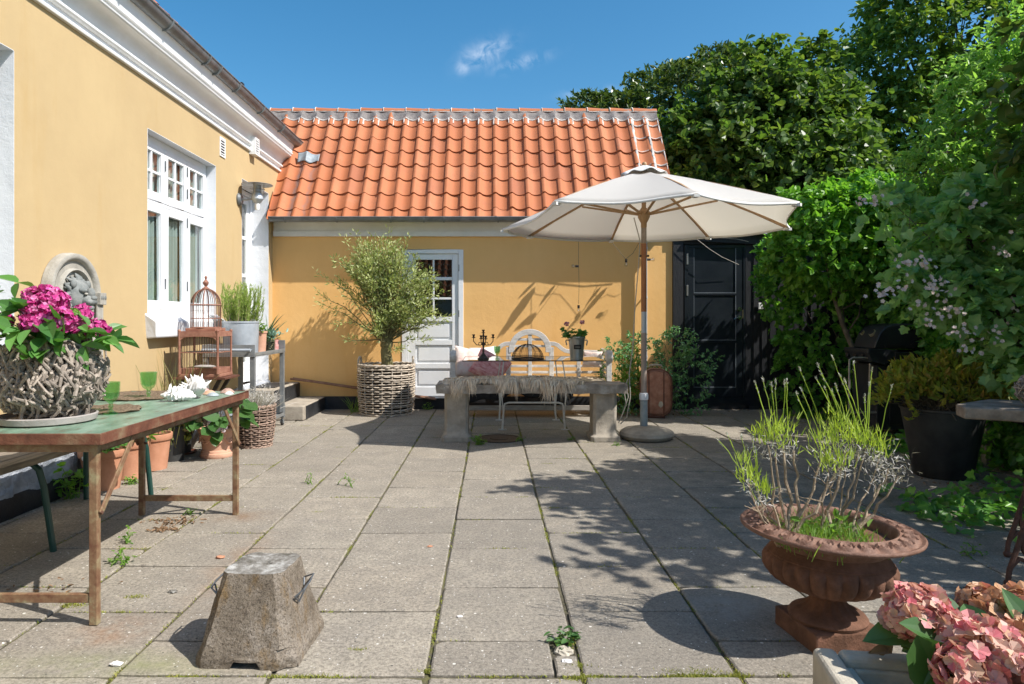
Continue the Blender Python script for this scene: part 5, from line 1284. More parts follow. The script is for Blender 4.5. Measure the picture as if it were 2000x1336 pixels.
twig_mesh('branches', paths, np.tile(.009*(1-.8*tt), (n, 1))*rng.uniform(.6, 1.6, (n, 1)), 'bark_olive', ot)
per = 60; ti = rng.uniform(.38, 1.0, (n, per))**.8; idx = np.clip(ti*(k-1), 0, k-1.001); i0 = idx.astype(int); fr_ = (idx-i0)[..., None]
ar = np.arange(n)[:, None]; base_ = paths[ar, i0]*(1-fr_)+paths[ar, i0+1]*fr_; tan = nrm(paths[ar, i0+1]-paths[ar, i0])
side_ = rng.normal(size=(n, per, 3)); off_ = rng.uniform(.0, .07, (n, per, 1))
Pn = (base_+nrm(side_)*off_).reshape(-1, 3); A = nrm(tan*.6+side_*.6+np.array([0, 0, .05])).reshape(-1, 3); Nn = nrm(rng.normal(size=(n*per, 3))*.8+np.array([0, 0, .4]))
leaf_mesh('crown', Pn, A, Nn, rng.uniform(.04, .07, len(Pn)), 'leaf_olive', ot, W=.30, fold=.1, curl=.1)

# wicker basket with silver lavender, bottom left of the steps
wb = thing('wicker_basket', 'brown woven wicker basket of dry silver lavender beside the trolley', 'basket', (-2.57, 7.50, 0))
woven(wb, 'wicker_brown', .165, .205, .44, 19, 15, .0085, .012)
m = MB(); m.lathe([(.14, .03), (.185, .40), (0, .40)], 24); m.build('soil', 'soil', wb)
def spray(par, name, mat, n, c, spread, h_, L, Wd, seed, lean=.5, bend=.15, segs=3):
    rg = np.random.default_rng(seed); Pn = np.array(c)+rg.normal(size=(n, 3))*np.array([spread, spread, 0])*.5+np.array([0, 0, 1.])*rg.uniform(0, h_, (n, 1))
    D = nrm(np.stack([(Pn[:, 0]-c[0])/max(spread, .01)*lean+rg.normal(size=n)*.25, (Pn[:, 1]-c[1])/max(spread, .01)*lean+rg.normal(size=n)*.25, np.ones(n)], 1))
    return blade_mesh(name, Pn, D, L*rg.uniform(.5, 1.1, n), Wd, mat, par, bend=bend, segs=segs, seed=seed)
sv = thing('silver_lavender', 'dry silvery grey lavender plant in the brown wicker basket', 'plant', (-2.57, 7.50, .40))
spray(sv, 'stems', 'leaf_silver', 420, (0, 0, 0), .16, .04, .26, .006, 3, 1.0)
rg = np.random.default_rng(4); Pn = rg.normal(size=(500, 3))*np.array([.10, .10, .06])+np.array([0, 0, .12]); blade_mesh('leaves', Pn, nrm(rg.normal(size=(500, 3))+np.array([0, 0, .7])), .045, .007, 'leaf_silver', sv, bend=.2)

# terracotta pots with plants
def pot(par, h_, rt, rb, mat, rim=.06, name='pot'):
    m = MB(); m.lathe([(0, .0), (rb, .0), (rt*.90, h_-rim), (rt*.98, h_-rim+.003), (rt, h_-rim+.01), (rt*1.02, h_-.006), (rt*1.01, h_), (rt*.93, h_), (rt*.9, h_-.03), (0, h_-.035)], 40); return m.build(name, mat, par, smooth=40)
POTS = [('terracotta_pot', 'terracotta pot of young green leaves nearest to the bench, with two white stickers', (-3.17, 5.62, 0), .325, .178, .125),
        ('terracotta_pot', 'middle terracotta pot of the row of three along the yellow wall', (-3.16, 6.02, 0), .325, .165, .12),
        ('terracotta_pot', 'empty looking terracotta pot at the far end of the row of three', (-3.12, 6.36, 0), .33, .160, .115)]
for i, (nm, lb, loc, h_, rt_, rb_) in enumerate(POTS):
    o = thing(nm, lb, 'pot', loc, 0, 'terracotta pots along the yellow wall'); pot(o, h_, rt_, rb_, 'terracotta')
    m = MB(); m.lathe([(0, h_-.03), (rt_*.88, h_-.03)], 24); m.build('soil', 'soil', o)
    if i == 0:
        for a in (-.35, .05):
            m = MB(); m.T = Matrix.Rotation(a, 4, 'Z'); m.ell((0, -.178, .275), (.018, .004, .018), 12, 8); m.build('sticker', 'opal', o)
def leafy(name, label, loc, n, r, h_, L, mat, seed, shape=LEAF, W=.7, stem='leaf_weed', cat='plant', low=0, group=None):
    o = thing(name, label, cat, loc, 0, group); rg = np.random.default_rng(seed); ends = []
    for _ in range(n):
        a = rg.uniform(0, 6.28); q_ = rg.uniform(0, 1)**.6*r; ends.append((q_*math.cos(a), q_*math.sin(a), h_*rg.uniform(.3, 1)*(1-.4*(q_/r)**2)+low))
    stems(o, ends, .004, stem, (0, 0, 0), seed, spread=.03)
    e = np.repeat(np.array(ends), 3, 0); k = len(e); az = rg.normal(size=(k, 3)); A = nrm(np.stack([e[:, 0]/r*.8+az[:, 0]*.5, e[:, 1]/r*.8+az[:, 1]*.5, az[:, 2]*.25+.1], 1)); Nn = nrm(az[:, ::-1]*.35+np.array([0, 0, 1.]))
    leaf_mesh('leaves', e+rg.normal(size=(k, 3))*.012, A, Nn, L*rg.uniform(.6, 1.15, k), mat, o, W=W, shape=shape); return o
leafy('young_plant', 'fresh green leafy plant in the terracotta pot nearest to the bench', (-3.17, 5.62, .30), 22, .15, .13, .085, 'leaf_hydrangea', 5)
leafy('young_plant', 'yellow green leafy plant spreading from the middle terracotta pot', (-3.16, 6.02, .30), 30, .19, .20, .09, 'leaf_weed', 6)
# black pot with dried hydrangea
bp = thing('black_pot', 'small black plastic pot on a brown saucer against the yellow house', 'pot', (-3.19, 7.10, 0)); pot(bp, .27, .115, .085, 'plastic_black', .03)
m = MB(); m.lathe([(0, .0), (.13, .0), (.15, .022), (.145, .026), (.125, .010), (0, .010)], 32); m.build('saucer', 'leather_dark', bp)
dh = leafy('dried_hydrangea', 'hydrangea with faded beige flower heads in the small black pot', (-3.17, 7.06, .24), 14, .16, .18, .10, 'leaf_hyd_dark', 12, LEAF_R, .75)
rng = np.random.default_rng(31)
flowerhead(rng, (.19, -.26, .11), .095, 170, .024, 'petal_beige', dh, low=-.7); flowerhead(rng, (.14, -.27, -.01), .055, 70, .022, 'leaf_moss', dh, low=-.7)
stems(dh, [(.19, -.26, .08), (.14, -.27, -.02)], .005, 'bark', (0, 0, 0), 3)
# ornate terracotta pot
op = thing('ornate_pot', 'wide pale terracotta pot with moulded swags, in front of the black pot', 'pot', (-2.765, 6.95, 0))
m = MB(); m.lathe([(0, 0), (.155, 0), (.165, .02), (.16, .045), (.15, .05), (.15, .07), (.142, .08), (.150, .14), (.165, .21), (.172, .25), (.185, .262), (.187, .29), (.172, .292), (.165, .26), (0, .25)], 44); pp = m.build('pot', 'terracotta_pale', op, smooth=40)
for k in range(8):
    a0 = 2*math.pi*k/8; m = MB()
    for dz_, rr_ in ((0, .009), (.022, .007)):
        m.tube([((.158+.012*math.sin(t*math.pi))*math.cos(a0+t*.785), (.158+.012*math.sin(t*math.pi))*math.sin(a0+t*.785), .205+dz_-.055*math.sin(t*math.pi)) for t in np.linspace(0, 1, 9)], rr_, 6)
    m.ell((.163*math.cos(a0), .163*math.sin(a0), .215), (.018, .018, .02), 10, 8); m.build('swag', 'terracotta_pale', pp)
ph_ = thing('potted_hydrangea', 'hydrangea with big drooping leaves and one pale lilac head in the ornate pot', 'plant', (-2.765, 6.95, .26))
rg = np.random.default_rng(14); ends = [(-.20, -.12, .22), (-.12, -.2, .30), (-.02, -.2, .33), (.08, -.18, .30), (.2, -.1, .25), (.27, -.06, .12), (-.26, 0, .12), (.0, 0, .34), (.12, .08, .3), (-.1, .1, .3), (.05, -.24, .02), (-.09, -.22, .10), (.22, .05, .3), (.30, -.1, .22), (-.15, -.22, .18), (.12, -.24, .16)]
stems(ph_, ends, .006, 'bark', (0, 0, 0), 15, spread=.03)
e = np.repeat(np.array(ends), 4, 0); k = len(e); az = rg.normal(size=(k, 3)); A = nrm(np.stack([e[:, 0]*3+az[:, 0]*.6, e[:, 1]*3+az[:, 1]*.5-.2, az[:, 2]*.3-.35], 1)); Nn = nrm(az[:, ::-1]*.3+np.array([.1, -.45, .9]))
leaf_mesh('leaves', e+rg.normal(size=(k, 3))*.02, A, Nn, .175*rg.uniform(.6, 1.1, k), 'leaf_hyd_dark', ph_, W=.82, shape=LEAF_R, fold=.15)
flowerhead(rng, (.13, -.27, .07), .062, 90, .016, 'petal_lilac', ph_, low=-.8)

# ---------------------------------------------------------------- trolley
tr = thing('metal_trolley', 'grey steel trolley on casters standing against the yellow house', 'trolley', (-2.98, 8.4, 0)); tl2 = Vector((-2.98, 8.4, 0))
def trm():
    m = MB(); m.T = Matrix.Translation(-tl2); return m
tx0, tx1, ty0, ty1 = -3.30, -2.70, 7.86, 9.02
m = trm(); z0, z1 = .95, 1.09; w_ = .012
m.box(tx0, tx1, ty0, ty1, z0, z0+.015); m.box(tx0, tx0+w_, ty0, ty1, z0+.0155, z1); m.box(tx1-w_, tx1, ty0+.012, ty1-.012, z0+.0155, z0+.05); m.box(tx0+w_+.001, tx1, ty1-w_, ty1, z0+.0155, z1+.02); m.box(tx0+w_+.001, tx1, ty0, ty0+w_, z0+.0155, z1)
m.build('top_tray', 'steel_cart', tr, smooth=0, bevel=.003)
m = trm(); m.box(tx0, tx1, ty0, ty1, .13, .145); m.box(tx1-w_, tx1, ty0, ty1-.012, .1455, .17); m.box(tx0+.01, tx1, ty1-w_, ty1, .1455, .28); m.box(tx0+.01, tx1, ty0, ty0+w_, .1455, .28); m.build('lower_tray', 'steel_cart', tr, smooth=0, bevel=.003)
for (x, y) in ((tx0+.03, ty0+.03), (tx1-.035, ty0+.035), (tx0+.03, ty1-.035), (tx1-.03, ty1-.035)):
    m = trm(); m.box(x-.028, x+.028, y-.022, y+.022, .17, .948); m.build('leg', 'steel_cart', tr, smooth=0, bevel=.003)
    m = trm(); m.box(x-.03, x+.03, y-.03, y+.03, .105, .129); m.tube([(x, y, .10), (x, y, .07)], .012, 8); m.box(x-.02, x-.015, y-.025, y+.025, .03, .08); m.box(x+.015, x+.02, y-.025, y+.025, .03, .08); cs_ = m.build('caster', 'zinc', tr, smooth=0)
    m = trm(); m.tube([(x-.013, y+.01, .04), (x+.013, y+.01, .04)], .038, 16); m.build('wheel', 'plastic_black', cs_)
m = trm(); m.tube([(tx0+.02, ty0-.06, 1.03), (tx1-.03, ty0-.06, 1.03)], .018, 10); m.tube([(tx0+.04, ty0-.06, 1.03), (tx0+.04, ty0, 1.03)], .012, 8); m.tube([(tx1-.05, ty0-.06, 1.03), (tx1-.05, ty0, 1.03)], .012, 8); m.build('push_handle', 'zinc_light', tr)
m = trm(); m.tube([(tx1-.02, ty1, 1.05), (tx1-.02, ty1+.05, 1.05), (tx0+.02, ty1+.05, 1.05), (tx0+.02, ty1, 1.05)], .015, 8); m.build('push_handle', 'zinc_light', tr)
# zinc tub + rosemary
zt = thing('zinc_tub', 'pale zinc tub with a rosemary bush on the trolley', 'tub', (-2.975, 8.18, .966))
m = MB(); m.lathe([(0, 0), (.19, 0), (.195, .01), (.205, .37), (.213, .375), (.213, .392), (.204, .392), (.198, .36), (0, .34)], 36); m.build('tub', 'zinc_light', zt, smooth=40)
m = MB(); m.lathe([(0, .35), (.196, .35)], 24); m.build('soil', 'soil', zt)
ro = thing('rosemary_bush', 'upright yellow green rosemary bush in the pale zinc tub', 'plant', (-2.975, 8.18, 1.31))
rg = np.random.default_rng(6); n = 95; a = rg.uniform(0, 6.28, n); q_ = rg.uniform(0, 1, n)**.5*.17; r0 = np.stack([q_*np.cos(a), q_*np.sin(a), np.zeros(n)], 1)
top = r0*np.array([1.45, 1.2, 1])+np.stack([rg.normal(size=n)*.03, rg.normal(size=n)*.03, rg.uniform(.22, .50, n)], 1); top[:8] = np.array([(.22, -.05, .30), (.26, 0, .25), (.2, .05, .34), (-.2, -.03, .45), (.0, 0, .52), (.02, .03, .50), (.28, -.1, .2), (-.18, 0, .36)])
k = 5; tt = np.linspace(0, 1, k); paths = r0[:, None]*(1-tt)[None, :, None]+top[:, None]*tt[None, :, None]+(rg.normal(size=(n, 1, 3))*.03)*np.sin(tt*math.pi)[None, :, None]
twig_mesh('stems', paths, np.tile(.004*(1-.6*tt), (n, 1)), 'bark_pale', ro, 4)
per = 110; ti = rg.uniform(.12, 1, (n, per)); idx = np.clip(ti*(k-1), 0, k-1.001); i0 = idx.astype(int); ar = np.arange(n)[:, None]; fr_ = (idx-i0)[..., None]
base_ = (paths[ar, i0]*(1-fr_)+paths[ar, i0+1]*fr_).reshape(-1, 3); tan = nrm(paths[ar, i0+1]-paths[ar, i0]).reshape(-1, 3)
blade_mesh('needles', base_, nrm(tan+rg.normal(size=tan.shape)*.45), .046, .0058, 'leaf_rosemary', ro, bend=0, segs=1)
# small pots on trolley
tp = thing('terracotta_pot', 'slim pale terracotta pot beside the zinc tub on the trolley', 'pot', (-2.86, 8.52, .966)); pot(tp, .27, .085, .065, 'terracotta_pale', .03)
leafy('small_herb', 'small bright green herb in the slim terracotta pot on the trolley', (-2.86, 8.52, 1.21), 18, .08, .14, .045, 'leaf_weed', 9)
gj = thing('glass_jar', 'clear glass jar of dark soil and pebbles behind the slim pot on the trolley', 'jar', (-2.82, 8.74, .966))
m = MB(); m.lathe([(0, .004), (.068, .004), (.07, .01), (.075, .18), (.075, .185), (.07, .185), (.066, .012), (0, .012)], 28); m.build('glass', 'table_glass', gj)
m = MB(); m.lathe([(0, .015), (.062, .015), (.066, .13), (0, .135)], 20, fr=lambda a, i: 1+.04*math.sin(a*5+i)); m.build('soil', 'soil', gj)
m = MB(); rnd = random.Random(3)
for _ in range(26): m.ell((.055*math.cos(_*1.3), .055*math.sin(_*1.3), .03+.004*_), (.012, .012, .009), 8, 6)
m.build('pebbles', 'shell_tan', gj)
pg = thing('pink_tin', 'small pink tin at the far end of the trolley', 'tin', (-2.80, 8.93, .966)); m = MB(); m.lathe([(0, 0), (.04, 0), (.04, .15), (.044, .155), (.036, .155), (.035, .14), (0, .14)], 20); m.build('tin', 'shell_pink', pg)
sc_ = thing('succulent', 'blue green rosette succulent spilling out of the glass jar on the trolley', 'plant', (-2.81, 8.76, 1.12)); rg = np.random.default_rng(2); n = 70; d = rdir(rg, n); d[:, 2] = np.abs(d[:, 2])
leaf_mesh('leaves', d*.02+rg.normal(size=(n, 3))*np.array([.05, .05, .03])+np.array([.02, -.02, .05]), nrm(d+np.array([0, 0, .2])), nrm(rg.normal(size=(n, 3))*.3+np.array([0, 0, 1])), .075, 'leaf_succulent', sc_, W=.42)
rg = np.random.default_rng(12); n = 26; st_ = thing('strap_leaf_plant', 'spiky long leaved plant arching over the far end of the trolley', 'plant', (-2.84, 8.72, 1.12)); a = rg.uniform(0, 6.28, n)
blade_mesh('leaves', rg.normal(size=(n, 3))*.02, nrm(np.stack([np.cos(a)*.55+.12, np.sin(a)*.5, np.ones(n)], 1)), rg.uniform(.25, .58, n), .016, 'leaf_strap', st_, bend=.25, segs=6)

# ---------------------------------------------------------------- birdcage
bc = thing('birdcage', 'rusty red wooden birdcage with a wire dome top, in front of the window sill', 'birdcage', (-2.985, 7.2, .79))
def bars(m, pts_fn, n, r=.0022):
    for k in range(n): m.tube(pts_fn(k/n), r, 4, cap=False)
hw = .195
m = MB(); m.box(-hw-.02, hw+.02, -hw*.8-.02, hw*.8+.02, 0, .03); m.box(-hw, hw, -hw*.8, hw*.8, .031, .09); m.build('base_tray', 'cage_rust', bc, smooth=0, bevel=.004)
for (x, y) in ((-hw, -.18), (hw, -.18), (-hw, .18), (hw, .18)):
    m = MB(); m.tube([(x, y, .03), (x, y, .20), (x, y, .44), (x, y, .46)], [.014, .011, .013, .016], 8); m.ell((x, y, .47), (.017, .017, .017), 8, 6); m.build('corner_post', 'cage_rust', bc)
m = MB()
for (xa, ya, xb, yb) in ((-hw, -.18, hw, -.18), (-hw, .18, hw, .18), (-hw, -.18, -hw, .18), (hw, -.18, hw, .18)): m.beam((xa, ya, .435), (xb, yb, .435), .018, .045); m.beam((xa, ya, .25), (xb, yb, .25), .006, .008)
m.box(-hw, hw, -.18, .18, .456, .468); m.build('top_frame', 'cage_rust', bc, smooth=0)
m = MB()
for k in range(1, 15):
    x = -hw+2*hw*k/15; m.tube([(x, -.18, .09), (x, -.18, .415)], .0022, 4, cap=False); m.tube([(x, .18, .09), (x, .18, .415)], .0022, 4, cap=False)
for k in range(1, 11):
    y = -.18+.36*k/11; m.tube([(hw, y, .09), (hw, y, .415)], .0022, 4, cap=False); m.tube([(-hw, y, .09), (-hw, y, .415)], .0022, 4, cap=False)
m.build('side_bars', 'rust_dark', bc)
for s_ in (-1, 1):
    m = MB(); m.prism([(s_*.03, .415), (s_*hw, .415), (s_*hw, .36), (s_*(hw-.04), .40)], 'y', -.186, -.176); m.build('corner_bracket', 'cage_rust', bc, smooth=0)
m = MB(); m.box(-.155, .155, -.135, .135, .469, .50); m.build('dome_base', 'cage_rust', bc, smooth=0, bevel=.004)
m = MB()
for z in (.505, .60, .74): m.tube([(.15*math.cos(t), .135*math.sin(t), z) for t in np.linspace(0, 2*math.pi, 32, endpoint=False)], .0065 if z != .60 else .005, 6, closed=True)
for k in range(8):
    a = 2*math.pi*k/8+.2; m.tube([(.15*math.cos(a), .135*math.sin(a), .50), (.15*math.cos(a), .135*math.sin(a), .74)]+[(.15*math.cos(t)*math.cos(a), .135*math.cos(t)*math.sin(a), .74+.17*math.sin(t)) for t in np.linspace(.1, 1.45, 8)], .0048, 5)
m.build('dome_frame', 'cage_rust', bc)
m = MB(); bars(m, lambda f: [(.148*math.cos(6.283*f), .133*math.sin(6.283*f), .50), (.148*math.cos(6.283*f), .133*math.sin(6.283*f), .74)]+[(.148*math.cos(t)*math.cos(6.283*f), .133*math.cos(t)*math.sin(6.283*f), .74+.17*math.sin(t)) for t in np.linspace(.1, 1.45, 6)], 44, .002); m.build('dome_bars', 'rust_dark', bc)
m = MB(); m.lathe([(.035, .895), (.04, .91), (.02, .925), (.012, .935), (.026, .955), (.03, .975), (.016, .995), (.008, 1.01), (.014, 1.022), (.012, 1.035), (0, 1.05)], 14); m.build('finial', 'cage_rust', bc)
m = MB(); m.tube([(-.19, 0, .25), (.19, 0, .25)], .008, 6); m.build('perch', 'grey_saucer', bc)
m = MB(); m.ell((.07, -.19, .11), (.11, .035, .018), 12, 6, .2, 2); m.build('feed_tray', 'grey_saucer', bc)
cgs = thing('cage_stand', 'dark folding stand holding up the birdcage', 'stand', (-2.985, 7.2, 0))
for s_ in (-1, 1):
    m = MB(); m.beam((-.22*s_, -.12, 0), (.20*s_, -.12, .77), .035, .035, (0, 1, 0)); m.build('leg', 'iron_dark', cgs, smooth=0)
    m = MB(); m.beam((-.22*s_, .12, 0), (.20*s_, .12, .77), .035, .035, (0, 1, 0)); m.build('leg', 'iron_dark', cgs, smooth=0)
m = MB(); m.box(-.25, .28, -.2, .2, .765, .788); m.build('shelf', 'leather_dark', cgs, smooth=0, bevel=.003)

# dry grass in front of the wall
dg = thing('dry_grass_plant', 'tall thin yellowing grass growing against the wall below the window sill', 'plant', (-3.12, 6.75, .0))
rg = np.random.default_rng(9); n = 210; Pn = np.stack([rg.normal(size=n)*.06, rg.normal(size=n)*.13, rg.uniform(.1, .35, n)], 1)
blade_mesh('blades', Pn, nrm(np.stack([rg.normal(size=n)*.22+.05, rg.normal(size=n)*.28, np.ones(n)], 1)), rg.uniform(.4, 1.05, n), .008, 'leaf_drygrass', dg, bend=rg.uniform(.05, .5, n), segs=6)
pot(dg, .34, .13, .10, 'plastic_black', .03)
# ---------------------------------------------------------------- wall fountain with lion head
wfn = thing('wall_fountain', 'stone wall fountain with a lion head relief behind the magenta hydrangea', 'wall fountain', (XL, 5.47, 0))
m = MB(); hw_ = .335; zc = 1.57
arch = [(-hw_, .55), (hw_, .55)]+[(hw_*math.cos(t), zc+hw_*math.sin(t)) for t in np.linspace(0, math.pi, 26)]
m.prism([(a, b) for a, b in arch], 'x', .001, .055); m.build('back_slab', 'plaque_stone', wfn, smooth=30, bevel=.006)
for (ro_, ri_, x1_) in ((.335, .275, .085), (.215, .185, .08)):
    m = MB(); pts = [(t, ) for t in np.linspace(-.02, math.pi+.02, 28)]; vs = []
    for (t,) in pts:
        for (r_, x_) in ((ro_, .05), (ro_-.006, x1_), ((ro_+ri_)/2, x1_+.006), (ri_+.006, x1_-.006), (ri_, .05)): vs.append((x_, r_*math.cos(t), zc+r_*math.sin(t)))
    m.add(vs, [(j*5+i, j*5+i+1, (j+1)*5+i+1, (j+1)*5+i) for j in range(27) for i in range(4)]); m.build('arch_moulding', 'plaque_stone', wfn, smooth=60)
# lion head: a shaped face with brow, muzzle, nose, ears and mane locks
L = thing('x', 'x', 'x'); bpy.data.objects.remove(L)
m = MB(); c = Vector((.09, 0, 1.56))
m.ell(c, (.075, .115, .135), 22, 14, .08, 2, 3); m.ell(c+Vector((.075, 0, -.035)), (.065, .055, .05), 16, 10); m.ell(c+Vector((.125, 0, -.015)), (.022, .034, .02), 12, 8); m.ell(c+Vector((.10, 0, .02)), (.035, .026, .05), 12, 8)
m.ell(c+Vector((.06, .045, .045)), (.035, .035, .022), 12, 8); m.ell(c+Vector((.06, -.045, .045)), (.035, .035, .022), 12, 8); m.ell(c+Vector((.085, 0, -.09)), (.04, .038, .025), 12, 8)
m.ell(c+Vector((.10, .028, -.045)), (.035, .03, .026), 10, 8); m.ell(c+Vector((.10, -.028, -.045)), (.035, .03, .026), 10, 8)
hd = m.build('lion_head', 'lion_grey', wfn, smooth=80)
for s_ in (1, -1):
    m = MB(); m.ell(c+Vector((.02, s_*.095, .095)), (.02, .03, .035), 10, 8); m.build('ear', 'lion_grey', hd, smooth=80)
    m = MB(); m.ell(c+Vector((.088, s_*.042, .018)), (.014, .016, .010), 10, 6); m.build('eye', 'plaque_stone', hd, smooth=80)
m = MB(); rg = np.random.default_rng(3)
for k in range(34):
    a = 2*math.pi*k/34; r1, r2 = .10, .165+rg.uniform(-.015, .02); w = rg.uniform(-.3, .3)
    m.tube([c+Vector((-.01, r1*math.cos(a), r1*math.sin(a)*1.1)), c+Vector((.0, (r1+r2)/2*math.cos(a+w*.4), (r1+r2)/2*math.sin(a+w*.4)*1.1)), c+Vector((-.03, r2*math.cos(a+w), r2*math.sin(a+w)*1.05))], [.02, .018, .006], 6)
m.build('mane', 'lion_grey', hd, smooth=80)
for s_ in (1, -1):
    m = MB(); y = s_*.305; m.box(.05, .12, y-.045, y+.045, 1.50, 1.60); m.build('capital', 'plaque_stone', wfn, smooth=0, bevel=.004)
    m = MB()
    for k in range(3): m.tube([(.085, y-.026+.026*k, .95), (.085, y-.026+.026*k, 1.50)], .016, 8)
    m.build('fluted_column', 'plaque_stone', wfn)
    m = MB()
    for k in range(3): m.ell((.122, y-.028+.028*k, 1.56), (.006, .010, .018), 8, 6)
    m.build('capital_relief', 'lion_grey', wfn)
def halfl(prf):
    m = MB(); n = 24; vs = []
    for (r, z) in prf:
        for j in range(n+1):
            a = -math.pi/2+math.pi*j/n; vs.append((.05+math.cos(a)*r, math.sin(a)*r*1.15, z))
    m.add(vs, [(i*(n+1)+j, i*(n+1)+j+1, (i+1)*(n+1)+j+1, (i+1)*(n+1)+j) for i in range(len(prf)-1) for j in range(n)]); return m
halfl([(.02, .72), (.05, .80), (.09, .93), (.11, 1.03), (.16, 1.12), (.225, 1.17), (.235, 1.19), (.228, 1.20), (.24, 1.21), (.245, 1.29), (.235, 1.31), (.21, 1.31), (.19, 1.24), (0, 1.2)]).build('basin', 'plaque_stone', wfn, smooth=40)
halfl([(.075, .55), (.085, .58), (.06, .62), (.045, .70), (.02, .72)]).build('pedestal', 'plaque_stone', wfn, smooth=40)
m = MB(); m.tube([(.16, 0, 1.515), (.20, 0, 1.51), (.212, 0, 1.495)], .010, 8); m.build('spout', 'iron_dark', wfn)

# ---------------------------------------------------------------- green table
gtb = thing('green_table', 'long folding table with worn green top and rusty metal edge and legs', 'table', (-2.1, 3.9, 0)); gb_ = Vector((-2.1, 3.9, 0))
def qmb():
    m = MB(); m.T = Matrix.Translation(-gb_); return m
gx0_, gx1_, gy0, gy1, gz = -2.58, -1.735, 3.06, 4.93, .865
for (a, b) in ((gx0_+.012, -2.174), (-2.168, gx1_-.012)):
    m = qmb(); m.box(a, b, gy0+.012, gy1-.012, gz-.022, gz); m.build('table_top', 'table_green', gtb, smooth=0, bevel=.002)
m = qmb()
for (a, b, c, d) in ((gx0_, gx1_, gy0, gy0+.0115), (gx0_, gx1_, gy1-.0115, gy1), (gx0_, gx0_+.0115, gy0+.0115, gy1-.0115), (gx1_-.0115, gx1_, gy0+.0115, gy1-.0115)): m.box(a, b, c, d, gz-.048, gz+.002)
m.build('edge_band', 'table_rust', gtb, smooth=0, bevel=.003)
m = qmb()
for (a, b, c, d) in ((gx0_+.03, gx1_-.03, gy0+.03, gy0+.06), (gx0_+.03, gx1_-.03, gy1-.06, gy1-.03), (gx0_+.03, gx0_+.06, gy0+.06, gy1-.06), (gx1_-.06, gx1_-.03, gy0+.06, gy1-.06)): m.box(a, b, c, d, gz-.085, gz-.0225)
m.build('under_frame', 'table_leg', gtb, smooth=0, bevel=.003)
for (x, y, s_) in ((-1.79, 3.11, 1), (-2.50, 3.11, 1), (-1.80, 4.85, -1), (-2.46, 4.85, -1)):
    m = qmb(); m.box(x-.019, x+.019, y-.016, y+.016, 0, gz-.055); lg = m.build('leg', 'table_leg', gtb, smooth=0, bevel=.004)
    m = qmb(); m.beam((x+.026*(-1 if x < -2 else 1), y+.0, .50), (x+.026*(-1 if x < -2 else 1), y+.36*s_*.8, .805), .010, .030, (0, 1, 1)); m.build('brace', 'table_leg', lg, smooth=0, bevel=.003)
    m = qmb(); m.tube([(x+.02, y, .505), (x+.036, y, .505)], .008, 8); m.build('bolt', 'rust_dark', lg)
for y in (3.11, 4.85):
    m = qmb(); m.box(-2.48, -1.81, y-.012, y+.012, .10, .14); m.build('stretcher', 'table_leg', gtb, smooth=0, bevel=.003)

# ---------------------------------------------------------------- bench with green legs
bn = thing('plank_bench', 'weathered plank bench with dark green tube legs behind the green table', 'bench', (-2.86, 4.2, 0)); bl_ = Vector((-2.86, 4.2, 0))
def bmb():
    m = MB(); m.T = Matrix.Translation(-bl_); return m
for k in range(4):
    m = bmb(); x = -3.10+.125*k; m.box(x, x+.118, 2.9, 5.42, .545, .585); m.build('seat_board', 'old_board', bn, smooth=0, bevel=.006)
for y in (4.02, 5.22):
    m = bmb(); a = .07 if y < 5 else .05
    m.tube([(-2.60, y+a, .0), (-2.625, y+.02, .40), (-2.64, y, .50), (-2.68, y-.0, .535), (-2.76, y, .538), (-2.98, y, .538), (-3.05, y, .535), (-3.075, y, .50), (-3.085, y+.02, .40), (-3.10, y+a, .0)], .019, 10); m.build('leg_frame', 'green_metal', bn)
m = bmb(); m.box(-2.78, -2.74, 3.0, 5.3, .52, .544); m.build('rail', 'green_metal', bn, smooth=0)

# ---------------------------------------------------------------- things on the green table
TZ = .866
pln = thing('twig_planter', 'round planter of tangled grey twigs on the near end of the green table', 'planter', (-2.215, 3.45, TZ+.03))
m = MB(); m.ell((0, 0, .20), (.215, .215, .185), 24, 16); m.build('liner', 'twig_dark', pln, smooth=80)
rg = np.random.default_rng(55); n = 1500; d = rdir(rg, n*2); d = d[(d[:, 2] > -.93) & (d[:, 2] < .82)][:n]; n = len(d)
tang = nrm(np.cross(d, rg.normal(size=(n, 3))*.7+np.array([0, 0, .0]))); up_ = nrm(np.array([0, 0, 1.])-d*d[:, 2:3]); tang = nrm(tang*.75+up_*np.where(rg.random((n, 1)) < .5, 1, -1)*1.15)
k = 5; tt = np.linspace(-.5, .5, k); Lt = rg.uniform(.05, .125, n); rad = np.array([.232, .232, .198]); c0 = d*rad*rg.uniform(.93, 1.05, (n, 1))+np.array([0, 0, .20])
bendv = rg.normal(size=(n, 3)); out_ = rg.uniform(-.2, .55, (n, 1))
paths = c0[:, None]+tang[:, None]*(tt[None, :, None]*Lt[:, None, None])+d[:, None]*((tt[None, :, None]+.2)*Lt[:, None, None]*out_[:, None])+bendv[:, None]*(np.cos(tt*math.pi)[None, :, None]*.008)+rg.normal(size=(n, k, 3))*.0022
paths[:, :, 2] = np.maximum(paths[:, :, 2], .004)
twig_mesh('twigs', paths, rg.uniform(.005, .0105, (n, 1))*(1-.25*np.abs(tt))[None, :]*rg.uniform(.85, 1.15, (n, k)), 'twig_bark', pln, 6)
m = MB(); m.lathe([(.16, .33), (.17, .37), (.15, .375), (0, .36)], 24); m.build('soil', 'soil', pln)
sa = thing('plant_saucer', 'shallow grey clay saucer under the twig planter', 'saucer', (-2.215, 3.44, TZ))
m = MB(); m.lathe([(0, 0), (.195, 0), (.215, .008), (.222, .036), (.212, .040), (.204, .016), (0, .014)], 48); m.build('saucer', 'grey_saucer', sa, smooth=40)
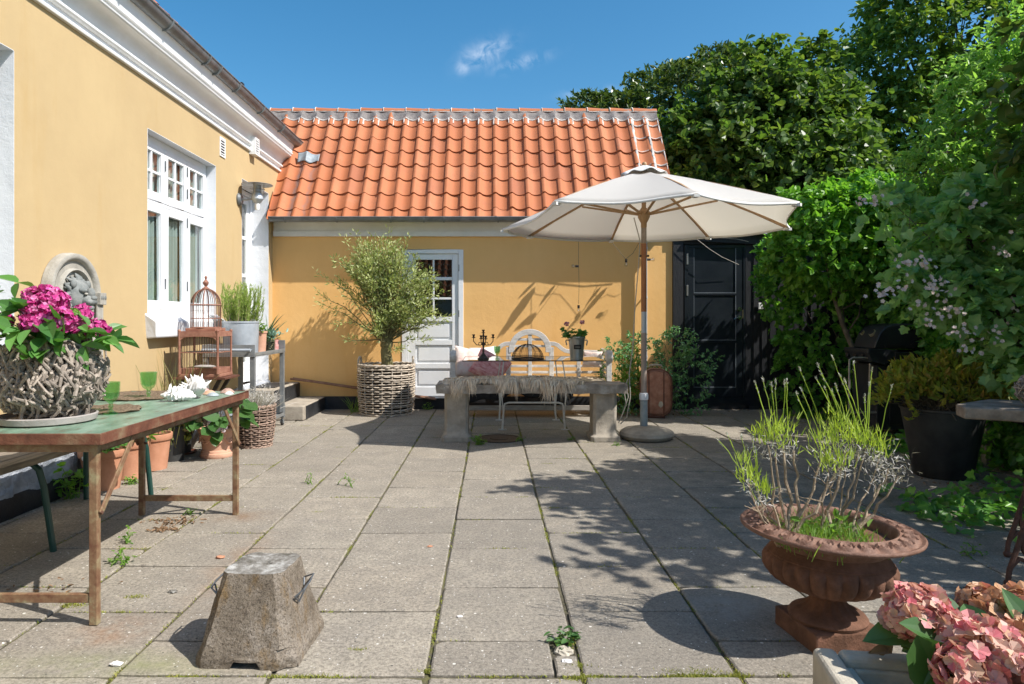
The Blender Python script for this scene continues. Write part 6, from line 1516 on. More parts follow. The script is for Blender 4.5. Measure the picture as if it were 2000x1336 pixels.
hy = thing('magenta_hydrangea', 'magenta hydrangea with big bright green leaves in the twig planter', 'plant', (-2.215, 3.45, TZ+.36))
rng = np.random.default_rng(40)
heads = [(.02, -.05, .225, .10, 190), (.10, -.08, .12, .10, 210), (.21, .03, .085, .068, 110), (-.07, .02, .245, .075, 110), (.16, .0, .17, .05, 50), (-.15, -.12, .13, .05, 50), (.04, -.14, .12, .08, 120), (.02, -.10, .17, .09, 120)]
for (x, y, z, r, nn_) in heads: flowerhead(rng, (x, y, z+.01), r*.9, nn_, .020, 'petal_magenta', hy, low=-.5)
stems(hy, [(h[0], h[1], h[2]-.02) for h in heads]+[(-.2, -.1, .2), (-.1, -.2, .15), (.25, 0, 0), (-.24, .05, .12)], .005, 'leaf_weed', (0, 0, -.02), 3, spread=.04)
flowerhead(rng, (.20, -.03, .075), .035, 40, .014, 'leaf_weed', hy, low=-.7); flowerhead(rng, (.155, -.06, .175), .03, 30, .014, 'leaf_weed', hy, low=-.7)
rg = np.random.default_rng(41); n = 105; a = rg.uniform(0, 6.28, n); q_ = rg.uniform(.08, .26, n); z_ = rg.uniform(.02, .20, n)*(1-q_*1.3)
cl = [(-.18, -.10, .30, 1), (-.16, -.12, .28, 1), (-.05, -.15, .19, 1), (-.03, -.17, .2, 1), (-.12, -.05, .33, 1), (.0, -.22, .10, 1), (-.22, -.12, .2, 1), (-.09, -.21, .06, 1), (.10, -.20, .0, 1), (.22, -.08, .02, 1), (.29, -.02, .05, 1), (-.24, -.1, .1, 1), (.05, -.22, -.03, 1), (-.17, -.2, .0, 1), (.30, .05, .05, 1)]
e = np.concatenate([np.stack([q_*np.cos(a), q_*np.sin(a), z_], 1), np.repeat(np.array([c[:3] for c in cl]), 3, 0)]); k = len(e); az = rg.normal(size=(k, 3))
A = nrm(np.stack([e[:, 0]*3.2+az[:, 0]*.4, e[:, 1]*3.2+az[:, 1]*.4, az[:, 2]*.55+.08], 1)); Nn = nrm(az[:, ::-1]*.45+np.array([.15, -.3, 1]))
leaf_mesh('leaves', e, A, Nn, .105*rg.uniform(.6, 1.25, k), 'leaf_hydrangea', hy, W=.62, shape=[(.12, .30), (.35, .50), (.6, .45), (.82, .25)], fold=.22, curl=.25)
goblet('nearer green goblet half hidden behind the twig planter on the green table', (-2.055, 3.72, TZ), .175, .046, 'green goblets')
goblet('green goblet standing clear in the middle of the green table', (-2.19, 4.40, TZ), .177, .05, 'green goblets')
for (x, y, rx, ry, lb) in ((-2.32, 4.55, .27, .25, 'large oval woven seagrass placemat at the far end of the green table'), (-2.17, 3.86, .20, .17, 'small woven placemat beside the twig planter')):
    o = thing('placemat', lb, 'placemat', (x, y, TZ), 0, 'woven placemats'); m = MB(); pts = []
    for i in range(520):
        t = i/520; a = t*2*math.pi*9; pts.append((rx*t*math.cos(a), ry*t*math.sin(a), .009+.003*math.sin(a*11)))
    m.tube(pts, .0155, 6, sy=.55); m.build('weave', 'placemat', o, smooth=60, recalc=False)
# conch shells
def conch(label, loc, L_, r, rot, seed):
    o = thing('conch_shell', label, 'shell', loc, 0, 'white conch shells'); m = MB(); n = 26; ks = 40; vs = []
    for i in range(n+1):
        t = i/n; x = (t-.45)*L_; env = r*(math.sin(min(1, t*1.5)*math.pi/2)**.9)*(1-t)**.55*1.25+.004
        for j in range(ks):
            a = 2*math.pi*j/ks; sp = .0
            ph = t*14
            sp = max(0, math.cos(a*5+ph))**5*(.45 if .12 < t < .6 else 0)*(.5+.5*math.sin(t*55)) + max(0, math.cos(a-1.2))**4*.7*(t > .25)*(t < .9)
            rr = env*(1+sp+.12*math.sin(t*60)); vs.append((x, math.cos(a)*rr, math.sin(a)*rr*.8))
    m.add(vs, [(i*ks+j, i*ks+(j+1) % ks, (i+1)*ks+(j+1) % ks, (i+1)*ks+j) for i in range(n) for j in range(ks)]); b = m.build('shell', 'shell_white', o, smooth=60)
    rg = np.random.default_rng(seed)
    for k_ in range(9):
        a = k_*.75+.2; x = (-.3+.07*k_)*L_; c_ = Vector((x, math.cos(a)*r*.7, abs(math.sin(a))*r*.6)); mm = MB(); mm.tube([c_, c_+Vector((x*.1, math.cos(a)*r*.75, abs(math.sin(a))*r*.85+.01))], [r*.22, .002], 7); mm.build('spine', 'shell_white', b, smooth=80)
    o.rotation_euler = rot; return o
conch('smooth elongated white conch shell, the nearer one on the green table', (-1.965, 4.30, TZ+.035), .21, .046, (0, R(4), R(12)), 1)
conch('spiky white conch shell behind the smooth one on the green table', (-1.935, 4.50, TZ+.055), .25, .065, (R(20), R(-8), R(-48)), 2)
for i, (x, y, rx, ry, rz_, mt, lb) in enumerate(((-2.00, 4.80, .045, .04, .025, 'shell_pink', 'pink scallop shell among the small shells on the table end'), (-1.93, 4.72, .05, .04, .02, 'shell_tan', 'orange tan shell among the small shells on the table end'), (-1.87, 4.62, .05, .035, .016, 'shell_blue', 'flat blue grey shell nearest to the table edge'), (-1.84, 4.80, .05, .04, .024, 'shell_brown', 'brown speckled shell furthest to the right on the table end'), (-1.79, 4.70, .035, .03, .014, 'shell_white', 'small white shell at the table corner'), (-2.02, 4.68, .035, .03, .012, 'shell_blue', 'little grey shell between the conch and the pink scallop'))):
    m = MB(); ks = 26; vs = [(0, 0, rz_*1.3)]
    for j in range(1, 6):
        for k_ in range(ks):
            a = 2*math.pi*k_/ks; f = j/5; q_ = 1+.05*math.cos(a*12)*f; vs.append((rx*f*q_*math.cos(a), ry*f*q_*math.sin(a)*(1-.15*math.cos(a)), rz_*1.3*(1-f**2.2)+.002))
    m.add(vs, [(0, 1+k_, 1+(k_+1) % ks) for k_ in range(ks)]+[(1+(j-1)*ks+k_, 1+j*ks+k_, 1+j*ks+(k_+1) % ks, 1+(j-1)*ks+(k_+1) % ks) for j in range(1, 5) for k_ in range(ks)]+[tuple(1+4*ks+k_ for k_ in range(ks))])
    o = m.build('seashell', mt, smooth=50); o.location = (x, y, TZ); o.rotation_euler = (0, 0, i*1.3); tag(o, lb, 'shell', 'small shells on the green table')

# ================================================================ FOREGROUND AND RIGHT SIDE
# ---------------------------------------------------------------- concrete block
cbk = thing('concrete_block', 'weathered tapering concrete block with wire handles standing on the slabs in front', 'concrete block', (-.965, 2.915, 0), R(-3))
m = MB()
def oct_(hx, hy, c, z): return [(-hx, -hy+c, z), (-hx+c, -hy, z), (hx-c*1.4, -hy, z), (hx, -hy+c*1.3, z), (hx, hy-c, z), (hx-c, hy, z), (-hx+c, hy, z), (-hx, hy-c, z)]
lv = [(.205, .215, .035, .0), (.205, .215, .035, .03), (.19, .20, .035, .08), (.155, .160, .03, .22), (.125, .125, .026, .345)]
def side(a, b):
    i = a*8; k = int(i) % 8; f = i-int(i); t = b*(len(lv)-1); j = min(int(t), len(lv)-2); g_ = t-j
    def pt(j): 
        o_ = oct_(*lv[j]); p = Vector(o_[k]).lerp(Vector(o_[(k+1) % 8]), f); return p
    p = pt(j).lerp(pt(j+1), g_)
    n = mnoise.noise_vector(p*14)*.005+mnoise.noise_vector(p*45)*.0025
    p = p+n
    if p.z < .045 and k == 1 and .36 < f < .72: p.z += .03*(1-p.z/.045); 
    if p.z < .075 and k == 2: p.x -= .014*max(0, mnoise.noise(p*22)+.35); p.y += .016*max(0, mnoise.noise(p*18)+.3)
    if k == 7 and .05 < p.z < .2: p += Vector((.02, 0, 0))*max(0, mnoise.noise(p*26)+.1)
    return p
m.cur = 0; m.grid(side, 160, 48); tp_ = []
m.cur = 1
top_o = [side(i/160, 1) for i in range(161)]
rings = 10; vs = [Vector((0, 0, .345))]
for j in range(1, rings+1):
    for i in range(160):
        p = Vector((0, 0, .345)).lerp(top_o[i], j/rings); p.z += .003*mnoise.noise(p*40)*(j < rings) - (.03 if (p-Vector((.012, .0, .345))).length < .014 else 0); vs.append(p)
m.add(vs, [(0, 1+i, 1+(i+1) % 160) for i in range(160)]+[(1+(j-1)*160+i, 1+j*160+i, 1+j*160+(i+1) % 160, 1+(j-1)*160+(i+1) % 160) for j in range(1, rings) for i in range(160)])
m.build('block', ['concrete_block', 'concrete_top'], cbk, smooth=28)
for s_ in (1, -1):
    m = MB(); x = s_*.165
    m.tube([(x*.98, -.075, .235), (x+s_*.03, -.065, .262), (x+s_*.035, 0, .272), (x+s_*.03, .065, .28), (x*.92, .075, .262)], .0038, 8); m.tube([(x*.98, -.075, .235), (x+s_*.005, -.05, .205), (x+s_*.03, -.03, .264)], .0038, 8); m.tube([(x*.92, .075, .262), (x*.95, .055, .23), (x+s_*.03, .04, .276)], .0038, 8); m.build('wire_handle', 'wire_grey', cbk)

# ---------------------------------------------------------------- cast iron urn
ur = thing('cast_iron_urn', 'large rusty cast iron urn on a square foot, planted with lavender', 'urn', (1.455, 2.985, 0), R(8))
m = MB(); m.box(-.155, .155, -.155, .155, .0, .085); m.build('plinth', 'rust', ur, smooth=0, bevel=.008)
m = MB(); m.lathe([(.155, .086), (.160, .098), (.15, .112), (.12, .125), (.092, .14), (.074, .16), (.068, .178), (.078, .19), (.082, .198)], 72, fr=lambda a, i: 1+(.035*math.cos(a*16) if 2 < i < 7 else 0)); m.build('foot', 'rust', ur, smooth=50)
tilt = Matrix.Scale(1, 4) @ Matrix.Translation((0, 0, .19)) @ Matrix.Rotation(R(-8), 4, 'Z') @ Matrix.Rotation(R(1.4), 4, 'Y') @ Matrix.Diagonal((.915, .915, 1.02, 1)) @ Matrix.Translation((0, 0, -.19))
m = MB(); m.T = tilt
pf = [(.06, .192), (.10, .198), (.15, .210), (.20, .228), (.238, .248), (.264, .272), (.280, .297), (.284, .322), (.278, .342), (.266, .352), (.268, .358), (.260, .364), (.248, .385), (.242, .405), (.246, .425), (.265, .44)]
m.lathe(pf, 224, fr=lambda a, i: 1+(.13*(abs(math.cos(a*13))**.4-.6)*math.sin((i-1)/8*math.pi) if 1 < i < 9 else 0)); m.build('bowl', 'rust', ur, smooth=50)
m = MB(); m.T = tilt; NR = 420; vs = []
pr = [(.262, .437), (.32, .440), (.372, .452), (.385, .456), (.395, .462), (.397, .470), (.390, .476), (.378, .474), (.37, .478), (.345, .483), (.318, .486), (.30, .485), (.290, .488), (.280, .484), (.275, .47), (.268, .44), (.255, .40), (.24, .39)]
def relief(a, r):
    if not (.296 < r < .374): return 0
    nper = 26; f = (a/(2*math.pi)*nper) % 1.0-.5; x = f*2*math.pi*.335/nper; y = r-.335; d = math.hypot(x*1.05, y*1.05)
    return .012*math.exp(-((d-.031)/.006)**2)+.010*math.exp(-((d-.014)/.005)**2)+.007*math.exp(-(d/.005)**2)
rr_ = [.262, .32, .36, .385, .395, .397, .390, .380]+list(np.linspace(.374, .296, 15))+[.290, .282, .275, .268, .255, .24]
zz_ = [.437, .440, .449, .456, .462, .470, .476, .473]+[.470+.016*((.374-r)/.078) for r in np.linspace(.374, .296, 15)]+[.490, .486, .47, .44, .40, .39]
for r, z in zip(rr_, zz_):
    for j in range(NR):
        a = 2*math.pi*j/NR; vs.append((math.cos(a)*r, math.sin(a)*r, z+(relief(a, r) if z > .465 else 0)))
m.add(vs, [(i*NR+j, i*NR+(j+1) % NR, (i+1)*NR+(j+1) % NR, (i+1)*NR+j) for i in range(len(rr_)-1) for j in range(NR)]); m.build('rim', 'rust_rim', ur, smooth=60)
m = MB(); m.T = tilt
m.grid(lambda a, b: ((.255*b)*math.cos(6.2832*a), (.255*b)*math.sin(6.2832*a), .43+.02*mnoise.noise(Vector((b*5*math.cos(6.2832*a), b*5*math.sin(6.2832*a), 1)))*(1-b)), 48, 10); m.build('soil', 'soil', ur)
lv_ = thing('lavender', 'leggy lavender with bare woody stems and lime green tufts in the rusty urn', 'plant', (1.40, 3.0, .41)); o_ = np.array((1.40, 3.0, .41))
rg = np.random.default_rng(70)
def lp3(u, v, y): return np.array(P(u, v, y))-o_
# tufts: (u, v, Y, width px, height px, n leaves)
tuf = [(1500, 855, 3.0, 36, 40, 120), (1530, 850, 2.95, 38, 45, 150), (1610, 868, 2.95, 30, 36, 100), (1650, 855, 3.0, 44, 48, 170), (1690, 862, 3.0, 34, 44, 130), (1718, 876, 2.97, 26, 36, 90), (1635, 835, 3.08, 34, 40, 100), (1618, 905, 2.9, 32, 30, 100), (1650, 902, 2.9, 22, 26, 50), (1462, 935, 2.88, 22, 28, 80), (1490, 960, 2.85, 20, 24, 70), (1452, 905, 2.9, 12, 20, 30)]
PP = []; DD = []; GP = []; GD = []
for (u, v, y, wpx, hpx, n) in tuf:
    n = int(n*.72); c = lp3(u, v, y); w_ = wpx*y/F*.56; h_ = hpx*y/F
    p = c+rg.normal(size=(n, 3))*np.array([w_*.75, w_*.8, h_*.32])+np.array([0, 0, .008]); PP.append(p); DD.append(nrm(np.stack([(p[:, 0]-c[0])/w_*.28+rg.normal(size=n)*.28, rg.normal(size=n)*.3, np.ones(n)*1.0+rg.normal(size=n)*.25], 1)))
    n2 = int(n*.9); p = c+rg.normal(size=(n2, 3))*np.array([w_*.85, w_*.85, h_*.25])-np.array([0, 0, h_*.62]); GP.append(p); GD.append(nrm(rg.normal(size=(n2, 3))+np.array([0, 0, .1])))
for (u, v, y, w_, n) in ((1735, 905, 3.0, .05, 130), (1720, 935, 3.0, .045, 90), (1755, 925, 3.0, .03, 50)):
    c = lp3(u, v, y); p = c+rg.normal(size=(n, 3))*np.array([w_, w_, w_*.7]); GP.append(p); GD.append(nrm(rg.normal(size=(n, 3))+np.array([0, 0, .3])))
PP = np.concatenate(PP); DD = np.concatenate(DD); GP = np.concatenate(GP); GD = np.concatenate(GD)
blade_mesh('leaves', PP, DD, rg.uniform(.030, .062, len(PP)), .0052, 'leaf_lavender', lv_, bend=.05, segs=2, seed=3)
blade_mesh('withered_leaves', GP, GD, rg.uniform(.015, .034, len(GP)), .0032, 'leaf_silver', lv_, bend=.1, segs=2, seed=4)
roots = [(1530, 1040, 2.95), (1545, 1048, 2.95), (1560, 1050, 3.0), (1520, 1045, 2.95), (1600, 1045, 3.0), (1625, 1040, 3.05), (1645, 1048, 2.98)]
paths = []; rad = []
con = [(1500, 870, 0), (1530, 870, 1), (1550, 880, 2), (1610, 880, 3), (1650, 880, 4), (1690, 885, 5), (1718, 890, 6), (1618, 915, 4), (1650, 912, 5), (1462, 945, 0), (1490, 968, 3), (1735, 915, 6), (1720, 945, 6), (1635, 880, 4), (1755, 930, 6), (1515, 880, 1), (1675, 890, 5), (1480, 955, 0), (1640, 910, 3)]
for (u, v, ri) in con:
    a = lp3(*roots[ri]); a = np.array([a[0], a[1], -.005]); b = lp3(u, v, rg.uniform(2.9, 3.05)); t = np.linspace(0, 1, 9)[:, None]
    mid = a*.5+b*.5+np.array([(b[0]-a[0])*.15, 0, -.03])
    p = (1-t)**2*a+2*(1-t)*t*mid+t**2*b+rg.normal(size=(9, 3))*.009*np.sin(t*math.pi); paths.append(p); rad.append((.0085*(1-.62*t[:, 0]))*rg.uniform(.7, 1.3))
for _ in range(14):
    j = rg.integers(len(con)); p0 = paths[j][rg.integers(3, 8)]; e = p0+np.array([rg.normal()*.06, rg.normal()*.04, rg.uniform(.02, .10)]); t = np.linspace(0, 1, 9)[:, None]
    paths.append(p0*(1-t)+e*t+rg.normal(size=(9, 3))*.004*t); rad.append(.0032*(1-.6*t[:, 0]))
twig_mesh('stems', np.array(paths), np.array(rad), 'bark_pale', lv_, 6)
sp_ = [(1475, 750, 1505, 850), (1491, 742, 1512, 840), (1515, 747, 1518, 850), (1507, 752, 1515, 840), (1532, 748, 1530, 830), (1537, 747, 1538, 835), (1563, 722, 1612, 850), (1566, 763, 1600, 850), (1599, 715, 1650, 840), (1595, 740, 1640, 830), (1604, 730, 1655, 830), (1627, 700, 1672, 830), (1641, 735, 1680, 845), (1650, 745, 1690, 850), (1668, 712, 1680, 830), (1633, 755, 1660, 850), (1703, 723, 1695, 850), (1698, 752, 1690, 860), (1689, 775, 1692, 860), (1741, 757, 1715, 870), (1403, 860, 1450, 925), (1421, 850, 1452, 920), (1448, 852, 1466, 930), (1470, 857, 1480, 940), (1476, 880, 1482, 940), (1626, 765, 1650, 850), (1612, 760, 1640, 860), (1460, 875, 1470, 930), (1556, 770, 1600, 880)]
paths = []; rad = []; bpn = []; bdn = []
for (ua, va, ub, vb) in sp_:
    y = rg.uniform(2.9, 3.08); a = lp3(ua, va, y); b = lp3(ub, vb, y); t = np.linspace(0, 1, 6)[:, None]; p = b*(1-t)+a*t+np.array([0, 0, .008])*np.sin(t*math.pi)+rg.normal(size=(6, 3))*.0015; paths.append(p); rad.append(np.full(6, .0019))
    d = nrm(a-b)
    for f, nn_ in ((1.0, 16), (.86, 4)):
        q_ = b*(1-f)+a*f; bpn.append(q_+d*rg.uniform(-.010, .010, (nn_, 1))+rg.normal(size=(nn_, 3))*.0012); bdn.append(nrm(d+rg.normal(size=(nn_, 3))*.35))
    for f in rg.uniform(.1, .6, 3):
        q_ = b*(1-f)+a*f; PPx = q_
twig_mesh('flower_stalks', np.array(paths), np.array(rad), 'leaf_lavender', lv_, 4)
bpn = np.concatenate(bpn); bdn = np.concatenate(bdn); blade_mesh('buds', bpn, bdn, .011, .0038, 'bud_grey', lv_, bend=0, segs=2)
gr = thing('urn_grass', 'bright green grass growing round the lavender stems in the rusty urn', 'grass', (1.42, 2.98, .425))
n = 1100; p = rg.normal(size=(n, 3))*np.array([.12, .10, .004]); p[:, 0] = np.clip(p[:, 0], -.2, .17)
blade_mesh('blades', p, nrm(np.stack([rg.normal(size=n)*.45, rg.normal(size=n)*.4, np.ones(n)], 1)), rg.uniform(.05, .14, n), .004, 'leaf_grass', gr, bend=rg.uniform(.1, .6, n), segs=4)
n = 40; leaf_mesh('weed_leaves', rg.normal(size=(n, 3))*np.array([.07, .05, .02])+np.array([.07, .03, .05]), nrm(rg.normal(size=(n, 3))+np.array([0, 0, .5])), nrm(rg.normal(size=(n, 3))*.4+np.array([0, 0, 1])), .045, 'leaf_weed', gr, W=.6)

# ---------------------------------------------------------------- stone trough + hydrangea
trg = thing('stone_trough', 'pale rectangular stone trough at the front right with a hydrangea in it', 'trough', (1.055, 2.275, 0), R(-9))
m = MB(); W_, D_, H_ = 1.1, .75, .30
m.box(0, .075, -D_, 0, 0, H_); m.box(.076, W_, -.075, 0, 0, H_); m.box(W_-.075, W_, -D_, -.076, 0, H_); m.box(.076, W_-.076, -D_, -D_+.075, 0, H_); m.box(.076, W_-.076, -D_+.076, -.076, 0, .12)
m.build('walls', 'stone_pale', trg, smooth=0, bevel=.022, seg=4)
m = MB(); i0_, i1_ = .076, .105
m.box(i0_, i1_, -D_+.076, -.076, .121, H_-.028); m.box(i1_+.001, W_-.076, -.098, -.076, .121, H_-.028); m.build('inner_ledge', 'stone_pale', trg, smooth=0, bevel=.006)
m = MB(); m.box(.106, W_-.08, -D_+.08, -.0985, .121, .225); m.build('soil', 'soil', trg, smooth=0)
ch = thing('coral_hydrangea', 'hydrangea with coral pink and fading brown flower heads in the stone trough', 'plant', (1.45, 2.05, .16)); o_ = np.array((1.45, 2.05, .16))
rng = np.random.default_rng(91)
def hp(u, v, y): return tuple(np.array(P(u, v, y))-o_)
hd_ = [(1788, 1200, 2.13, .108, 330, 'petal_coral'), (1850, 1225, 2.05, .06, 110, 'petal_coral'), (1925, 1278, 1.95, .125, 420, 'petal_coral'), (1880, 1310, 1.9, .08, 200, 'petal_coral'), (1990, 1320, 1.85, .10, 240, 'petal_coral'), (1925, 1185, 2.15, .085, 260, 'petal_brown'), (1990, 1190, 2.15, .09, 260, 'petal_brown'), (1965, 1230, 2.05, .085, 260, 'petal_brown'), (1885, 1180, 2.2, .045, 90, 'petal_brown'), (2050, 1240, 2.05, .12, 260, 'petal_brown')]
for (u, v, y, r, n, mt) in hd_: flowerhead(rng, hp(u+8, v+6, y), r*.86, int(n*.5), .031 if mt == 'petal_coral' else .027, mt, ch, low=-.75, squash=.85)
stems(ch, [hp(u, v+15, y) for (u, v, y, r, n, mt) in hd_]+[hp(1700, 1238, 2.2), hp(1760, 1262, 2.15)], .006, 'leaf_weed', (.15, 0, 0), 6, spread=.06)
e = []; A = []; Nn = []; Ls = []
def lf(u, v, y, ax, nn_, L_): e.append(hp(u, v, y)); A.append(ax); Nn.append(nn_); Ls.append(L_)
lf(1800, 1238, 2.12, (-1, .1, -.04), (0, -.45, 1), .17); lf(1790, 1240, 2.0, (.42, -.15, -.9), (-.35, -.9, .25), .24); lf(1830, 1260, 1.98, (.25, -.1, -1), (.1, -1, .2), .18); lf(1850, 1245, 2.1, (-.4, .2, -.2), (0, -.6, .8), .14); lf(1850, 1215, 2.12, (.3, -.3, -.6), (0, -.8, .5), .12)
rg = np.random.default_rng(15)
for _ in range(26): lf(rg.uniform(1820, 2050), rg.uniform(1225, 1330), rg.uniform(1.9, 2.25), rg.normal(size=3), rg.normal(size=3)*.4+np.array([0, -.4, .8]), rg.uniform(.10, .17))
e, A, Nn = np.array(e), nrm(np.array(A, float)), nrm(np.array(Nn, float))
leaf_mesh('leaves', e, A, Nn, np.array(Ls), 'leaf_hyd_dark', ch, W=.62, shape=[(.15, .36), (.4, .5), (.65, .42), (.85, .22)], fold=.2, curl=.2)
e = np.array([hp(1745, 1262, 2.17), hp(1725, 1258, 2.17), hp(1735, 1270, 2.15), hp(1715, 1262, 2.16)])
leaf_mesh('dead_leaves', e, nrm(np.array([(-1, 0, -.2), (-.6, 0, -.8), (-.8, -.2, .2), (.5, 0, -.4)], float)), nrm(np.array([(0, -1, .5), (.3, -1, .2), (0, -.5, 1), (0, -1, 0)], float)), .055, 'leaf_dead', ch, W=.7, curl=.5)

# ---------------------------------------------------------------- black pot with azalea
ap = thing('black_planter', 'big scuffed black plastic pot holding the yellowing azalea', 'pot', (3.98, 6.08, 0))
m = MB(); m.lathe([(0, 0), (.215, 0), (.225, .01), (.325, .58), (.335, .585), (.335, .605), (.315, .605), (.31, .56), (0, .54)], 48); m.build('pot', 'plastic_black', ap, smooth=40)
az_ = thing('azalea_bush', 'spreading azalea bush with yellow green and reddish leaves in the big black pot', 'shrub', (3.98, 6.08, .54)); rg = np.random.default_rng(33)
n = 290; a = rg.uniform(0, 6.283, n); q_ = rg.uniform(0, 1, n)**.5; ends = np.stack([q_*np.cos(a)*.52, q_*np.sin(a)*.40, .22+.17*(1-q_**2)+rg.normal(size=n)*.05+.03*np.sin(a*3)-(q_ > .8)*rg.uniform(0, .12, n)], 1)
stems(az_, list(ends), .005, 'bark', (0, 0, .0), 34, spread=.10)
per = 12; d = nrm(ends-np.array([0, 0, -.15])); P_ = ends[:, None]+rg.normal(size=(n, per, 3))*.028; A = nrm(d[:, None]*.8+rg.normal(size=(n, per, 3))*.6+np.array([0, 0, .35])); Nn = nrm(rg.normal(size=(n, per, 3))*.7+np.array([0, -.2, .5]))
leaf_mesh('leaves', P_.reshape(-1, 3), A.reshape(-1, 3), Nn.reshape(-1, 3), rg.uniform(.05, .085, n*per), 'leaf_azalea', az_, W=.42, fold=.15)

# ---------------------------------------------------------------- barbecue
gq = thing('gas_barbecue', 'black gas barbecue with a domed lid standing in front of the ivy', 'barbecue', (4.93, 8.25, 0)); go = Vector((4.72, 8.25, 0))
def g3(u, v, y=8.0): return P(u, v, y)-go
m = MB()   # lid: faces left, rounded front, extruded in Y
def X(u, y=8.0): return (u-U0)*y/F-go.x
def Z(v, y=8.0): return H-(v-V0)*y/F
lid = [(X(1672), Z(681)), (X(1676), Z(668)), (X(1684), Z(650)), (X(1695), Z(639)), (X(1708), Z(634)), (X(1735), Z(632)), (X(1770), Z(632)), (X(1792), Z(635)), (X(1800), Z(645)), (X(1798), Z(662)), (X(1780), Z(665)), (X(1765), Z(668)), (X(1752), Z(681))]
m.prism(lid, 'y', -.25, .22); ld = m.build('lid', 'grill_black', gq, smooth=40, bevel=.012)
m = MB(); m.prism([(X(1690), Z(679)), (X(1690), Z(674)), (X(1740), Z(674)), (X(1752), Z(662)), (X(1768), Z(660)), (X(1795), Z(659)), (X(1795), Z(663)), (X(1770), Z(665)), (X(1757), Z(668)), (X(1745), Z(679))], 'y', -.292, -.271); m.build('lid_trim', 'grill_shelf', ld, smooth=0)
m = MB(); m.prism([(X(1655), Z(681)), (X(1655), Z(688)), (X(1662), Z(706)), (X(1688), Z(713)), (X(1712), Z(690)), (X(1714), Z(684)), (X(1690), Z(681.5))], 'y', -.31, .24); m.build('control_panel', 'grill_black', gq, smooth=0, bevel=.008)
for k in range(3):
    m = MB(); c = Vector((X(1659), -.18+.17*k, Z(697))); m.tube([c, c+Vector((-.03, 0, .005))], .028, 14); m.build('knob', 'grill_shelf', gq)
for k, (u, v, r) in enumerate(((1706, 643, .045), (1689, 649, .03))):
    m = MB(); c = Vector((X(1684)+.0, -.10+.22*k, Z(652))); nn_ = Vector((-.72, 0, .69)); m.tube([c-nn_*.01, c+nn_*.022], r, 20); tg = m.build('thermometer', 'grill_ring', ld)
    m = MB(); m.tube([c+nn_*.0225, c+nn_*.026], r*.78, 20); m.build('dial', 'grill_black', tg)
m = MB(); m.box(X(1706), X(1829), -.33, .25, Z(709), Z(687)); m.build('side_shelf', 'grill_shelf', gq, smooth=0, bevel=.008)
m = MB(); m.box(X(1718), X(1733), -.336, -.331, Z(706), Z(700)); m.build('badge', 'lamp_metal', gq, smooth=0)
m = MB(); m.box(X(1676), X(1770), -.26, .28, .10, Z(713)); m.build('cabinet', 'grill_black', gq, smooth=0, bevel=.01)
m = MB(); m.box(X(1700), X(1745), -.275, -.261, .16, .78); m.build('cabinet_door', 'grill_shelf', gq, smooth=0, bevel=.006)
for (x, y) in ((X(1690), -.2), (X(1760), -.2), (X(1690), .22), (X(1760), .22)):
    m = MB(); m.tube([(x-.02, y, .05), (x+.02, y, .05)], .05, 16); m.build('caster', 'plastic_black', gq)
m = MB(); m.tube([(X(1660), -.25, Z(699)), (X(1630), -.25, Z(699)), (X(1624), -.25, Z(703)), (X(1623), -.25, Z(760)), (X(1623), -.25, .35), (X(1628), -.25, .3), (X(1676), -.25, .3)], .012, 8); m.tube([(X(1664), -.25, Z(710)), (X(1663), -.25, Z(760)), (X(1663), -.25, .3)], .012, 8); m.build('towel_rail', 'lamp_metal', gq)

# ---------------------------------------------------------------- stone slab table at the right edge
stb = thing('slab_table', 'thick stone slab on a rusty scrolled iron base at the right edge', 'table', (3.1, 3.8, 0)); so = Vector((3.1, 3.8, 0))
a = P(1883, 795, 4.05)-so; 
m = MB(); zt = .862; zb = .79
poly = [(a.x, a.y), (a.x+.05, a.y-.02), (a.x+.75, a.y-.42), (a.x+1.2, a.y-.1), (a.x+.45, a.y+.42), (a.x+.06, a.y+.16)]
m.prism(poly, 'z', zb, zt); m.build('slab', 'stone_slab', stb, smooth=0, bevel=.012, seg=3)
for (fx, fy) in ((2.675, 3.56), (3.35, 3.25), (3.0, 4.0), (3.7, 3.65)):
    m = MB(); p = Vector((fx, fy, 0))-so; q_ = Vector((.12, .05, 0))
    m.tube([p+Vector((-.01, 0, .0)), p+Vector((0, 0, .08)), p+Vector((.05, 0, .22)), p+Vector((.10, 0, .38)), p+Vector((.12, 0, .6)), p+Vector((.18, .0, .78))], .013, 8)
    m.tube([p+Vector((.01, 0, .10)), p+Vector((.05, 0, .14)), p+Vector((.10, 0, .12)), p+Vector((.16, 0, .04)), p+Vector((.19, 0, .0))], .012, 8)
    m.tube([p+Vector((.07, 0, .28)), p+Vector((.07, 0, .18)), p+Vector((.10, 0, .13)), p+Vector((.15, 0, .17)), p+Vector((.17, 0, .28)), p+Vector((.12, 0, .42))], .009, 8)
    m.ell(p+Vector((-.005, 0, .015)), (.022, .022, .02), 10, 6); m.build('iron_leg', 'rust_dark', stb)
tb2 = thing('twig_ball', 'small grey ball of dry twigs lying on the stone slab table', 'twig ball', (3.20, 4.03, .863)); rg = np.random.default_rng(7)
n = 240; d = rdir(rg, n); tg = nrm(np.cross(d, rg.normal(size=(n, 3)))); tt = np.linspace(-.5, .5, 4); r_ = np.array([.115, .105, .10]); paths = (d*r_*rg.uniform(.7, 1.02, (n, 1)))[:, None]+tg[:, None]*tt[None, :, None]*.09+np.array([0, 0, .10]); paths[:, :, 2] = np.maximum(paths[:, :, 2], .003)
twig_mesh('twigs', paths, np.full((n, 4), .0032), 'twig_bark', tb2, 5)
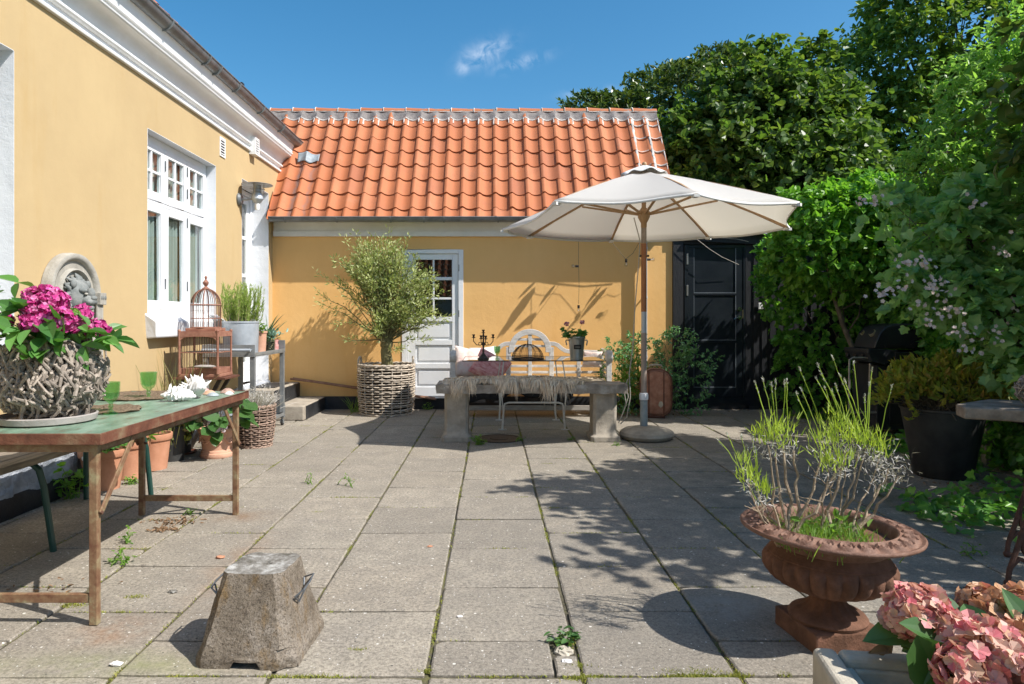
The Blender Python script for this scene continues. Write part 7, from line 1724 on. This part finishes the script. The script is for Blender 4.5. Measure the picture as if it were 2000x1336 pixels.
wp = thing('wooden_post', 'short weathered wooden post under the ivy behind the stone slab table', 'post', (4.72, 6.55, 0)); m = MB(); m.beam((0, 0, 0), (0, 0, .72), .085, .07, (0, 1, 0)); m.box(-.14, .3, -.12, .12, .721, .76); m.build('post', 'grey_wood', wp, smooth=0, bevel=.005)

# ---------------------------------------------------------------- holly shrub by the shed
hs2 = thing('holly_shrub', 'glossy dark green holly like shrub behind the suitcase and parasol pole', 'shrub', (2.2, 10.12, 0)); rg = np.random.default_rng(63)
B = [(-.18, -.05, .50, .40, .22, .42), (.05, -.05, .70, .38, .2, .4), (.42, -.08, .95, .22, .16, .26), (.55, -.1, 1.12, .16, .12, .16), (.72, -.1, .60, .26, .18, .24), (.85, -.12, .78, .2, .14, .18), (.62, -.1, .28, .26, .2, .25), (-.42, -.08, .92, .12, .1, .14), (.3, -.05, .4, .3, .2, .4), (-.1, -.05, .95, .14, .1, .2), (-.38, -.1, .3, .2, .2, .3)]
Pn, A, Nn = crown(rg, B, 820, 8, shoot=.12, amp=.4, up=.4, inner=.35, gap=.22)
leaf_mesh('leaves', Pn, A, Nn, rg.uniform(.035, .06, len(Pn)), 'leaf_holly', hs2, W=.5, fold=.25)
branches(rg, (0, 0, 0), B, 26, .02, 'bark', hs2, 'stems', (.05, 0, .5))
ls = thing('laurel_sprout', 'pale green leafy sprout at the right end of the garden bench', 'plant', (2.0, 9.95, 0)); B = [(.0, 0, .50, .18, .14, .28), (.05, 0, .75, .10, .1, .15)]
Pn, A, Nn = crown(rg, B, 42, 8, shoot=.12, amp=.2, up=.3); leaf_mesh('leaves', Pn, A, Nn, rg.uniform(.07, .12, len(Pn)), 'leaf_weed', ls, W=.3); branches(rg, (0, 0, 0), B, 8, .008, 'leaf_weed', ls, 'stems', (0, 0, .3))

# climber shoots hanging from the eave behind the parasol (their shadows fall on the wall)
cs = thing('climber_shoots', 'few long leaves hanging from the eave behind the parasol canopy', 'climber', (1.9, 10.37, 2.8)); rg = np.random.default_rng(5)
sg = [((1.34, 10.31, 2.69), (1.44, 10.04, 2.67), .30), ((1.42, 10.22, 2.70), (1.40, 10.02, 2.68), .34), ((1.63, 10.32, 2.70), (1.65, 10.20, 2.69), .5), ((2.46, 10.31, 2.69), (2.43, 10.13, 2.68), .5), ((2.36, 10.31, 2.70), (2.36, 10.20, 2.69), .6),
      ((1.73, 10.15, 2.69), (1.56, 10.07, 2.69), .34), ((2.41, 10.15, 2.69), (2.38, 10.05, 2.69), .6), ((1.30, 10.33, 2.70), (1.22, 10.24, 2.69), .4)]
e = np.array([s[0] for s in sg]); tip = np.array([s[1] for s in sg]); A = nrm(tip-e); L_ = np.linalg.norm(tip-e, axis=1)
leaf_mesh('leaves', e-np.array((1.9, 10.37, 2.8)), A, nrm(np.tile([.1, .1, 1.], (len(sg), 1))), L_, 'leaf_hazel', cs, W=.42, shape=LEAF_R, curl=.05)
m = MB(); m.T = Matrix.Translation((-1.9, -10.37, -2.8)); m.tube([(1.1, 10.34, 2.72), (1.6, 10.32, 2.71), (2.1, 10.30, 2.72), (2.5, 10.32, 2.70)], .006, 5); m.tube([(1.7, 10.31, 2.71), (1.72, 10.2, 2.70), (1.73, 10.12, 2.69)], .004, 5); m.tube([(2.3, 10.31, 2.71), (2.38, 10.2, 2.70), (2.41, 10.12, 2.69)], .004, 5); m.build('vine', 'bark', cs)

# ================================================================ TREES AND HEDGES
def tree(name, label, cat, base, blobs, n, per, L, mat, seed, trunk_r=.12, W=.6, shape=LEAF, shoot=.35, amp=.25, keep=None, limbs=26, tt_=None, gap=0, group=None, up=.25, droop=.25, inner=.25, tname='trunk', barkm='bark', fold=.22, parts=('crown',)):
    o = thing(name, label, cat, base, 0, group); rg = np.random.default_rng(seed); b0 = np.array(base)
    bl = [tuple(np.array(b[:3])-b0)+tuple(b[3:]) for b in blobs]
    kp = (lambda p, d: keep(p+b0, d)) if keep else None
    Pn, A, Nn = crown(rg, bl, n, per, shoot=shoot, amp=amp, keep=kp, gap=gap, up=up, droop=droop, inner=inner)
    leaf_mesh(parts[0], Pn, A, Nn, L*rg.uniform(.45, 1.3, len(Pn)), mat, o, W=W, shape=shape, fold=fold)
    top = tt_ if tt_ is not None else (bl[0][0], bl[0][1], bl[0][2])
    branches(rg, (0, 0, -.05), bl, limbs, trunk_r, barkm, o, tname, top); return o
def W3(u, v, y, ru, rv, ry): p = P(u, v, y); return (p.x, p.y, p.z, ru*y/F, ry, rv*y/F)
front = lambda p, d: d[:, 1] < .45
# clipped dark hedge tree behind the roof
tree('dark_hedge_tree', 'dark small leaved hedge like tree rising behind the right end of the tiled roof', 'tree', (4.2, 16.0, 0), [W3(1230, 260, 16, 110, 60, 1.5), W3(1310, 225, 16, 100, 80, 1.6), W3(1400, 200, 16, 110, 85, 1.6), W3(1160, 225, 16, 60, 28, .9), W3(1470, 220, 16, 110, 90, 1.6), W3(1330, 380, 16, 160, 120, 1.6), W3(1480, 400, 16, 150, 130, 1.6)],
     9500, 11, .12, 'leaf_dark', 101, .16, .5, shoot=.28, amp=.16, keep=front)
# hazel
tree('hazel_tree', 'bushy mid green hazel tree with large floppy leaves behind the parasol', 'tree', (6.2, 13.2, 0), [W3(1475, 215, 13, 70, 60, .9), W3(1390, 275, 13, 60, 50, .9), W3(1565, 235, 13, 62, 50, .9), W3(1340, 335, 13, 50, 40, .8), W3(1480, 310, 12.8, 90, 50, 1.0), W3(1590, 305, 12.8, 70, 48, .9), W3(1655, 285, 13, 34, 16, .5), W3(1500, 140, 13, 22, 42, .35), W3(1592, 150, 13, 15, 55, .3), W3(1440, 155, 13, 14, 42, .3), W3(1625, 205, 13, 40, 18, .4), W3(1548, 165, 13, 16, 30, .3), W3(1330, 250, 13, 30, 18, .4), W3(1400, 190, 13, 22, 26, .35), W3(1680, 330, 13, 30, 14, .4), W3(1400, 390, 13, 90, 50, 1.0), W3(1550, 390, 13, 95, 50, 1.0)],
     7200, 7, .135, 'leaf_hazel', 102, .10, .74, LEAF_R, shoot=.5, amp=.5, keep=front, limbs=80, gap=.24, droop=.45, inner=.35)
# beech behind right
tree('beech_tree', 'tall dark beech tree with yellowish outer leaves filling the top right', 'tree', (9.6, 15.0, 0), [W3(1850, 90, 15, 150, 110, 1.8), W3(1730, 150, 15, 90, 85, 1.4), W3(1950, 60, 15, 150, 130, 1.8), W3(1780, 250, 15, 130, 100, 1.6), W3(1900, 260, 15, 150, 130, 1.6), W3(1680, 190, 15, 55, 50, .9), W3(1820, 10, 15, 100, 60, 1.2), W3(1650, 330, 15.2, 110, 90, 1.2), W3(1790, 370, 15, 140, 80, 1.4), W3(2050, 120, 15, 120, 160, 1.6)],
     12500, 10, .135, 'leaf_beech', 103, .2, .58, shoot=.42, amp=.24, keep=front, limbs=50, gap=.0, up=.1, droop=.2)
# ivy-covered mass facing us and along the fence
kiv = lambda p, d: (d[:, 1] < .5)
tree('ivy_hedge', 'dense ivy wall beside the black shed, its sunlit top bright green', 'ivy hedge', (5.0, 9.9, 0), [(4.85, 9.9, .6, .66, .55, .75), (4.75, 9.9, 1.4, .70, .6, .7), (4.65, 9.85, 2.15, .78, .6, .62), (5.5, 9.8, .6, .8, .6, .75), (5.6, 9.8, 1.5, .9, .6, .8), (5.4, 9.7, 2.2, .9, .7, .7), (6.2, 9.4, 1.4, .8, .7, 1.4), (6.1, 9.4, 2.3, .8, .7, .6), (4.3, 9.95, 1.85, .38, .3, .35), (4.3, 9.95, 2.3, .40, .4, .35)],
     4300, 8, .088, 'leaf_ivy', 104, .04, .95, LEAF_IVY, shoot=.14, amp=.18, keep=lambda p, d: (d[:, 1] < .4) & (p[:, 2] > .0) & (p[:, 1] < 10.45), limbs=12, inner=.3, tname='stems', fold=.1, up=.0, droop=.6)
tree('ivy_mound', 'bright lime green sunlit ivy dome to the right of the parasol tip', 'ivy', (4.9, 8.9, 0), [W3(1600, 430, 9.0, 70, 55, .5), W3(1690, 405, 9.0, 90, 50, .6), W3(1790, 420, 8.9, 85, 50, .6), W3(1620, 500, 9.0, 110, 55, .5), W3(1740, 500, 8.8, 120, 70, .5), W3(1830, 490, 8.6, 80, 70, .5)],
     3400, 8, .088, 'leaf_ivy_top', 105, .035, .85, LEAF, shoot=.16, amp=.22, keep=lambda p, d: d[:, 1] < .6, limbs=16, tname='stems', fold=.25, up=.3)
tree('ivy_screen', 'shaded ivy covering the fence behind the barbecue and the azalea', 'ivy hedge', (5.4, 7.0, 0), [(5.5, 8.6, .7, .45, .9, .8), (5.45, 8.6, 1.8, .5, .9, .8), (5.35, 7.4, .6, .5, .9, .8), (5.3, 7.4, 1.6, .55, .9, .8), (5.1, 6.2, .55, .5, .9, .7), (5.1, 6.2, 1.4, .55, .8, .7), (4.9, 5.2, .5, .55, .8, .7), (4.8, 5.2, 1.3, .5, .8, .6)],
     4600, 7, .085, 'leaf_ivy', 106, .035, .95, LEAF_IVY, shoot=.12, amp=.2, keep=lambda p, d: ((d[:, 0] < .4)) & (p[:, 2] > 0), limbs=12, inner=.3, tname='stems', fold=.1, up=0, droop=.6)
# light green tall shrub right edge
tree('tall_shrub', 'tall light green shrub with glossy leaves at the upper right edge', 'shrub', (5.1, 6.6, 0), [W3(1930, 200, 6.7, 70, 80, .5), W3(1980, 120, 6.7, 60, 70, .5), W3(1880, 290, 6.7, 70, 60, .5), W3(1970, 290, 6.6, 70, 80, .5), W3(1830, 340, 6.6, 50, 45, .4), W3(1920, 370, 6.5, 90, 60, .5), W3(1870, 420, 6.5, 70, 50, .4), W3(1780, 385, 6.6, 30, 25, .3)],
     2100, 8, .07, 'leaf_light', 107, .05, .5, LEAF, shoot=.22, amp=.3, keep=lambda p, d: (d[:, 1] < .5), limbs=36, gap=.12, tname='stems', droop=.2)
# bramble / vine with flower panicles
bvb = [W3(1870, 450, 5.6, 55, 45, .3), W3(1950, 480, 5.5, 65, 65, .3), W3(1810, 525, 5.6, 45, 28, .25), W3(1890, 560, 5.5, 70, 38, .3), W3(1975, 590, 5.4, 55, 60, .3), W3(1770, 570, 5.7, 30, 16, .2), W3(1920, 400, 5.6, 65, 38, .3), W3(1995, 680, 5.3, 35, 40, .25), W3(1720, 400, 5.8, 22, 12, .15)]
bv = tree('flowering_bramble', 'shaded bramble with lobed leaves and pale pink flower clusters hanging over the pot', 'bramble', (4.9, 5.3, 0), bvb, 700, 5, .095, 'leaf_bramble', 108, .03, .95, LEAF_GRAPE, shoot=.2, amp=.3, keep=lambda p, d: (d[:, 1] < .6), limbs=44, gap=.3, tname='canes', droop=.5)
rg = np.random.default_rng(88); fc = [(1690, 395), (1710, 385), (1770, 510), (1790, 500), (1815, 515), (1720, 580), (1735, 565), (1752, 560), (1815, 555), (1835, 560), (1800, 590), (1845, 575), (1820, 620), (1850, 600), (1990, 590), (1970, 600), (1890, 680), (1895, 665), (1950, 650), (1985, 640), (1860, 640), (1910, 400), (1960, 490), (1870, 610)]
PP = []; AA = []; NN = []
for (u, v) in fc:
    c = np.array(P(u, v, rg.uniform(4.95, 5.2)))-np.array((4.9, 5.3, 0))
    for _ in range(8):
        q_ = c+rg.normal(size=3)*np.array([.045, .03, .035]); nn_ = nrm(rg.normal(size=3)*.5+np.array([-.2, -1, .3])); u_ = nrm(np.cross(nn_, rg.normal(size=3))); v_ = np.cross(nn_, u_)
        for k in range(5): a = k*1.2566; PP.append(q_); AA.append(u_*math.cos(a)+v_*math.sin(a)+nn_*.3); NN.append(nn_)
leaf_mesh('blossom', np.array(PP), nrm(np.array(AA)), nrm(np.array(NN)), .017, 'petal_white', bv, W=.9, shape=LEAF_R)
# ground ivy by the right edge
gi = thing('ground_ivy', 'patch of ivy creeping over the slabs beneath the stone slab table', 'ivy', (3.5, 4.9, 0)); rg = np.random.default_rng(12); n = 560
x = rg.uniform(-.55, 1.3, n); y = rg.normal(size=n)*.22+x*.12; z = np.abs(rg.normal(size=n))*.05+.015+np.clip(x+.1, 0, 1)*rg.uniform(0, .3, n)
leaf_mesh('leaves', np.stack([x, y, z], 1), nrm(np.stack([rg.normal(size=n)-.5, rg.normal(size=n)*.8-.4, rg.normal(size=n)*.3], 1)), nrm(rg.normal(size=(n, 3))*.5+np.array([-.1, -.4, 1])), .085*rg.uniform(.5, 1.15, n), 'leaf_ivy', gi, W=.95, shape=LEAF_IVY, fold=.1)
stems(gi, [(-.5, 0, .03), (-.3, -.2, .03), (-.1, .2, .05), (.3, -.2, .1), (.6, .2, .2)], .005, 'bark', (1.1, .1, .1), 3)
gv = thing('ground_ivy', 'ivy and weeds filling the dark corner behind the black planter', 'ivy', (4.6, 6.9, 0)); n = 420
x = rg.uniform(-.5, .6, n); y = rg.uniform(-.7, .7, n); z = rg.uniform(0, .35, n)*(x+.6)
leaf_mesh('leaves', np.stack([x, y, z], 1), nrm(rg.normal(size=(n, 3))*np.array([1, 1, .4])), nrm(rg.normal(size=(n, 3))*.3+np.array([-.3, -.4, 1])), .08, 'leaf_ivy', gv, W=.95, shape=LEAF_IVY, fold=.1)
# shade tree outside the frame on the right: it throws the dappled shade over the patio
tree('shade_tree', 'tree leaning over the patio from the right whose shade falls across the slabs', 'tree', (5.2, 4.2, 0), [(4.2, 3.6, 2.9, .62, .65, .75), (4.5, 4.5, 2.9, .7, .8, .95), (3.75, 4.1, 3.85, .28, .4, .15), (3.75, 2.75, 3.45, .30, .22, .12), (5.05, 5.2, 2.9, .55, .7, .85), (4.3, 4.1, 3.7, .45, .6, .4), (5.1, 4.6, 3.6, .7, .9, .7), (4.4, 3.1, 2.3, .4, .4, .4), (5.6, 5.9, 3.1, .5, .6, .6), (4.3, 3.0, 3.4, .25, .4, .3)],
     2000, 8, .11, 'leaf_hazel', 110, .09, .65, LEAF_R, shoot=.3, amp=.3, limbs=40, gap=.25, inner=.35)

# ---------------------------------------------------------------- weeds, moss, litter
rg = np.random.default_rng(19); random.seed(6)
# moss tufts along joints: uncountable
PP = []; DD = []
def moss(x, y, sx, sy, n): 
    p = np.stack([x+rg.normal(size=n)*sx, y+rg.normal(size=n)*sy, np.full(n, -.006)], 1); PP.append(p); DD.append(nrm(np.stack([rg.normal(size=n)*.7, rg.normal(size=n)*.7, np.ones(n)], 1)))
for k in range(-6, 9):
    xj = -.25+DX*k
    for _ in range(26 if abs(k) < 4 else 16):
        y = rg.uniform(2.0, 10.2)**1.0; moss(xj, y, .006, rg.uniform(.02, .13), int(rg.integers(8, 60)))
for _ in range(120):
    k = rg.integers(-6, 8); xa = -.25+DX*k; off = .25 if k % 2 else .55; y = off+.6*rg.integers(4, 16)
    moss(xa+rg.uniform(.05, .55), y, rg.uniform(.02, .10), .005, int(rg.integers(10, 60)))
for (u, v, s_, n) in ((1365, 1315, .06, 900), (1310, 1312, .03, 160), (1435, 1318, .03, 260), (1530, 1315, .02, 140), (1130, 1300, .03, 420), (1140, 1322, .04, 420), (835, 1310, .02, 200), (330, 955, .05, 320), (620, 1000, .02, 60), (265, 1165, .03, 200), (140, 1180, .05, 300), (1070, 905, .03, 60), (1000, 868, .05, 90), (700, 1268, .02, 120)):
    p = G(u, v); moss(p.x, p.y, s_, s_*.35, n)
for (xa, xb, n) in ((-1.1, .3, 1100),): 
    for _ in range(16): moss(rg.uniform(-1.3, 2.2), 2.659, .06, .006, 60)
PP = np.concatenate(PP); DD = np.concatenate(DD)
o = blade_mesh('moss', PP, DD, rg.uniform(.006, .022, len(PP)), .005, 'leaf_moss', None, bend=.2, segs=1); tag(o, 'low yellow green moss growing in the joints between the slabs', 'moss', kind='stuff')
def weed(u, v, label, n, L, h_, seed, mat='leaf_weed', W=.55, r=None, y=None):
    p = G(u, v); r = (r or h_*.8)*.7; return leafy('weed', label, (p.x, y or p.y, 0), n, r, h_*.8, L*.62, mat, seed, LEAF_R, W, cat='weed', group='weeds between the slabs')
weed(232, 1100, 'yellow green seedling weed between the slabs right of the near table leg', 9, .055, .10, 1); weed(250, 1060, 'thin upright weed just behind the yellow green seedling', 6, .04, .12, 2, r=.05)
weed(678, 948, 'slender weed at a joint behind the concrete block', 5, .03, .12, 3, r=.03); weed(605, 945, 'small weed in the joint left of the slender one', 5, .03, .13, 4, r=.03)
weed(935, 868, 'clump of green weed at the foot of the left stone pedestal', 26, .05, .14, 5); weed(1015, 862, 'little weed between the two stone pedestals', 8, .04, .08, 6); weed(1118, 860, 'low weed near the right stone pedestal', 8, .035, .06, 7)
weed(258, 945, 'pale weed in front of the terracotta pots', 16, .05, .08, 8); weed(372, 1005, 'tiny weed beside the far table leg', 6, .04, .06, 9); weed(835, 800, 'young weed growing by the plinth under the white door', 10, .06, .14, 10)
weed(30, 995, 'small leafy weed at the foot of the wall under the plank bench', 12, .06, .12, 11, 'leaf_hydrangea'); weed(62, 968, 'leafy weed further along the wall under the plank bench', 12, .06, .14, 12, 'leaf_hydrangea'); weed(585, 815, 'tuft of weed at the corner of the lower step', 12, .05, .10, 13); weed(1205, 870, 'dry weed beside the parasol base', 6, .03, .07, 14)
weed(1680, 1010, 'weed growing by the right side of the urn', 7, .05, .13, 15); weed(1900, 1085, 'feathery weed between the urn and the slab table', 8, .04, .10, 16)
o = leafy('wall_ivy', 'trailing bright ivy against the black wall base beside the nearest terracotta pot', (-3.22, 5.30, 0), 18, .12, .30, .065, 'leaf_ivy_top', 22, LEAF_IVY, .9, cat='ivy')
o = thing('onion_grass', 'thin upright grass by the black plinth left of the pale basket', 'plant', (-2.03, 10.25, 0)); n = 26; blade_mesh('blades', rg.normal(size=(n, 3))*np.array([.05, .03, 0]), nrm(np.stack([rg.normal(size=n)*.35, rg.normal(size=n)*.2, np.ones(n)], 1)), rg.uniform(.15, .42, n), .010, 'leaf_grass', o, bend=.25, segs=5)
# the hole with rubble and its plant
m = MB(); m.ell((.355-.055, 2.87, -.010), (.04, .035, .02), 14, 8, .4, 3, 4); o = m.build('rubble_stone', 'stone_pale', smooth=0); tag(o, 'broken piece of pale stone in the hole between the front slabs', 'stone')
p = (.355-.045, 2.93, -.01); o = leafy('hole_weed', 'dark green rosette weed with reddish stem growing from the hole in the slabs', p, 12, .055, .06, .036, 'leaf_hyd_dark', 31, LEAF_R, .5, cat='weed')
# dry litter by the far table leg, uncountable
PP = []; 
for (u, v, s_, n) in ((345, 1020, .09, 90), (320, 1035, .05, 60), (1400, 800, .25, 60), (1150, 800, .3, 60), (1180, 812, .2, 40), (1330, 812, .15, 40), (480, 840, .1, 30), (90, 1150, .15, 24), (1870, 945, .25, 60)):
    p = G(u, v); PP.append(np.stack([p.x+rg.normal(size=n)*s_, p.y+rg.normal(size=n)*s_*.5, rg.uniform(.003, .014, n)], 1))
PP = np.concatenate(PP); n = len(PP); o = leaf_mesh('leaf_litter', PP, nrm(rg.normal(size=(n, 3))*np.array([1, 1, .2])), nrm(rg.normal(size=(n, 3))*.4+np.array([0, 0, 1])), rg.uniform(.015, .045, n), 'leaf_dead', None, W=.4, curl=.4); tag(o, 'dry brown leaf litter scattered on the slabs', 'leaf litter', kind='stuff')
for i, (u, v, r) in enumerate(((905//1, 1, 0),)): pass
for (u, v, r, mt, lb) in ((338, 1157, .016, 'concrete_top', 'small grey pebble on the slab left of the concrete block'), (228, 1298, .016, 'shell_white', 'white pebble on the front row of slabs at left'), (898, 1205, .010, 'shell_white', 'flat white chip on the middle slab in front'), (1107, 1293, .014, 'shell_white', 'white stone chip beside the hole in the slabs'), (430, 1090, .018, 'terracotta', 'sliver of red brick on the slab behind the concrete block'), (840, 1068, .012, 'terracotta', 'curled reddish leaf on the middle slab')):
    p = G(u, v); m = MB(); m.ell((0, 0, r*.3), (r*1.5, r, r*.5), 10, 6, .5, u, 2); o = m.build('pebble', mt, smooth=0); o.location = (p.x, p.y, 0); tag(o, lb, 'pebble')
